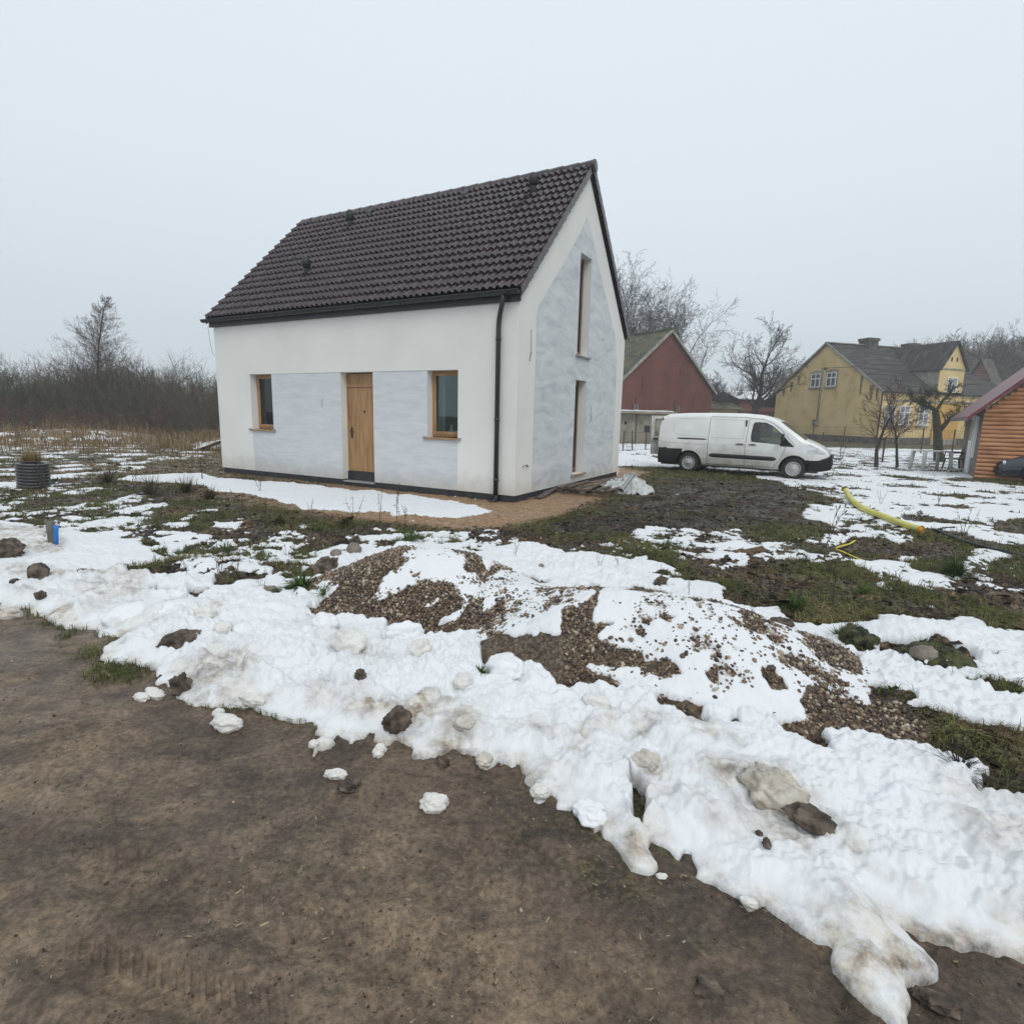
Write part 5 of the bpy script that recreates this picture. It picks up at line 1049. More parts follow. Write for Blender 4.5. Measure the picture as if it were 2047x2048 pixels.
for s in (0, 1):
    pts = [(-.42, ce-.42*csl+.0), (cw, ce+cw*csl), (cw, ce+cw*csl+.10), (-.42, ce-.42*csl+.10)]
    if s: pts = [(2*cw-a, b_) for a, b_ in pts]
    mb = MB(); mb.poly([(a, -.32, b_+.05) for a, b_ in pts], (0, 5.9, 0)); ro = mb.build('roof', M['eternit'] if 0 else M['greyplank'], cab)
    mb = MB(); pts2 = [(a, b_+(.0 if i < 2 else .02)) for i, (a, b_) in enumerate(pts)]; mb.poly([(a, -.36, b_+.05) for a, b_ in pts2], (0, .036, 0)); mb.build('edge_trim', M['redsheet'], ro)
    mb = MB(); mb.poly([(a, -.30, b_+.153) for a, b_ in pts[:2]]+[(a, -.30, b_+.17) for a, b_ in pts[:2][::-1]], (0, 5.86, 0)); mb.build('metal_sheet', M['redsheet'], ro)
mb = MB(); mb.b(-.03, .02, 1.9, 2.75, .05, 2.0); cd = mb.build('door', M['white'], cab); mb = MB(); mb.b(-.04, -.03, 2.02, 2.62, 1.15, 1.85); mb.build('pane', M['palepane'], cd)
mb = MB(); mb.b(-.05, .02, 1.2, 1.32, .6, 1.95); mb.build('door_frame', M['white'], cab)
# ------------------------------------------------------------------ trees and scrub
def segs_mesh(segs, n=3):
    """segs: (p0,p1,r0,r1) arrays -> prism mesh verts, quads"""
    p0, p1, r0_, r1_ = [np.array(q, float) for q in segs]; d = p1-p0; L = np.linalg.norm(d, axis=1, keepdims=True)+1e-9; d = d/L
    ref = np.where(np.abs(d[:, 2:3]) < .9, np.array([[0, 0, 1.]]), np.array([[1., 0, 0]])); a = np.cross(ref, d); a /= np.linalg.norm(a, axis=1, keepdims=True)+1e-9; b_ = np.cross(d, a)
    V = []
    for P, r in ((p0, r0_), (p1, r1_)):
        for k in range(n):
            t = 2*math.pi*k/n; V.append(P+(a*math.cos(t)+b_*math.sin(t))*r[:, None])
    V = np.stack(V, 1); m = len(p0); base = np.arange(m)[:, None]*2*n
    F = np.concatenate([np.concatenate([base+k, base+(k+1) % n, base+n+(k+1) % n, base+n+k], 1) for k in range(n)])
    return V.reshape(-1, 3), F
class Tree:
    def __init__(s, seed): s.r = np.random.default_rng(seed); s.S = {0: [], 1: []}
    def grow(s, p, d, L, r, lvl, maxl, P):
        """one limb with bends, side shoots at its nodes"""
        n = P['nseg'][min(lvl, len(P['nseg'])-1)]; st = L/n; d = d/np.linalg.norm(d); key = 0 if lvl <= P.get('woodlvl', 1) else 1
        rr = r
        for i in range(n):
            nd = d+s.r.normal(0, P['wig'], 3)+np.array([0, 0, P['up'] if lvl else P.get('up0', 0)]); nd /= np.linalg.norm(nd)
            q = p+nd*st; r2 = max(P['rmin'], r*(1-P['tap']*(i+1)/n))
            s.S[key].append((p, q, rr, r2)); p, d, rr = q, nd, r2
            if lvl < maxl:
                nb = P['nb'][min(lvl, len(P['nb'])-1)]
                if (lvl == 0 and (i+1)/n < P['bare']): continue
                k = int(nb)+(s.r.random() < nb-int(nb))
                for _ in range(k):
                    ax = s.r.normal(0, 1, 3); ax -= d*(ax@d); ax /= np.linalg.norm(ax)
                    an = s.r.normal(P['ang'][min(lvl, len(P['ang'])-1)], .15)
                    cd = d*math.cos(an)+ax*math.sin(an)
                    fl = P['lr'][min(lvl, len(P['lr'])-1)]; shrink = 1-P.get('cone', 0.4)*((i+1)/n) if lvl == 0 else 1-.35*(i+1)/n
                    s.grow(p, cd, L*fl*shrink*s.r.uniform(.75, 1.2), rr*P['rr']*s.r.uniform(.7, 1), lvl+1, maxl, P)
    def make(s, name, label, cat, loc, wood, twig, group=None, wname='trunk', tname='branches', nw=6):
        o = thing(name, label, cat, loc, 0, group)
        for k, (nm, m, n) in enumerate(((wname, wood, nw), (tname, twig, 3))):
            if s.S[k]:
                V, F = segs_mesh(list(zip(*s.S[k])), n); fast_mesh(nm, V, F, m, o)
        return o
M['bark'] = mat('bark_grey', [(.025, .021, .018), (.060, .052, .045)], 6, .95, .5, 20)
M['twig'] = mat('twig_brown', [(.038, .030, .027), (.075, .060, .054)], 2, .95)
M['twigred'] = mat('twig_reddish', [(.075, .042, .034), (.13, .08, .07)], 1.3, .95)
M['mossbark'] = mat('bark_mossy', [(.03, .03, .018), (.07, .07, .035)], 7, .95, .5, 20)
up3 = lambda x=0, y=0, z=1: np.array([x, y, z], float)
# alder in the scrub, left
t = Tree(3); t.grow(up3(0, 0, 0), up3(.17, 0, 1), 9.6, .13, 0, 3, dict(nseg=[32, 6, 4, 3], wig=.03, up=.05, up0=.0, tap=.93, nb=[5.2, 1.5, 1.4], bare=.10, ang=[1.05, .75, .7], lr=[.46, .42, .45], rr=.30, rmin=.006, cone=.93, woodlvl=0))
ga = G(190, 856, 0); t.make('alder_tree', 'tall bare cone-shaped alder rising over the scrub at left', 'tree', (ga[0]*1.0, ga[1]*1.0, 0), M['bark'], M['twigred'])
# group of tall bare trees behind the barn
BIG = dict(nseg=[9, 8, 6, 5, 3], wig=.15, up=.05, up0=.02, tap=.72, nb=[1.6, 1.05, 1.0, 1.0], bare=.24, ang=[.55, .72, .78, .8], lr=[.66, .58, .54, .5], rr=.60, rmin=.012, cone=.30, woodlvl=1)
def at(px, py, dist_y): # plan point on the sight line at a depth
    d = FW*FOC+RT*(px-1023.5)-UP*(py-1024); k = dist_y/d[1]; return d[0]*k, dist_y, CAMH+d[2]*k
grp = 'tall bare trees behind the brick barn'
for i, (px, topy, dy, sd, lab, lean) in enumerate(((1262, 545, 66, 11, 'bare tree rising behind the barn roof, nearest the white house', -.05), (1318, 545, 68, 12, 'slim upright bare tree in the middle behind the barn ridge', -.03), (1358, 553, 67, 15, 'spreading bare tree nearest the right side above the barn gable', .01), (1290, 600, 72, 17, 'smaller bare tree between the tall ones behind the barn ridge', .0), (1400, 585, 70, 12, 'bare tree standing behind the right slope of the barn roof, its crown over the eave', .03))):
    x, y, z = at(px, topy, dy); t = Tree(sd); Hh = z*1.0; t.grow(up3(0, 0, 0), up3(lean, 0, 1), Hh*.72, .26, 0, 4, BIG); t.make('bare_tree', lab, 'tree', (x, y, 0), M['bark'], M['twig'], grp)
# thicket between barn and ochre house
for i, (px, topy, dy, sd, lab) in enumerate(((1440, 700, 62, 21, 'low bushy bare tree right of the barn gable'), (1470, 720, 64, 22, 'fine-twigged bare tree between barn and leaning oak'), (1425, 735, 66, 27, 'small bare tree behind the right eave of the barn'))):
    x, y, z = at(px, topy, dy); t = Tree(sd); t.grow(up3(0, 0, 0), up3(.02, 0, 1), z*.54, .14, 0, 4, dict(BIG, bare=.08, nb=[1.7, 1.05, 1.0, 1.0], ang=[.55, .6, .7, .75], rmin=.009)); t.make('bare_tree', lab, 'tree', (x, y, 0), M['bark'], M['twig'], 'bare trees between barn and ochre house')
# big leaning tree left of the ochre house
x, y, z = at(1492, 842, 53); _, _, zt_ = at(1560, 628, 53)
t = Tree(33); t.grow(up3(0, 0, 0), up3(.20, 0, 1), zt_*.66, .34, 0, 4, dict(BIG, nseg=[11, 8, 6, 5, 3], bare=.34, wig=.13, nb=[1.4, 1.0, .95, .95], ang=[.85, .7, .75, .8], lr=[.50, .60, .55, .5], up=.05, cone=.15, rmin=.011))
t.make('leaning_tree', 'big bare tree with a thick trunk leaning right beside the ochre gable', 'tree', (x, y, 0), M['bark'], M['twig'])
# trees behind the cabin, in the mist on the hill
for i, (px, topy, dy, sd, lab, g) in enumerate(((1975, 655, 78, 41, 'bare oak in the mist behind the cross gable', 'misty trees at the far right'), (2035, 640, 84, 42, 'misty bare tree at the right edge above the cabin roof', 'misty trees at the far right'), (2090, 640, 82, 43, 'misty bare tree mostly outside the right edge', 'misty trees at the far right'), (1935, 690, 92, 44, 'small misty bare tree behind the brick building', 'misty trees at the far right'))):
    x, y, z = at(px, topy, dy); t = Tree(sd); t.grow(up3(0, 0, 0), up3(0, 0, 1), z*.72, .34, 0, 4, dict(BIG, bare=.30, ang=[.8, .7, .7, .7], lr=[.58, .56, .52, .5], nb=[1.5, 1.15, 1.1, 1.1], rmin=.016)); t.make('misty_tree', lab, 'tree', (x, y, 0), M['bark'], M['twig'], g)
# two slim fruit trees and an old pollard in the yard
YNG = dict(nseg=[12, 9, 6, 4], wig=.12, up=.03, up0=.02, tap=.78, nb=[1.3, 1.0, .8], bare=.34, ang=[.95, .6, .6], lr=[.62, .45, .4], rr=.48, rmin=.006, cone=.35, woodlvl=0)
x, y, _ = G(1751, 936, 0); t = Tree(52); t.grow(up3(0, 0, 0), up3(.04, 0, 1), 2.45, .075, 0, 3, YNG); t.make('young_fruit_tree', 'slim young fruit tree standing in front of the ochre house corner', 'tree', (x, y, 0), M['bark'], M['twigred'], 'young fruit trees in the yard')
x, y, _ = G(1793, 936, 0); t = Tree(58); t.grow(up3(0, 0, 0), up3(.0, 0, 1), 2.25, .055, 0, 3, dict(YNG, bare=.40, ang=[.7, .6, .6], nb=[1.6, 1, .8])); t.make('young_fruit_tree', 'thinner young fruit tree nearer the white table', 'tree', (x, y, 0), M['bark'], M['twigred'], 'young fruit trees in the yard')
x, y, _ = at(1880, 900, 26); t = Tree(61); s_ = t
p = up3(0, 0, 0); t.S[0] += [(p, up3(-.25, 0, 1.3), .21, .17), (up3(-.25, 0, 1.3), up3(-.50, 0, 2.3), .17, .13)]
OLD = dict(nseg=[8, 6, 4], wig=.26, up=.05, up0=.0, tap=.88, nb=[1.8, 1.5], bare=.2, ang=[.9, .8], lr=[.5, .5], rr=.45, rmin=.007, woodlvl=0)
t.grow(up3(-.25, 0, 1.3), up3(.7, 0, .75), 2.1, .12, 0, 3, OLD); t.grow(up3(-.50, 0, 2.3), up3(-.9, 0, .45), 1.5, .08, 0, 3, OLD); t.grow(up3(-.50, 0, 2.3), up3(.5, 0, .5), 1.4, .08, 0, 3, OLD); t.grow(up3(-.5, 0, 2.3), up3(-.6, .3, 1), 1.3, .09, 0, 3, OLD)
t.make('old_pollard', 'gnarled mossy old fruit tree behind the white plastic table', 'tree', (x, y, 0), M['mossbark'], M['mossbark'])
# scrub: one continuous thicket far left, behind the meadow
def thicket(name, label, areas, m, seed, dens=1.0):
    r = np.random.default_rng(seed); S = []
    for (x0, x1, y0, y1, h0, h1, nstem) in areas:
        for _ in range(int(nstem*dens)):
            x, y = r.uniform(x0, x1), r.uniform(y0, y1); h = .88*r.uniform(h0, h1)*(.88+.42*float(perlin(np.array([x*.22]), np.array([y*.3]), 9)[0])); lean = r.normal(0, .22, 2)
            p = np.array([x, y, surf(x, y, False)-.03]); d = np.array([lean[0], lean[1], 1.]); n = 5; rad = .014*h/3
            for i in range(n):
                d = d+r.normal(0, .10, 3); d /= np.linalg.norm(d); q = p+d*h/n; S.append((p, q, rad*(1-i/n*.7), rad*(1-(i+1)/n*.7)))
                for _k in range(4):
                    dd = d+r.normal(0, .55, 3); dd[2] = abs(dd[2])*.8+.15; dd /= np.linalg.norm(dd); l = h*r.uniform(.10, .26); e_ = q+dd*l; S.append((q, e_, .009, .006))
                    for _j in range(2):
                        d3 = dd+r.normal(0, .5, 3); d3 /= np.linalg.norm(d3); b0 = q+dd*l*r.uniform(.3, .9); S.append((b0, b0+d3*l*.55, .007, .005))
                p = q
    V, F = segs_mesh(list(zip(*S)), 3); o = fast_mesh(name, V, F, m); return tag(o, label, kind='stuff')
M['scrub'] = mat('scrub_twigs', [(.085, .045, .030), (.075, .066, .036), (.13, .11, .075), (.060, .060, .030)], .16, .95, pos=[.38, .46, .54, .62])
M['scrub2'] = mat('scrub_twigs_red', [(.10, .052, .036), (.16, .10, .07)], .8, .95)
thicket('scrub', 'dense dark thicket of bare bushes along the left horizon', [(-62, -11, 39, 48, 2.8, 4.6, 1500), (-62, -12, 48, 60, 4.4, 6.2, 900), (-24, -10, 34, 40, 1.8, 3.4, 260), (-36, -24, 40, 46, 4.0, 5.4, 300)], M['scrub'], 5)
thicket('reddish_scrub', 'reddish brown low bushes at the foot of the thicket', [(-50, -33, 33, 38, 1.2, 3.2, 300), (-30, -20, 32, 37, .8, 2.0, 200)], M['scrub2'], 6)
thicket('far_scrub', 'distant bare undergrowth behind the barns and the ochre house', [(6, 80, 75, 95, 3, 7, 500), (10, 26, 66, 74, 1.5, 3.2, 160)], M['scrub'], 8)
# wooded hill in the mist at the right
hm = MB(); gx_, gy_ = np.meshgrid(np.linspace(40, 260, 60), np.linspace(90, 230, 30)); zz = 17*np.exp(-((gx_-150)/62)**2-((gy_-170)/48)**2)+.8*perlin(gx_/9, gy_/9, 4); P = np.stack([gx_, gy_, zz-1.2], -1); hm.grid(P)
ho = hm.build('wooded_hill', mat('hill_floor', [(.03, .028, .02), (.06, .055, .04)], .2, 1)); tag(ho, kind='structure')
r = np.random.default_rng(77); S = []
for _ in range(1500):
    x, y = r.uniform(75, 215), r.uniform(105, 200); z = 17*math.exp(-((x-150)/62)**2-((y-170)/48)**2)-1.2; h = r.uniform(8, 13); p = np.array([x, y, z]); d = np.array([r.normal(0, .06), r.normal(0, .06), 1.])
    S.append((p, p+d*h, .16, .05))
    for k in range(16):
        q = p+d*h*r.uniform(.3, 1); dd = r.normal(0, 1, 3); dd[2] = abs(dd[2])+.35; dd /= np.linalg.norm(dd); l = r.uniform(1.2, 3.6); S.append((q, q+dd*l, .06, .03))
        for j in range(3):
            d3 = dd+r.normal(0, .6, 3); b0 = q+dd*l*r.uniform(.3, 1); S.append((b0, b0+d3*1.1, .04, .025))
V, F = segs_mesh(list(zip(*S)), 3); wo = fast_mesh('forest', V, F, M['scrub']); tag(wo, 'grey misty wood on the slope at the far right', kind='stuff')
# ------------------------------------------------------------------ the foggy air
hb = MB(); hb.b(-120, 290, -12, 260, -1.3, 34); hz_ = D.materials.new('mist_air'); hz_.use_nodes = True; N, L = hz_.node_tree.nodes, hz_.node_tree.links; N.remove(N['Principled BSDF'])
pv = N.new('ShaderNodeVolumePrincipled'); pv.inputs['Color'].default_value = (.95, .97, .99, 1); pv.inputs['Density'].default_value = .0017; pv.inputs['Anisotropy'].default_value = .2; L.new(pv.outputs[0], N['Material Output'].inputs['Volume'])
ho = hb.build('haze', hz_); tag(ho, 'thin grey winter mist filling the air', kind='stuff')
# ------------------------------------------------------------------ pebbles, grass, litter
def ico(sub=1):
    import bmesh
    bm = bmesh.new(); bmesh.ops.create_icosphere(bm, subdivisions=sub, radius=1); v = np.array([q.co[:] for q in bm.verts]); f = np.array([[q.index for q in p.verts] for p in bm.faces]); bm.free(); return v, f
IV, IF = ico(1)
def rot_many(n, r):
    q = r.normal(0, 1, (n, 4)); q /= np.linalg.norm(q, axis=1, keepdims=True); w_, x, y, z = q.T
    return np.stack([1-2*(y*y+z*z), 2*(x*y-z*w_), 2*(x*z+y*w_), 2*(x*y+z*w_), 1-2*(x*x+z*z), 2*(y*z-x*w_), 2*(x*z-y*w_), 2*(y*z+x*w_), 1-2*(x*x+y*y)], 1).reshape(-1, 3, 3)
def scatter_mesh(name, pos, rad, m, label, tint, r, squash=(1, .8, .6)):
    n = len(pos); s = rad[:, None]*np.array(squash)*r.uniform(.75, 1.25, (n, 3)); Rm = rot_many(n, r)
    V = np.einsum('nij,nkj->nki', Rm, IV[None]*s[:, None])+pos[:, None]
    F = (IF[None]+np.arange(n)[:, None, None]*len(IV)).reshape(-1, 3)
    o = fast_mesh(name, V.reshape(-1, 3), F, m, attrs=dict(tint=np.repeat(tint, len(IV)))); return tag(o, label, kind='stuff')
def tintmat(name, stops, rough=.7, spec=.4):
    m = D.materials.new(name); N, L, P = nodes(m); a = N.new('ShaderNodeAttribute'); a.attribute_name = 'tint'; rp = N.new('ShaderNodeValToRGB'); L.new(a.outputs['Fac'], rp.inputs[0]); e = rp.color_ramp.elements
    while len(e) < len(stops): e.new(.5)
    for i, (p, c) in enumerate(stops): e[i].position = p; e[i].color = (*c, 1)
    L.new(rp.outputs[0], P.inputs['Base Color']); P.inputs['Roughness'].default_value = rough; P.inputs['Specular IOR Level'].default_value = spec; return m
M['pebble'] = tintmat('wet_pebbles', [(0, (.022, .015, .012)), (.22, (.06, .038, .027)), (.45, (.13, .082, .050)), (.68, (.21, .145, .088)), (.86, (.30, .24, .165)), (1, (.46, .41, .33))], .42, .5)
r = np.random.default_rng(5)
def pebbles(x0, x1, y0, y1, n, label, cond=None):
    x = r.uniform(x0, x1, n); y = r.uniform(y0, y1, n); g = field_at(gravel_m, x, y); t = field_at(thick, x, y); h = field_at(gz, x, y)
    k = (g > .5+.35*r.random(n)) & (t < .005+.014*r.random(n)**2) & (field_at(road_m, x, y) < .5)
    x, y, h = x[k], y[k], h[k]; rad = r.lognormal(math.log(.0115), .28, len(x))
    return scatter_mesh('gravel_heap', np.stack([x, y, h+rad*.35-.002], 1), rad, M['pebble'], label, r.random(len(x))**1.15, r)
pebbles(-2.2, .35, 3.7, 6.1, 34000, 'brown gravel heap with streaks of snow, the left one nearer the house')
pebbles(.35, 3.4, 2.1, 5.2, 30000, 'brown gravel heap mostly under snow, the right one')
def blades(name, label, n, box, hgt, wd, cond, stops, seed, bend=.8, dexp=0, lean=.6):
    r = np.random.default_rng(seed); rr = np.sqrt(r.uniform(box[0]**2, box[1]**2, n)) if dexp == 0 else box[0]*(box[1]/box[0])**r.random(n)
    a = r.uniform(R_(-47), R_(47), n); x, y = rr*np.sin(a), rr*np.cos(a); k = cond(x, y, r); x, y, rr = x[k], y[k], rr[k]; n = len(x)
    z = field_at(gz, x, y)-.004; h = hgt*r.lognormal(0, .4, n)*(1+.3*np.minimum(rr/10, 1.5)); w_ = wd*(.6+rr*.16)*r.uniform(.6, 1.3, n)
    clump = 2.2*perlin(x/.25, y/.25, 3)*math.pi; az = clump+r.normal(0, .9, n); L_ = r.uniform(.15, 1, n)*lean; dx, dy = np.cos(az), np.sin(az); ox, oy = -dy*w_/2, dx*w_/2
    b0 = np.stack([x, y, z], 1); d1 = np.stack([dx*L_*.5, dy*L_*.5, np.ones(n)*.8], 1)*h[:, None]*.5; d2 = np.stack([dx*(L_+bend), dy*(L_+bend), np.full(n, .35)-bend*.25], 1)*h[:, None]*.5; o = np.stack([ox, oy, 0*ox], 1)
    V = np.stack([b0-o, b0+o, b0+d1-o*.8, b0+d1+o*.8, b0+d1+d2], 1).reshape(-1, 3); F = (np.array([[0, 1, 2], [1, 3, 2], [2, 3, 4]])[None]+np.arange(n)[:, None, None]*5).reshape(-1, 3)
    t = np.clip(r.random(n)*.6+.4*(.5+.8*perlin(x/.6, y/.6, 8)), 0, 1)
    ob = fast_mesh(name, V, F, tintmat(name+'_leaf', stops, .8, .2), smooth=False, attrs=dict(tint=np.repeat(t, 5))); return tag(ob, label, kind='stuff')
bare = lambda x, y: field_at(thick, x, y) < .004
nothouse = lambda x, y: ~(((x-.04)*-.880+(y-10.411)*.475 > -.1) & ((x-.04)*-.880+(y-10.411)*.475 < 8.8) & ((x-.04)*.475+(y-10.411)*.880 > -.1) & ((x-.04)*.475+(y-10.411)*.880 < 6.4))
blades('grass', 'short matted green grass between the patches of snow', 420000, (2.8, 26), .062, .0035, lambda x, y, r: bare(x, y) & (field_at(grass_m, x, y)*(.65+.9*(perlin(x/.35, y/.35, 91)+.2)) > r.random(len(x))*.8) & (field_at(road_m*(1-mossm), x, y) < .75) & (field_at(gravel_m, x, y) < .4) & (field_at(sand_m, x, y) < .45) & nothouse(x, y) & (r.random(len(x)) > .75*field_at(darkm, x, y)),
       [(0, (.040, .058, .014)), (.4, (.090, .110, .028)), (.7, (.16, .16, .055)), (1, (.30, .25, .12))], 21, dexp=1)
blades('dead_grass', 'dead brown grass and stalks lying flat over the mud', 240000, (2.8, 40), .06, .003, lambda x, y, r: bare(x, y) & ((r.random(len(x)) < (.75-.35*field_at(darkm, x, y))*(.3+perlin(x/.5, y/.5, 92)+.35*(field_at(straw_m, x, y) > .3)))) & (field_at(road_m, x, y) < .3) & (field_at(gravel_m, x, y) < .5) & (field_at(sand_m, x, y) < .4) & nothouse(x, y),
       [(0, (.022, .015, .010)), (.35, (.065, .043, .025)), (.65, (.16, .108, .058)), (1, (.34, .25, .14))], 22, bend=1.3, dexp=1, lean=1.2)
blades('dry_meadow_grass', 'tall straw coloured dry grass in the meadow at far left', 130000, (16, 44), .36, .0045, lambda x, y, r: (x < -9.5) & (y > 15) & (r.random(len(x)) < .75*sstep(y, 17, 24)*(.55+.9*perlin(x/1.4, y/1.4, 93))), [(0, (.07, .045, .022)), (.5, (.19, .13, .065)), (1, (.36, .27, .15))], 23, bend=.35, dexp=1, lean=.4)
# straw bits, crumbs on the road and litter on the field
def litter(name, label, n, r0_, r1_, cond, L0, m, seed, asp=5, dens=0):
    r = np.random.default_rng(seed); rr = r0_*(r1_/r0_)**r.random(n); a = r.uniform(R_(-50), R_(50), n); x, y = rr*np.sin(a), rr*np.cos(a); k = cond(x, y, r); x, y, rr = x[k], y[k], rr[k]; n = len(x)
    z = field_at(gz, x, y)+.003; l = L0*r.lognormal(0, .5, n)*(1+rr*.08); az = r.uniform(0, math.pi, n); d = np.stack([np.cos(az), np.sin(az), r.normal(0, .22, n)], 1)*l[:, None]/2; o = np.stack([-np.sin(az), np.cos(az), r.normal(0, .3, n)], 1)*(l/asp)[:, None]/2; c = np.stack([x, y, z], 1)
    V = np.stack([c-d-o, c+d-o*.6, c+d+o*.8, c-d+o], 1).reshape(-1, 3); F = np.array([[0, 1, 2, 3]])+np.arange(n)[:, None]*4
    return tag(fast_mesh(name, V, F, m, smooth=False, attrs=dict(tint=np.repeat(r.random(n), 4))), label, kind='stuff')
onroad = lambda x, y: (field_at(road_m, x, y) > .6) & (field_at(thick, x, y) < 0)
M['straw'] = tintmat('straw_bits', [(0, (.06, .042, .026)), (.6, (.17, .125, .075)), (1, (.36, .29, .19))], .9, .2)
litter('straw_litter', 'small bits of straw trodden into the dirt road', 30000, 1.0, 7, lambda x, y, r: onroad(x, y) & (perlin(x/.5, y/.5, 95)+.35 > r.random(len(x))*.9), .0055, M['straw'], 31, 4)
M['darkbits'] = tintmat('dark_plant_bits', [(0, (.010, .008, .006)), (.6, (.035, .025, .016)), (1, (.11, .075, .045))], .9, .2)
litter('plant_litter', 'dark dead leaves and stems scattered over mud and snow', 60000, 2.4, 22, lambda x, y, r: (field_at(road_m, x, y) < .3) & bare(x, y) & (field_at(gravel_m, x, y) < .4) & (field_at(sand_m, x, y) < .7) & nothouse(x, y), .028, M['darkbits'], 32, 2.4)
rr_ = np.random.default_rng(41); n = 9000; q = 1.0*(6./1.0)**rr_.random(n); a = rr_.uniform(R_(-50), R_(50), n); x, y = q*np.sin(a), q*np.cos(a); k = onroad(x, y) & (rr_.random(n) < .25+.9*np.clip(perlin(x/.4, y/.4, 97), 0, 1)); x, y = x[k], y[k]
rad = rr_.lognormal(math.log(.0028), .38, len(x))*(1+.1*q[k]); M['crumb'] = tintmat('soil_crumbs', [(0, (.045, .033, .023)), (.6, (.11, .083, .06)), (.9, (.18, .14, .10)), (1, (.40, .35, .28))], .9, .2)
scatter_mesh('soil_crumbs', np.stack([x, y, field_at(gz, x, y)+rad*.3], 1), rad, M['crumb'], 'crumbs of earth and grit lying on the dirt road', rr_.random(len(x)), rr_)

# ------------------------------------------------------------------ lumps: snow chunks, clods, stones
I4, I4F = ico(4)
def lump(name, label, cat, px, py, wpx, asp=(1, .8, .6), m=None, seed=0, rough=.22, sink=.25, group=None, z=None, rz=0, flat=0, freq=1.6):
    """a separate lump lying where the sight line meets the ground; wpx = its width in photo pixels"""
    p = G(px, py) if z is None else G(px, py, z); dist = math.hypot(p[0], p[1]); wd = wpx/FOC*math.sqrt(dist**2+CAMH**2)*.80/2
    v = I4.copy(); r = np.random.default_rng(seed)
    o1, o2 = r.uniform(0, 50, 2)
    def n3(v, f, s): return (perlin(v[:, 0]*f+o1, v[:, 1]*f+o2+v[:, 2]*f*.7, s)+perlin(v[:, 2]*f+o2, v[:, 0]*f*.8-v[:, 1]*f+o1, s+1))*.5
    disp = 1+rough*(1.5*n3(v, freq, seed)+.8*n3(v, freq*2.3, seed+3)+.45*n3(v, freq*5, seed+5)+.32*np.abs(n3(v, freq*10, seed+7)))
    if flat: disp = np.minimum(disp, flat/np.maximum(.05, np.abs(v@np.array([.5, .3, .81]))))
    v = v*disp[:, None]*np.array(asp)*wd; s = surf(p[0], p[1])
    o = fast_mesh(name, v, I4F, m or M['snowchunk']); o.location = (p[0], p[1], s+asp[2]*wd*(1-sink*2-(.3 if m is M['snowclean'] else 0))); o.rotation_euler = (r.normal(0, .15), r.normal(0, .15), rz)
    return tag(o, label, cat, group)
M['snowchunk'] = snow_mat('snow_chunk', (.78, .775, .75), attr=False, dirtf=.38); M['snowclean'] = snow_mat('snow_block', (.80, .815, .84), attr=False, dirtf=.10); M['snowdirty'] = snow_mat('snow_dirty', (.66, .64, .60), attr=False, dirtf=.8)
M['iceslab'] = snow_mat('ice_slab', (.56, .53, .47), attr=False, dirtf=.9)
M['clod'] = mat('mud_clod', [(.034, .025, .018), (.085, .063, .047), (.16, .125, .095)], 14, .85, 1, 45, pos=[.38, .5, .64], dist=.01)
M['stone_s'] = mat('stone_pale', [(.12, .10, .08), (.24, .21, .17)], 8, .7, .4, 40)
M['turf'] = mat('turf_clod', [(.012, .012, .006), (.04, .045, .015), (.085, .085, .03)], 16, .95, 1, 40, pos=[.38, .5, .64], dist=.02)
gs = 'chunks of snow fallen onto the dirt road'
for a in ((283, 1398, 38, (1, .5, .42), 'thin curved snow scrap on the road, leftmost of the two beside the mud lump', 1), (311, 1392, 44, (1, .55, .5), 'oval snow chunk on the road just right of the thinner scrap', 2), (437, 1432, 30, (.8, .8, .7), 'small snow knob touching the bank above the big dirty chunk', 3), (455, 1455, 70, (1, .62, .5), 'big dirty ice chunk on the road below the bank, shaped like a shoe', 4), (759, 1508, 38, (.7, 1, .75), 'egg shaped snow chunk with brown underside near the big mud clod', 5), (672, 1556, 56, (1, .42, .40), 'flat crescent of snow on the road with mud crumbs below', 6), (868, 1612, 62, (1, .8, .62), 'round whitish snowball lying alone on the dirt road', 7), (1078, 1604, 40, (1, .9, .75), 'beige snow lump at the tip of the narrow snow tongue', 8), (968, 1535, 42, (.9, 1, .75), 'stained snow lump hanging on the bank edge above the snowball', 9), (505, 1420, 60, (1, .45, .5), 'knobbly snow lump on the bank edge right of the shoe shaped chunk', 10), (628, 1504, 22, (1, 1, .8), 'tiny snow ball at the tip of a thin white drip', 11), (1322, 1756, 24, (1, .6, .4), 'small wet snow scrap below the stained tongue of the bank', 12), (1496, 1822, 34, (1, .5, .4), 'glassy ice scrap at the lower edge of the bank', 13)):
    lump('snow_chunk', a[4], 'snow chunk', a[0], a[1], a[2], a[3], M['snowdirty'] if a[5] in (9,) else M['snowchunk'], a[5]*13, .20, .22, gs, z=0, rz=-.3)
gb = 'blocks of ploughed snow on the bank'
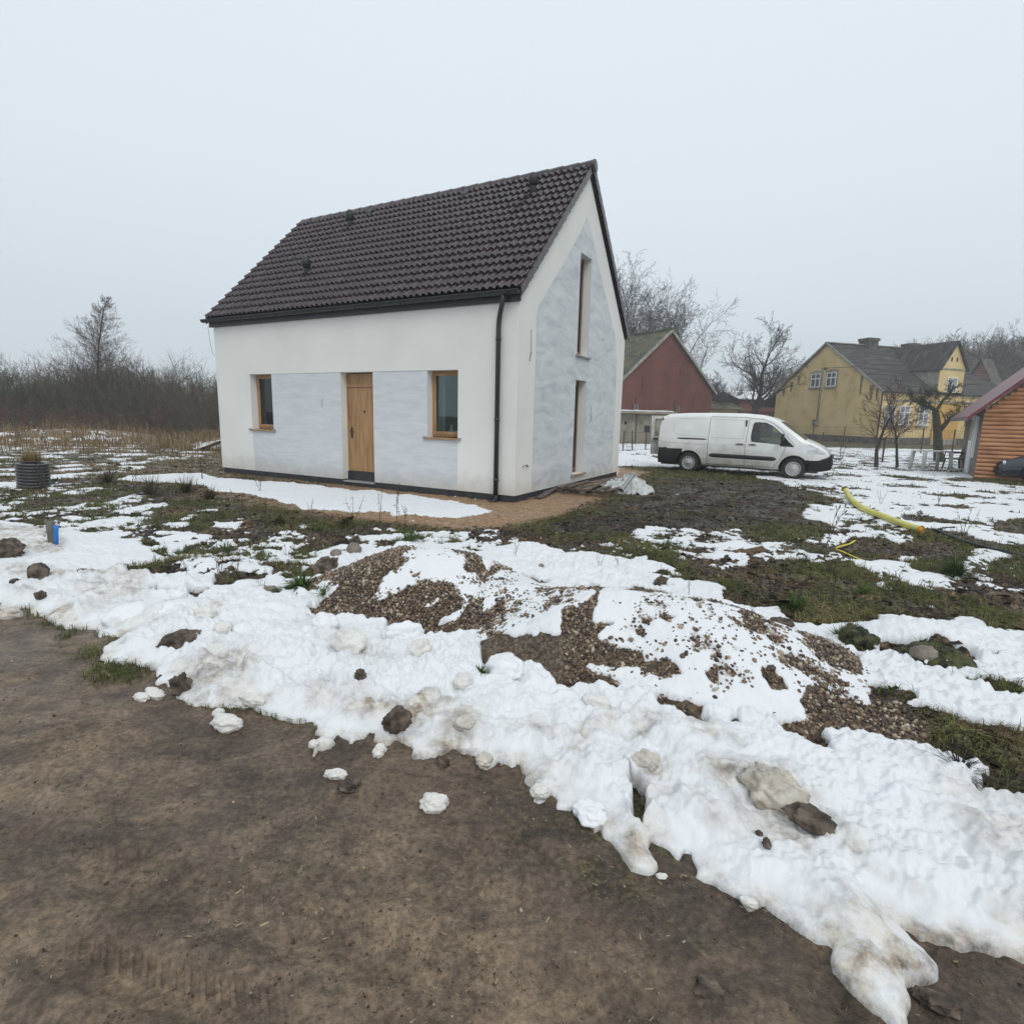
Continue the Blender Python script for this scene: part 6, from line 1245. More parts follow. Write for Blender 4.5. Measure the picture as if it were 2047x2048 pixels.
for a in ((258, 1245, 92, (1, .8, .52), 'large smooth grey-white slab of snow on the bank edge at left', 1, .1, .35), (355, 1240, 85, (1, .7, .3), 'flat clean snow slab right of the large grey one', 2, .1, .4), (360, 1212, 40, (1, .8, .7), 'small square snow block beside a bare patch', 3, .12, .3), (412, 1255, 48, (1, .8, .62), 'snow lump with a brown smear, in the bank below the weeds', 4, .2, .35), (448, 1285, 40, (1, .9, .7), 'pitted snow lump with grey spots in the middle of the left bank', 5, .22, .35), (490, 1280, 48, (1, .9, .7), 'clean round snow lump right of the pitted one', 6, .15, .35), (650, 1268, 64, (1, .9, .8), 'snowball shaped lump near the left foot of the gravel heap', 7, .2, .35), (700, 1318, 92, (1, .7, .62), 'long lumpy snow block speckled with dirt below the gravel heap', 8, .22, .35), (808, 1292, 92, (1, .62, .55), 'ragged white snow block touching the gravel', 9, .3, .3), (838, 1330, 62, (1, .7, .75), 'angular dirty snow block with a sharp ridge', 10, .25, .25), (925, 1395, 60, (1, .7, .6), 'pinkish stained snow lump in the bank below the gravel', 11, .22, .4), (1010, 1365, 110, (1, .8, .55), 'wide clean snow block against the lower gravel', 12, .18, .4), (1190, 1435, 66, (1, .6, .5), 'smooth beige topped snow block on the bank crest', 13, .15, .35), (930, 1475, 50, (1, .9, .7), 'snow lump with a dark muddy front at the road edge', 14, .22, .3), (1290, 1560, 56, (.7, 1, .8), 'tall stained snow block above the brown gap', 15, .25, .3), (1545, 1625, 130, (1, .7, .42), 'big brownish ice slab beside the earth clod at right', 16, .34, .22), (1180, 1640, 70, (1, .9, .6), 'snow lump at the bank edge above the mossy ground', 17, .2, .4), (20, 1235, 40, (1, .7, .6), 'yellowish snow ring lump at the far left road edge', 18, .25, .2)):
    lump('snow_block', a[4], 'snow block', a[0], a[1], a[2], a[3], {8: M['snowchunk'], 10: M['snowchunk'], 11: M['snowchunk'], 13: M['snowchunk'], 14: M['snowdirty'], 15: M['snowdirty'], 16: M['iceslab'], 4: M['snowchunk'], 5: M['snowchunk'], 18: M['snowdirty']}.get(a[5], M['snowclean']), 200+a[5]*7, a[6], a[7], gb, rz=a[5]*.7, flat=.78 if a[5] in (2, 3) else 0)
gc = 'clods of earth in and beside the snow bank'
for a in ((795, 1470, 60, (1, .8, .95), 'big upright brown mud clod standing in the bank', 1, .28, .22), (362, 1300, 84, (1, .5, .35), 'long flat brown clod in the bank, with a pale vein', 2, .22, .3), (362, 1392, 44, (.8, .9, 1.0), 'dark earthy lump at the very edge of the bank beside the small snow scraps', 3, .3, .25), (722, 1376, 30, (.7, .8, 1.), 'dark brown side of the earth and snow block in mid bank', 4, .25, .25), (1612, 1685, 82, (1, .8, .5), 'large dark earth clod frozen under the ice slab', 5, .3, .3), (14, 1122, 60, (1, .8, .55), 'furrowed brown earth clod at the left edge', 6, .3, .25), (80, 1172, 34, (1, .8, 1.), 'dark round stone-like clod in the snow at left', 7, .12, .25), (32, 1183, 17, (1, .8, .6), 'small dark pebble left of the round dark clod', 8, .2, .3), (168, 1154, 28, (1, .4, .4), 'long dark chip lying on the snow', 9, .2, .3), (84, 1212, 22, (1, .8, .7), 'dark crumb of earth near the road edge at left', 10, .3, .3), (885, 1525, 34, (1, .7, .7), 'mud clod half under the bank edge', 11, .3, .3), (1528, 1728, 24, (.7, 1, .8), 'brown lump on the lower bank beneath the big earth clod', 12, .3, .3), (1515, 1695, 17, (1, .8, .8), 'small black crumb above the brown lump', 13, .3, .3), (1470, 1452, 18, (1, .8, 1.), 'dark pebble on the snowy side of the right gravel heap', 14, .2, .2), (1288, 1618, 30, (.8, .8, .5), 'brown mud in the gap of the bank', 15, .3, .3), (700, 1572, 60, (1, .7, .25), 'crumbled mud beside the crescent of snow', 16, .4, .35), (1420, 1985, 48, (1, .9, .14), 'crumbly flat earth pat on the road near the bottom', 17, .5, .4), (1870, 2005, 60, (1, .7, .35), 'dark earth crumbs where the snow tongue ends', 18, .4, .35), (1555, 1262, 62, (1, .5, .45), 'black earth clod on the ridge behind the right gravel heap', 19, .35, .25), (1320, 1173, 36, (1, .6, .6), 'dark earth clod on the rear rim of the right heap', 20, .35, .3), (650, 1142, 70, (1, .6, .4), 'dark mat lump above the left gravel heap', 21, .3, .3)):
    lump('earth_clod', a[4], 'earth clod', a[0], a[1], a[2], a[3], M['clod'], 400+a[5]*7, a[6], a[7], gc, rz=a[5]*.5)
for a in ((1843, 1333, 48, (1, .8, .7), 'pale round stone half sunk in snow at right', 1), (708, 1110, 34, (1, .7, .9), 'mossy grey stone behind the left gravel heap', 2), (672, 1118, 26, (1, .8, .8), 'smaller grey stone left of the mossy one', 3), (540, 1185, 36, (1, .6, .5), 'brown flat stone in the snow below the leafy plant', 4), (1082, 1142, 13, (1, .8, .7), 'small beige pebble on the snow behind the heaps', 5)):
    lump('stone', a[4], 'stone', a[0], a[1], a[2], a[3], M['stone_s'], 600+a[5]*7, .12, .25, 'loose stones in the field')
lump('turf_clod', 'large green turf clod lying on the snow beside the pale stone', 'turf', 1868, 1330, 128, (1, .75, .30), M['turf'], 711, .25, .3, 'lumps of turf'); lump('turf_clod', 'smaller dark turf clod with grass on its left side', 'turf', 1715, 1290, 72, (1, .8, .7), M['turf'], 712, .3, .3, 'lumps of turf')

# ------------------------------------------------------------------ plants one can tell apart
def tuft(name, label, px, py, hpx, n, stops, seed, spread=.5, wd=.006, group=None, cat='plant', z=None, curl=.5):
    p = G(px, py); dist = math.hypot(p[0], p[1]); H_ = hpx/FOC*dist; r = np.random.default_rng(seed); s = surf(p[0], p[1])
    az = r.uniform(0, 2*math.pi, n); ln = np.abs(r.normal(0, spread, n))+.05; h = H_*r.uniform(.5, 1.1, n); b0 = np.stack([np.cos(az), np.sin(az), 0*az], 1)*(H_*.22*r.random(n))[:, None]
    dr = np.stack([np.cos(az)*np.sin(ln), np.sin(az)*np.sin(ln), np.cos(ln)], 1); V = []; T = []
    sd = np.stack([-np.sin(az), np.cos(az), 0*az], 1)*wd/2; K = 5
    for k in range(K):
        t = k/(K-1); c = b0+dr*(h*t)[:, None]+np.stack([np.cos(az), np.sin(az), -np.ones(n)], 1)*(curl*h*t*t*ln)[:, None]; w_ = (1-t**2)+.05; V += [c-sd*w_, c+sd*w_]
    V = np.stack(V, 1).reshape(-1, 3); V[:, 2] = np.maximum(V[:, 2], .002); base = np.arange(n)[:, None]*2*K
    F = np.concatenate([np.concatenate([base+2*k, base+2*k+1, base+2*k+3, base+2*k+2], 1) for k in range(K-1)])
    o = fast_mesh(name, V, F, tintmat(name+'_col', stops, .7, .2), smooth=False, attrs=dict(tint=np.repeat(r.random(n), 2*K))); o.location = (p[0], p[1], s-.01); return tag(o, label, cat, group)
GRN = [(0, (.020, .05, .010)), (.6, (.055, .11, .022)), (1, (.13, .18, .05))]; STR = [(0, (.10, .07, .03)), (.6, (.25, .18, .09)), (1, (.42, .32, .18))]; DRK = [(0, (.012, .010, .007)), (.6, (.035, .028, .018)), (1, (.08, .06, .035))]
gg = 'green tufts among the snow patches'
for a in ((1590, 1222, 42, 130, GRN, 'bright star-shaped grass tuft right of the gravel heaps'), (818, 1086, 40, 170, GRN, 'dense dark green plant behind the left gravel heap'), (1908, 1152, 40, 420, [(0, (.014, .030, .008)), (.6, (.035, .07, .018)), (1, (.10, .13, .045))], 'bushy green weed at right below the black hose'), (602, 1178, 34, 70, GRN, 'broad leafy green rosette left of the gravel heap'), (648, 1192, 30, 60, GRN, 'green leaves at the snow edge beside the gravel'), (640, 1065, 20, 90, GRN, 'low green tuft on the mud in front of the snow strip'), (835, 968, 16, 60, GRN, 'tiny green tuft at the foot of the house wall'), (455, 1110, 26, 60, GRN, 'small green weed in the patchy snow at left'), (1680, 1275, 34, 90, GRN, 'grass growing on the small turf clod'), (1860, 1325, 44, 130, GRN, 'long grass draped over the big turf clod'), (960, 1372, 22, 50, GRN, 'green leaves showing between bank and gravel'), (1605, 1130, 30, 70, DRK, 'dark leafy weed standing left of the yellow strap'), (1725, 1190, 26, 60, GRN, 'pale green tuft in the brown grass at right')):
    tuft('grass_tuft', a[5], a[0], a[1], a[2], a[3], a[4], int(a[0]), .75, .008 if a[0] != 602 else .03, gg, 'grass tuft')
for a in ((300, 990, 44, 'dark green weedy clump left of the snow strip, its left part'), (372, 985, 40, 'dark weedy clump touching the left end of the snow strip'), (215, 968, 34, 'dark weeds on the brown soil right of the corrugated pipe'), (420, 1000, 30, 'dark weeds below the left end of the snow strip'), (560, 1050, 26, 'reddish dead weeds on the mud before the snow strip'), (690, 1052, 24, 'matted dead weeds at the foot of the tall dry stalks')): tuft('weed_clump', a[3], a[0], a[1], a[2], 320, [(0, (.012, .016, .006)), (.5, (.045, .045, .018)), (1, (.13, .09, .045))], int(a[0])+5, .9, .006, 'dark weed clumps near the house', 'weed clump', curl=.3)
tuft('golden_shrub', 'yellowish rounded dry shrub behind the corrugated pipe', 64, 930, 26, 700, [(0, (.14, .10, .03)), (1, (.40, .31, .13))], 9, 1.1, .02, None, 'shrub', curl=.2)
tuft('black_root_ball', 'tangled black root ball on the snow at right', 1915, 1560, 52, 140, DRK, 12, 1.1, .004, None, 'roots', curl=.9)
def weed(seed, kind):
    r = np.random.default_rng(seed); S = []
    for k in range(r.integers(1, 4)):
        p = np.array([r.normal(0, .03), r.normal(0, .03), -.02]); d = np.array([r.normal(0, .18), r.normal(0, .18), 1.]); n = 9
        for i in range(n):
            d = d+r.normal(0, .07, 3); d /= np.linalg.norm(d); q = p+d/n; S.append((p, q, .011*(1-i/n*.6), .011*(1-(i+1)/n*.6)))
            if i > 1:
                for j in range(2):
                    dd = d*.6+r.normal(0, .6, 3); dd /= np.linalg.norm(dd); l = r.uniform(.06, .20); S.append((q, q+dd*l, .006, .004))
                    if kind and r.random() < .75: S.append((q+dd*l*.8, q+dd*l*1.25, .020, .004))
            p = q
    return segs_mesh(list(zip(*S)), 4)
M['weed'] = mat('dry_weed', [(.030, .022, .015), (.085, .062, .042)], 4, .95)
wproto = []
for i in range(6):
    V, F = weed(900+i, i % 2); me_o = fast_mesh('dried_weed', V, F, M['weed'], smooth=False); wproto.append(me_o)
WP = [(760, 1048, 82, 'tall dried weed with seed heads standing in the snow strip, left of the pair'), (794, 1048, 84, 'tall dried weed with seed heads in the snow strip, right of the pair'), (706, 1055, 60, 'dried weed stalk left of the tall pair by the snow strip'), (810, 1046, 34, 'short dry stalk right beside the tall weed pair'), (622, 1028, 26, 'small curled dry weed at the edge of the snow strip'), (1030, 1118, 32, 'dark withered weed on the snow behind the gravel heaps'), (1376, 1198, 48, 'black withered weed standing on the rim of the right heap'), (1236, 1140, 34, 'brown withered weed left of the black one behind the heap'), (1198, 1140, 32, 'thin brown weed farther left behind the heap'), (440, 1150, 66, 'dark branching dead weed in the left snow patches'), (470, 1165, 60, 'dense dark dead weed next to the branching one'), (520, 1178, 34, 'small forked dry weed beside the flat brown stone'), (590, 1130, 80, 'tall thin dead stem above the leafy rosette'), (375, 1165, 38, 'spindly dead weed by the bare patch at left'), (340, 1015, 44, 'dark dead weed on the grass left of the snow strip'), (405, 960, 40, 'reddish dead stalk near the left house corner'), (222, 958, 36, 'dead stalk in front of the corrugated pipe row, right of it'), (95, 1010, 60, 'dark dead weed in the snow below the corrugated pipe'), (165, 1005, 44, 'dead weed right of the one below the pipe'), (1646, 1120, 110, 'tall thin dead stem left of the yellow strap'), (1925, 1072, 44, 'leaning dark dead weed above the black hose'), (1875, 1012, 22, 'little dark weed on the snow right of the yellow pipe'), (1718, 1048, 22, 'little dark weed below the middle of the yellow pipe'), (1790, 1180, 40, 'curly brown weed in the snow at right'), (1990, 1175, 48, 'spiky dead weed at the right edge'), (1665, 1230, 60, 'black thin weed in the brown grass at right'), (1500, 1245, 30, 'twigs poking out beside the black clod'), (1680, 925, 34, 'dry stalk in the snow in front of the van'), (520, 985, 34, 'dead stalk with twisted top in front of the door'), (270, 1000, 46, 'dark dead weed clump in the grass at left'), (310, 1010, 50, 'dark leaning weed in the grass next to the left clump'), (1020, 1075, 20, 'low dead weed at the mud edge below the corner'), (1760, 1010, 24, 'thin dry stalk on the snow above the yellow pipe'), (1400, 1080, 30, 'dead stalk on the dark mud right of the house')]
for i, (px, py, hpx, lab) in enumerate(WP):
    src = wproto[i % 6]; o = src if i < 6 else src.copy()
    if i >= 6: C.objects.link(o)
    p = G(px, py); dist = math.hypot(p[0], p[1]); h = hpx/FOC*dist; o.location = (p[0], p[1], surf(p[0], p[1])-.01); q_ = .8 if hpx < 75 else .45; o.scale = (h*q_, h*q_, h); o.rotation_euler = (0, 0, i*1.3); tag(o, lab, 'dead weed', 'dried weeds standing in the field')

# ------------------------------------------------------------------ things left about the site
def gp(px, py, z=0.): q = G(px, py, z); return np.array([q[0], q[1], z])
# corrugated black pipe standing on end
cpx = gp(68, 975); prof = [(.20, .52), (.235, .52)]; z = .52
for k in range(8):
    prof += [(.262, z-.005), (.268, z-.015), (.268, z-.035), (.262, z-.043), (.238, z-.048), (.238, z-.060)]; z -= .062
prof += [(.262, 0), (.2, -.02)]
M['hdpe'] = mat('black_hdpe', (.014, .015, .017), rough=.32, spec=.6); M['ribtop'] = mat('lit_rib', (.30, .32, .34), rough=.6)
cp_ = thing('corrugated_pipe', 'short black corrugated pipe standing upright in the field at left', 'pipe', (cpx[0], cpx[1], -.03)); mb = MB(); mb.lathe(prof, n=40); mb.build('pipe_wall', M['hdpe'], cp_)
z = .52  # pale rings: light on the rib tops, painted in as lighter colour
for k in range(8): mb = MB(); mb.lathe([(.240, z-.0535-.004), (.2560, z-.0565), (.2685, z-.0600)], n=40); z -= .062; mb.build('lit_ring', M['ribtop'], cp_); cp_.rotation_euler = (0, R_(3), 0)
# wooden marker post with a bit of blue pipe
a = gp(106, 1091); b_ = thing('marker_post', 'weathered grey wooden marker post in the snow at left', 'post', (a[0], a[1], 0)); mb = MB(); mb.b(-.035, .035, -.03, .03, -.1, .29); mb.build('post', mat('grey_wood', [(.10, .11, .085), (.18, .18, .14)], 9, .9), b_, bevel=.006)
a = gp(113, 1094); mb = MB(); mb.tube([(0, 0, -.02), (.01, 0, .08), (.025, -.01, .17), (.035, -.01, .21), (.015, .0, .225), (.0, .01, .20)], [.020, .022, .022, .023, .022, .018], 12); tag(mb.build('blue_pipe', mat('blue_plastic', (.006, .17, .60), rough=.4), loc=(a[0], a[1], .02)), 'bright blue plastic pipe end leaning on the marker post', 'pipe')
# yellow drain pipe
M['yellow'] = mat('yellow_plastic', [(.52, .48, .07), (.62, .58, .14)], 3, .45); M['orange'] = mat('orange_plastic', (.70, .30, .02), rough=.5)
pp = [(655, 302), (668, 300), (700, 335), (735, 372), (790, 410), (860, 440), (930, 465), (1010, 497), (1090, 528), (1160, 552), (1205, 562)]
pts = [gp(1500+x/3.53, 900+y/3.53, .07) for x, y in pp]; pts[0][2] = .16; pts[1][2] = .13
fine_ = []
for i in range(len(pts)-1):
    for k in range(10): fine_.append(pts[i]+(pts[i+1]-pts[i])*k/10)
fine_.append(pts[-1]); fine_ = np.array(fine_); 
for _ in range(6): fine_[1:-1] = .5*fine_[1:-1]+.25*(fine_[:-2]+fine_[2:])
rad_ = .052+.003*np.sin(np.arange(len(fine_))*2.1)
yp = thing('drain_pipe', 'long yellow plastic drain pipe lying across the snowy yard', 'pipe', tuple(fine_[-1])); o0 = fine_[-1]
mb = MB(); mb.tube(fine_-o0, rad_, 18, caps=False); mb.build('pipe_body', M['yellow'], yp); mb = MB(); mb.tube([fine_[-9]-o0, fine_[-8]-o0], .057, 18); mb.build('blue_band', mat('pale_blue_tape', (.28, .45, .48), rough=.5), yp)
e_ = fine_[-1]-fine_[-4]; mb = MB(); mb.tube([fine_[-3]-o0, fine_[-1]-o0+e_*.15], [.055, .061], 18, caps=False); mb.tube([fine_[-2]-o0, fine_[-1]-o0-e_*.02], [.045, .045], 14); mb.build('open_end', M['orange'], yp)
# black hose
pp = [(1300, 562), (1340, 575), (1400, 602), (1470, 628), (1530, 650), (1620, 676), (1700, 698), (1800, 718), (1931, 748), (2060, 790), (2300, 870)]
mb = MB(); mb.tube([gp(1500+x/3.53, 900+y/3.53, .03) for x, y in pp], .022, 10); mb.tube([gp(1500+x/3.53, 900+y/3.53, .025) for x, y in [(1320, 560), (1370, 550), (1440, 546)]], .016, 8); tag(mb.build('hose', M['black']), 'black water hose running off to the right edge from the yellow pipe', 'hose')
for pts_, lab in (([(606, 690), (650, 676), (700, 662), (738, 640)], 'thin yellow strap end lying on the mud, upper piece'), ([(604, 700), (640, 712), (700, 740), (750, 762), (806, 784)], 'thin yellow strap lying on the mud, lower longer piece')):
    mb = MB(); P = [gp(1500+x/3.53, 900+y/3.53, .03) for x, y in pts_]
    for p, q in zip(P[:-1], P[1:]): mb.bar(p, q+(q-p)*.02, .022, .006)
    tag(mb.build('yellow_strap', mat('yellow_strap', (.75, .62, .02), rough=.5)), lab, 'strap', 'yellow straps')
# plastic sheet with a grey pipe
c = gp(1253, 985); n = 90; gx_, gy_ = np.meshgrid(np.linspace(-1, 1, n), np.linspace(-1, 1, n)); rr2 = np.sqrt(gx_**2+gy_**2)+.22*fbm(gx_, gy_, .8, 3, 5); prof_ = np.clip(1-rr2, 0, 1)**.55
cre = 1-1.7*np.abs(fbm(gx_+.3*perlin(gx_*2, gy_*2, 2), gy_, .42, 3, 12, .6)); H_ = prof_*(.13+.24*cre+.10*fbm(gx_, gy_, .7, 3, 13))-.02; P = np.stack([gx_*.52, gy_*.62, H_], -1); mb = MB(); mb.grid(P)
mp = mat('clear_plastic_sheet', [(.55, .56, .54), (.86, .88, .87)], 6, .16, 1, 9, distort=2.5, dist=.06); mp.node_tree.nodes['Principled BSDF'].inputs['Transmission Weight'].default_value = .25
pl_ = mb.build('plastic_sheet', mp, loc=(c[0]+.0, c[1]+.25, 0)); pl_.rotation_euler = (0, 0, .3); pl_.scale = (1.25, 1.15, 1.15); tag(pl_, 'crumpled clear plastic sheet in a heap at the right house corner', 'plastic sheet')
a = gp(1241, 981, .16); e_ = FW*FOC+RT*(1266-1023.5)-UP*(949-1024); k = (a[1]+.55)/e_[1]; e2 = np.array([e_[0]*k, e_[1]*k, CAMH+e_[2]*k]); mb = MB(); mb.tube([a, e2], .052, 20, caps=False); mb.tube([a, e2], .046, 20, caps=False); mb.tube([e2-(e2-a)*.12, e2+(e2-a)*.01], .058, 20)
tag(mb.build('grey_pipe', mat('grey_pvc', (.27, .28, .29), rough=.35)), 'grey plastic drain pipe lying on the plastic sheet', 'pipe')
# pallet and loose boards by the gable wall
M['oldwood'] = mat('old_wood', [(.060, .045, .032), (.13, .10, .075), (.20, .16, .125)], 5, .9, .3, 30, stretch=(1, 1, 1))
pa, pb, pc = gp(1112, 986), gp(1198, 994), gp(1238, 972); ax = (pb-pa); W_ = np.linalg.norm(ax); az = math.atan2(ax[1], ax[0]); pal = thing('pallet', 'broken wooden pallet lying on the sand by the gable wall', 'pallet', (pa[0], pa[1], 0), az)
for k in range(3):
    y = .05+k*.42; mb = MB(); mb.b(0, 1.2, y-.05, y+.05, .0, .022); mb.build('bottom_board', M['oldwood'], pal)
    for x in (.07, .6, 1.13):
        mb = MB(); mb.b(x-.07, x+.07, y-.045, y+.045, .024, .10); mb.build('block', M['oldwood'], pal)
    mb = MB(); mb.b(0, 1.2, y-.05, y+.05, .102, .122); mb.build('stringer', M['oldwood'], pal)
for k, x in enumerate((.05, .24, .45, .62, .93, 1.14)):
    mb = MB(); mb.box((x, .47, .136), (.095, .98, .02), rz=.05*math.sin(k*2.2)); mb.build('deck_board', M['oldwood'], pal)
gw = 'loose boards by the gable wall'
def board(px0, py0, z0, px1, py1, z1, w_, t_, lab, m=None):
    a, b_ = gp(px0, py0, z0), gp(px1, py1, z1); mb = MB(); mb.bar(a, b_, w_, t_); tag(mb.build('loose_board', m or M['oldwood'], bevel=.003), lab, 'board', gw)
board(1076, 996, .02, 1108, 976, .10, .13, .03, 'grey-brown board leaning against the left end of the pallet', mat('wet_board', [(.07, .055, .05), (.14, .11, .10)], 5, .6)); board(1057, 991, .02, 1098, 976, .03, .11, .025, 'dark board nearest the house corner'); board(1068, 994, .015, 1046, 998, .015, .08, .02, 'short dark offcut on the sand at the corner')
board(1137, 974, .19, 1176, 962, .21, .07, .03, 'narrow batten lying across the pallet'); board(1176, 978, .17, 1215, 960, .20, .06, .03, 'second narrow batten nearer the plastic sheet'); board(1120, 968, .05, 1160, 958, .05, .10, .02, 'pale board close under the tall gable window', mat('pale_board', [(.22, .19, .15), (.32, .29, .24)], 5, .8)); board(1180, 965, .15, 1232, 955, .16, .12, .025, 'dark board behind the pallet')
# rubble and a snow-clad pile of planks left behind the house
a = gp(424, 900); wp = thing('plank_pile', 'pile of dark planks covered with snow behind the left house corner', 'wood pile', (a[0]+.3, a[1], 0), .4, None, .7)
for k in range(4):
    mb = MB(); mb.bar((-1.2+.1*k, -.4+.28*k, .03), (1.2, -.3+.28*k, .95-.06*k), .16, .05); mb.build('plank', M['oldwood'], wp)
mb = MB(); gx_, gy_ = np.meshgrid(np.linspace(-1, 1.1, 30), np.linspace(-.45, .6, 14)); mb.grid(np.stack([gx_, gy_, .14+(gx_+1.1)*.38+.05*perlin(gx_*2, gy_*3, 3)], -1)); mb.build('snow_cover', M['snowp'], wp)
# garden table, chair, rack
M['resin'] = mat('white_resin', [(.42, .42, .38), (.58, .58, .55)], 5, .6); M['resin_d'] = mat('dark_resin', (.028, .020, .018), rough=.5)
a = gp(1847, 943); tb = thing('garden_table', 'white plastic garden table with round legs in front of the old fruit tree', 'table', (a[0]+.45, a[1]+.35, 0), .10)
mb = MB(); mb.poly([(.68*math.cos(t)*(1 if abs(math.cos(t)) < .8 else .96), .42*math.sin(t), .70) for t in np.linspace(0, 2*math.pi, 28, endpoint=False)], (0, 0, .035)); mb.build('table_top', M['resin'], tb, bevel=.01)
for sx in (-1, 1):
    for sy in (-1, 1):
        mb = MB(); mb.tube([(sx*.50, sy*.26, .70), (sx*.54, sy*.30, 0)], [.07, .055], 10); mb.build('leg', M['resin'], tb)
a = gp(1903, 941); ch = thing('garden_chair', 'dark brown plastic garden chair between table and cabin', 'chair', (a[0]+.2, a[1]+.2, 0), R_(165)+0)
mb = MB(); mb.b(-.24, .24, -.23, .23, .40, .44); mb.build('seat', M['resin_d'], ch, bevel=.01)
mb = MB(); P = [(-.25, 0, .42), (-.30, 0, .60), (-.38, 0, .88), (-.35, 0, .90), (-.26, 0, .60), (-.21, 0, .44)]; mb.poly([(p[0], -.24, p[2]) for p in P], (0, .48, 0)); mb.build('backrest', M['resin_d'], ch)
for sy in (-1, 1):
    for x0, x1 in ((-.22, -.30), (.22, .27)):
        mb = MB(); mb.tube([(x0, sy*.22, .42), (x1, sy*.25, 0)], [.035, .025], 8); mb.build('leg', M['resin_d'], ch)
    mb = MB(); mb.tube([(-.28, sy*.27, .66), (.0, sy*.29, .66), (.22, sy*.28, .64), (.25, sy*.26, .42)], .025, 8); mb.build('armrest', M['resin_d'], ch)
a = gp(1898, 948); rk = thing('drying_rack', 'white wire rack lying flat on the grass before the chair', 'rack', (a[0], a[1], .04), -.1); mb = MB()
mb.tube([(-.1, 0, 0), (1.0, .05, .02), (1.02, .42, .14), (.3, .40, .10), (-.1, 0, 0)], .018, 6); mb.build('frame', M['resin'], rk); mb = MB()
for k in range(5): mb.tube([(.15+k*.17, .02, .02), (.42+k*.12, .40, .11)], .008, 5)
mb.build('wires', M['resin'], rk, kind='stuff')
# wire fences on rusty posts
def fence(name, label, P, h, lean=.0):
    o = thing(name, label, 'fence', (P[0][0], P[0][1], 0)); o0 = np.array([P[0][0], P[0][1], 0]); r = np.random.default_rng(int(P[0][0]*10))
    for p in P:
        a = np.array([p[0], p[1], -.1])-o0; l = r.normal(0, .02); mb = MB(); mb.bar(a, a+np.array([l, 0, h+.12]), .05, .05); mb.build('fence_post', M['rustpost'], o)
    mb = MB()
    for p, q in zip(P[:-1], P[1:]):
        a, b_ = np.array([p[0], p[1], 0])-o0, np.array([q[0], q[1], 0])-o0; L_ = np.linalg.norm(b_-a)
        for z in (.06, .5, .95, h-.05): mb.tube([a+[0, 0, z], (a+b_)/2+[0, 0, z-.03], b_+[0, 0, z]], .005, 4, caps=False)
        k = int(L_/.22)
        for i in range(k):
            for s in (0, 1): u, v = i/k, (i+2)/k; u, v = (u, min(v, 1)) if s else (min(v, 1), u); mb.tube([a+(b_-a)*u+[0, 0, .06], a+(b_-a)*v+[0, 0, h-.05]], .0022, 3, caps=False)
    mb.build('wire', M['rustpost'], o, kind='stuff'); return o
F1 = [gp(x, y)[:2] for x, y in ((1562, 880), (1623, 888), (1685, 893), (1758, 900), (1840, 907), (1902, 912), (1965, 917))]
fence('wire_fence', 'rusty wire fence nearest the ochre house, running behind both young trees', F1, 1.42)
F2 = [gp(x, y)[:2] for x, y in ((1500, 893), (1565, 897), (1642, 903), (1763, 926))]
fence('wire_fence', 'lower wire fence starting behind the van bonnet and ending at the first young tree', F2, 1.08)
F3 = [gp(x, y)[:2] for x, y in ((1245, 902), (1264, 901), (1290, 900), (1330, 898))]
fence('wire_fence', 'low green fence in front of the concrete shed', F3, 1.0)
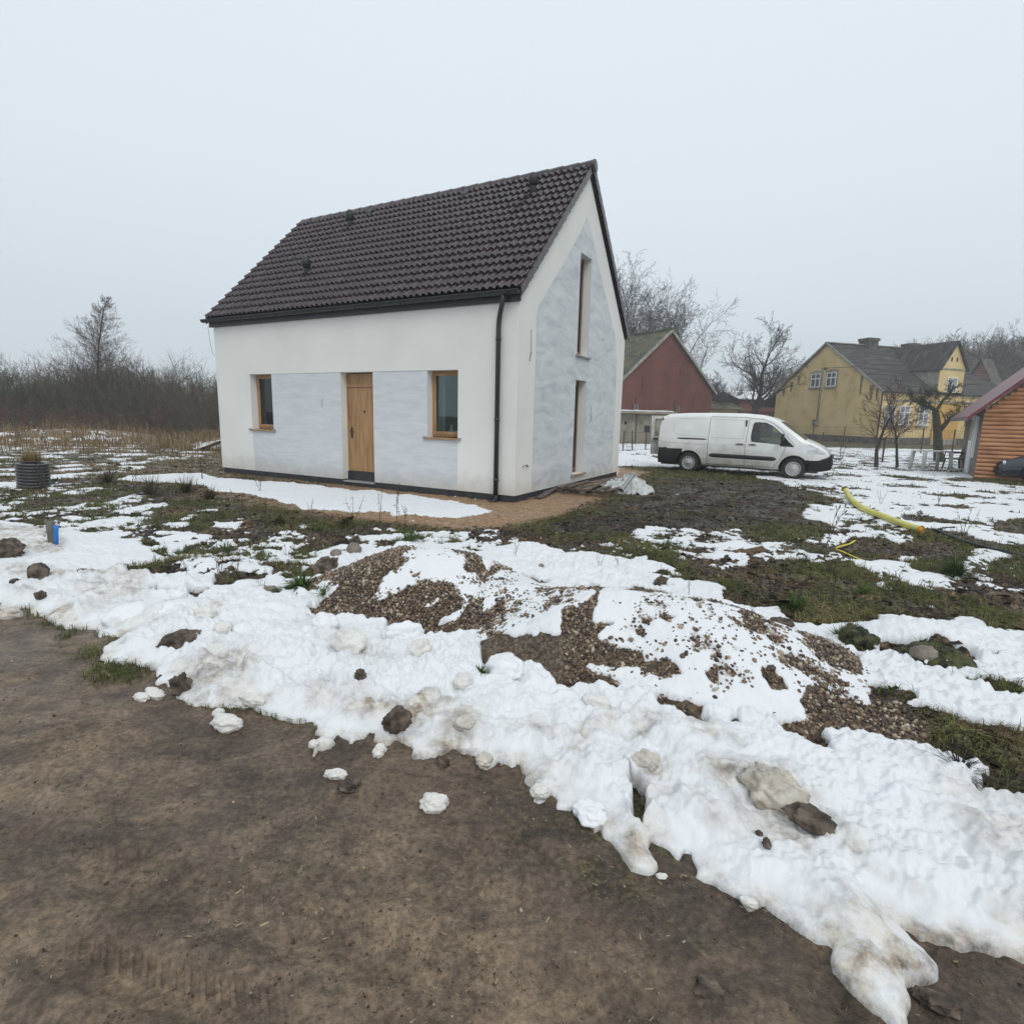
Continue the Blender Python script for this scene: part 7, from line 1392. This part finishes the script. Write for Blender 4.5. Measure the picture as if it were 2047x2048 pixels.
# parked car at the right edge and the block before it
M['carpaint'] = mat('dark_blue_paint', (.012, .022, .035), rough=.14, coat=.8)
cr = thing('dark_car', 'glossy dark blue car beside the log cabin, cut off by the right edge', 'car', (0, 0, 0))
tx = [0, .06, .2, .6, 1.1, 1.35, 1.9, 2.3, 3.2, 3.7, 4.05, 4.3, 4.4]; tz = [.42, .56, .66, .78, .86, .92, 1.22, 1.38, 1.38, 1.24, .98, .92, .55]
xs = np.linspace(0, 4.4, 90); P = np.zeros((29, 90, 3)); G_ = {k: MB() for k in ('body', 'window')}
for i, x in enumerate(xs):
    zt_ = np.interp(x, tx, tz); hw_ = .86*(1-.35*max(0, (.7-x)/.7)**2.2-.25*max(0, (x-3.8)/.6)**2); zs_ = min(zt_-.05, .78)
    for j in range(15):
        if j < 6: y, z = hw_*(1+.03*math.sin(j/5*math.pi)), .22+(zs_-.22)*j/5
        else:
            k = (j-6)/8; y = (hw_*(.99-.20*max(0, (zt_-.8)/.6)*min(1, k*3)))*(1-max(0, k-.33)/.67); z = zs_+(zt_-zs_)*min(1, (k*3))**.7+.03*k if k < .34 else zt_+.03*(k-.33)
        P[j, i] = (x, -y, z); P[28-j, i] = (x, y, z)
mask = lambda c: 1.42 < c[0] < 4.0 and c[2] > .90 and not (2.3 < c[0] < 3.3 and abs(c[1]) < .6)
F_b, F_w = [], []
for j in range(28):
    for i in range(89):
        q = (j*90+i, j*90+i+1, (j+1)*90+i+1, (j+1)*90+i); c = P.reshape(-1, 3)[list(q)].mean(0)
        if any(math.hypot(c[0]-wx, c[2]-.3) < .34 for wx in (.80, 3.45)) and abs(c[1]) > .6: continue
        (F_w if mask(c) else F_b).append(q)
for nm, Fq, m in (('body', F_b, M['carpaint']), ('windows', F_w, M['darkpane'])):
    mb = MB(); mb.add(P.reshape(-1, 3), Fq, True); mb.build(nm, m, cr)
for wx in (.80, 3.45):
    for sy in (-1, 1):
        e = D.objects.new('wheel', None); link(e, cr); e.location = (wx, sy*.78, .30); mb = MB(); mb.lathe([(.18, -.09), (.29, -.1), (.30, -.06), (.30, .06), (.29, .1), (.18, .09)], n=28, ax='y'); mb.build('tyre', M['tyre'], e); mb = MB(); mb.lathe([(.185, sy*.09), (.12, sy*.07), (.05, sy*.10), (0, sy*.10)], n=24, ax='y'); mb.build('rim', M['hub'], e)
mb = MB(); mb.b(.02, 4.3, -.75, .75, .16, .24); mb.b(-.02, .1, -.62, .62, .24, .40); mb.build('bumper', M['black'], cr)
for sy in (-1, 1):
    mb = MB(); mb.lathe([(0, .07), (.07, .05), (.09, 0), (.05, -.04)], (0, 0, 0), 12, 'x'); o = mb.build('headlight', M['lamp'], cr); o.location = (.10, sy*.58, .55)
cp0 = gp(1992, 962); ca = -.16; cr.location = (cp0[0]+.25, cp0[1]+.75, 0); cr.rotation_euler = (0, 0, ca)
lump('concrete_block', 'mossy concrete block on the grass in front of the dark car', 'block', 2000, 958, 28, (1, .7, .62), M['concrete'], 881, .05, .1, z=0, flat=.75)
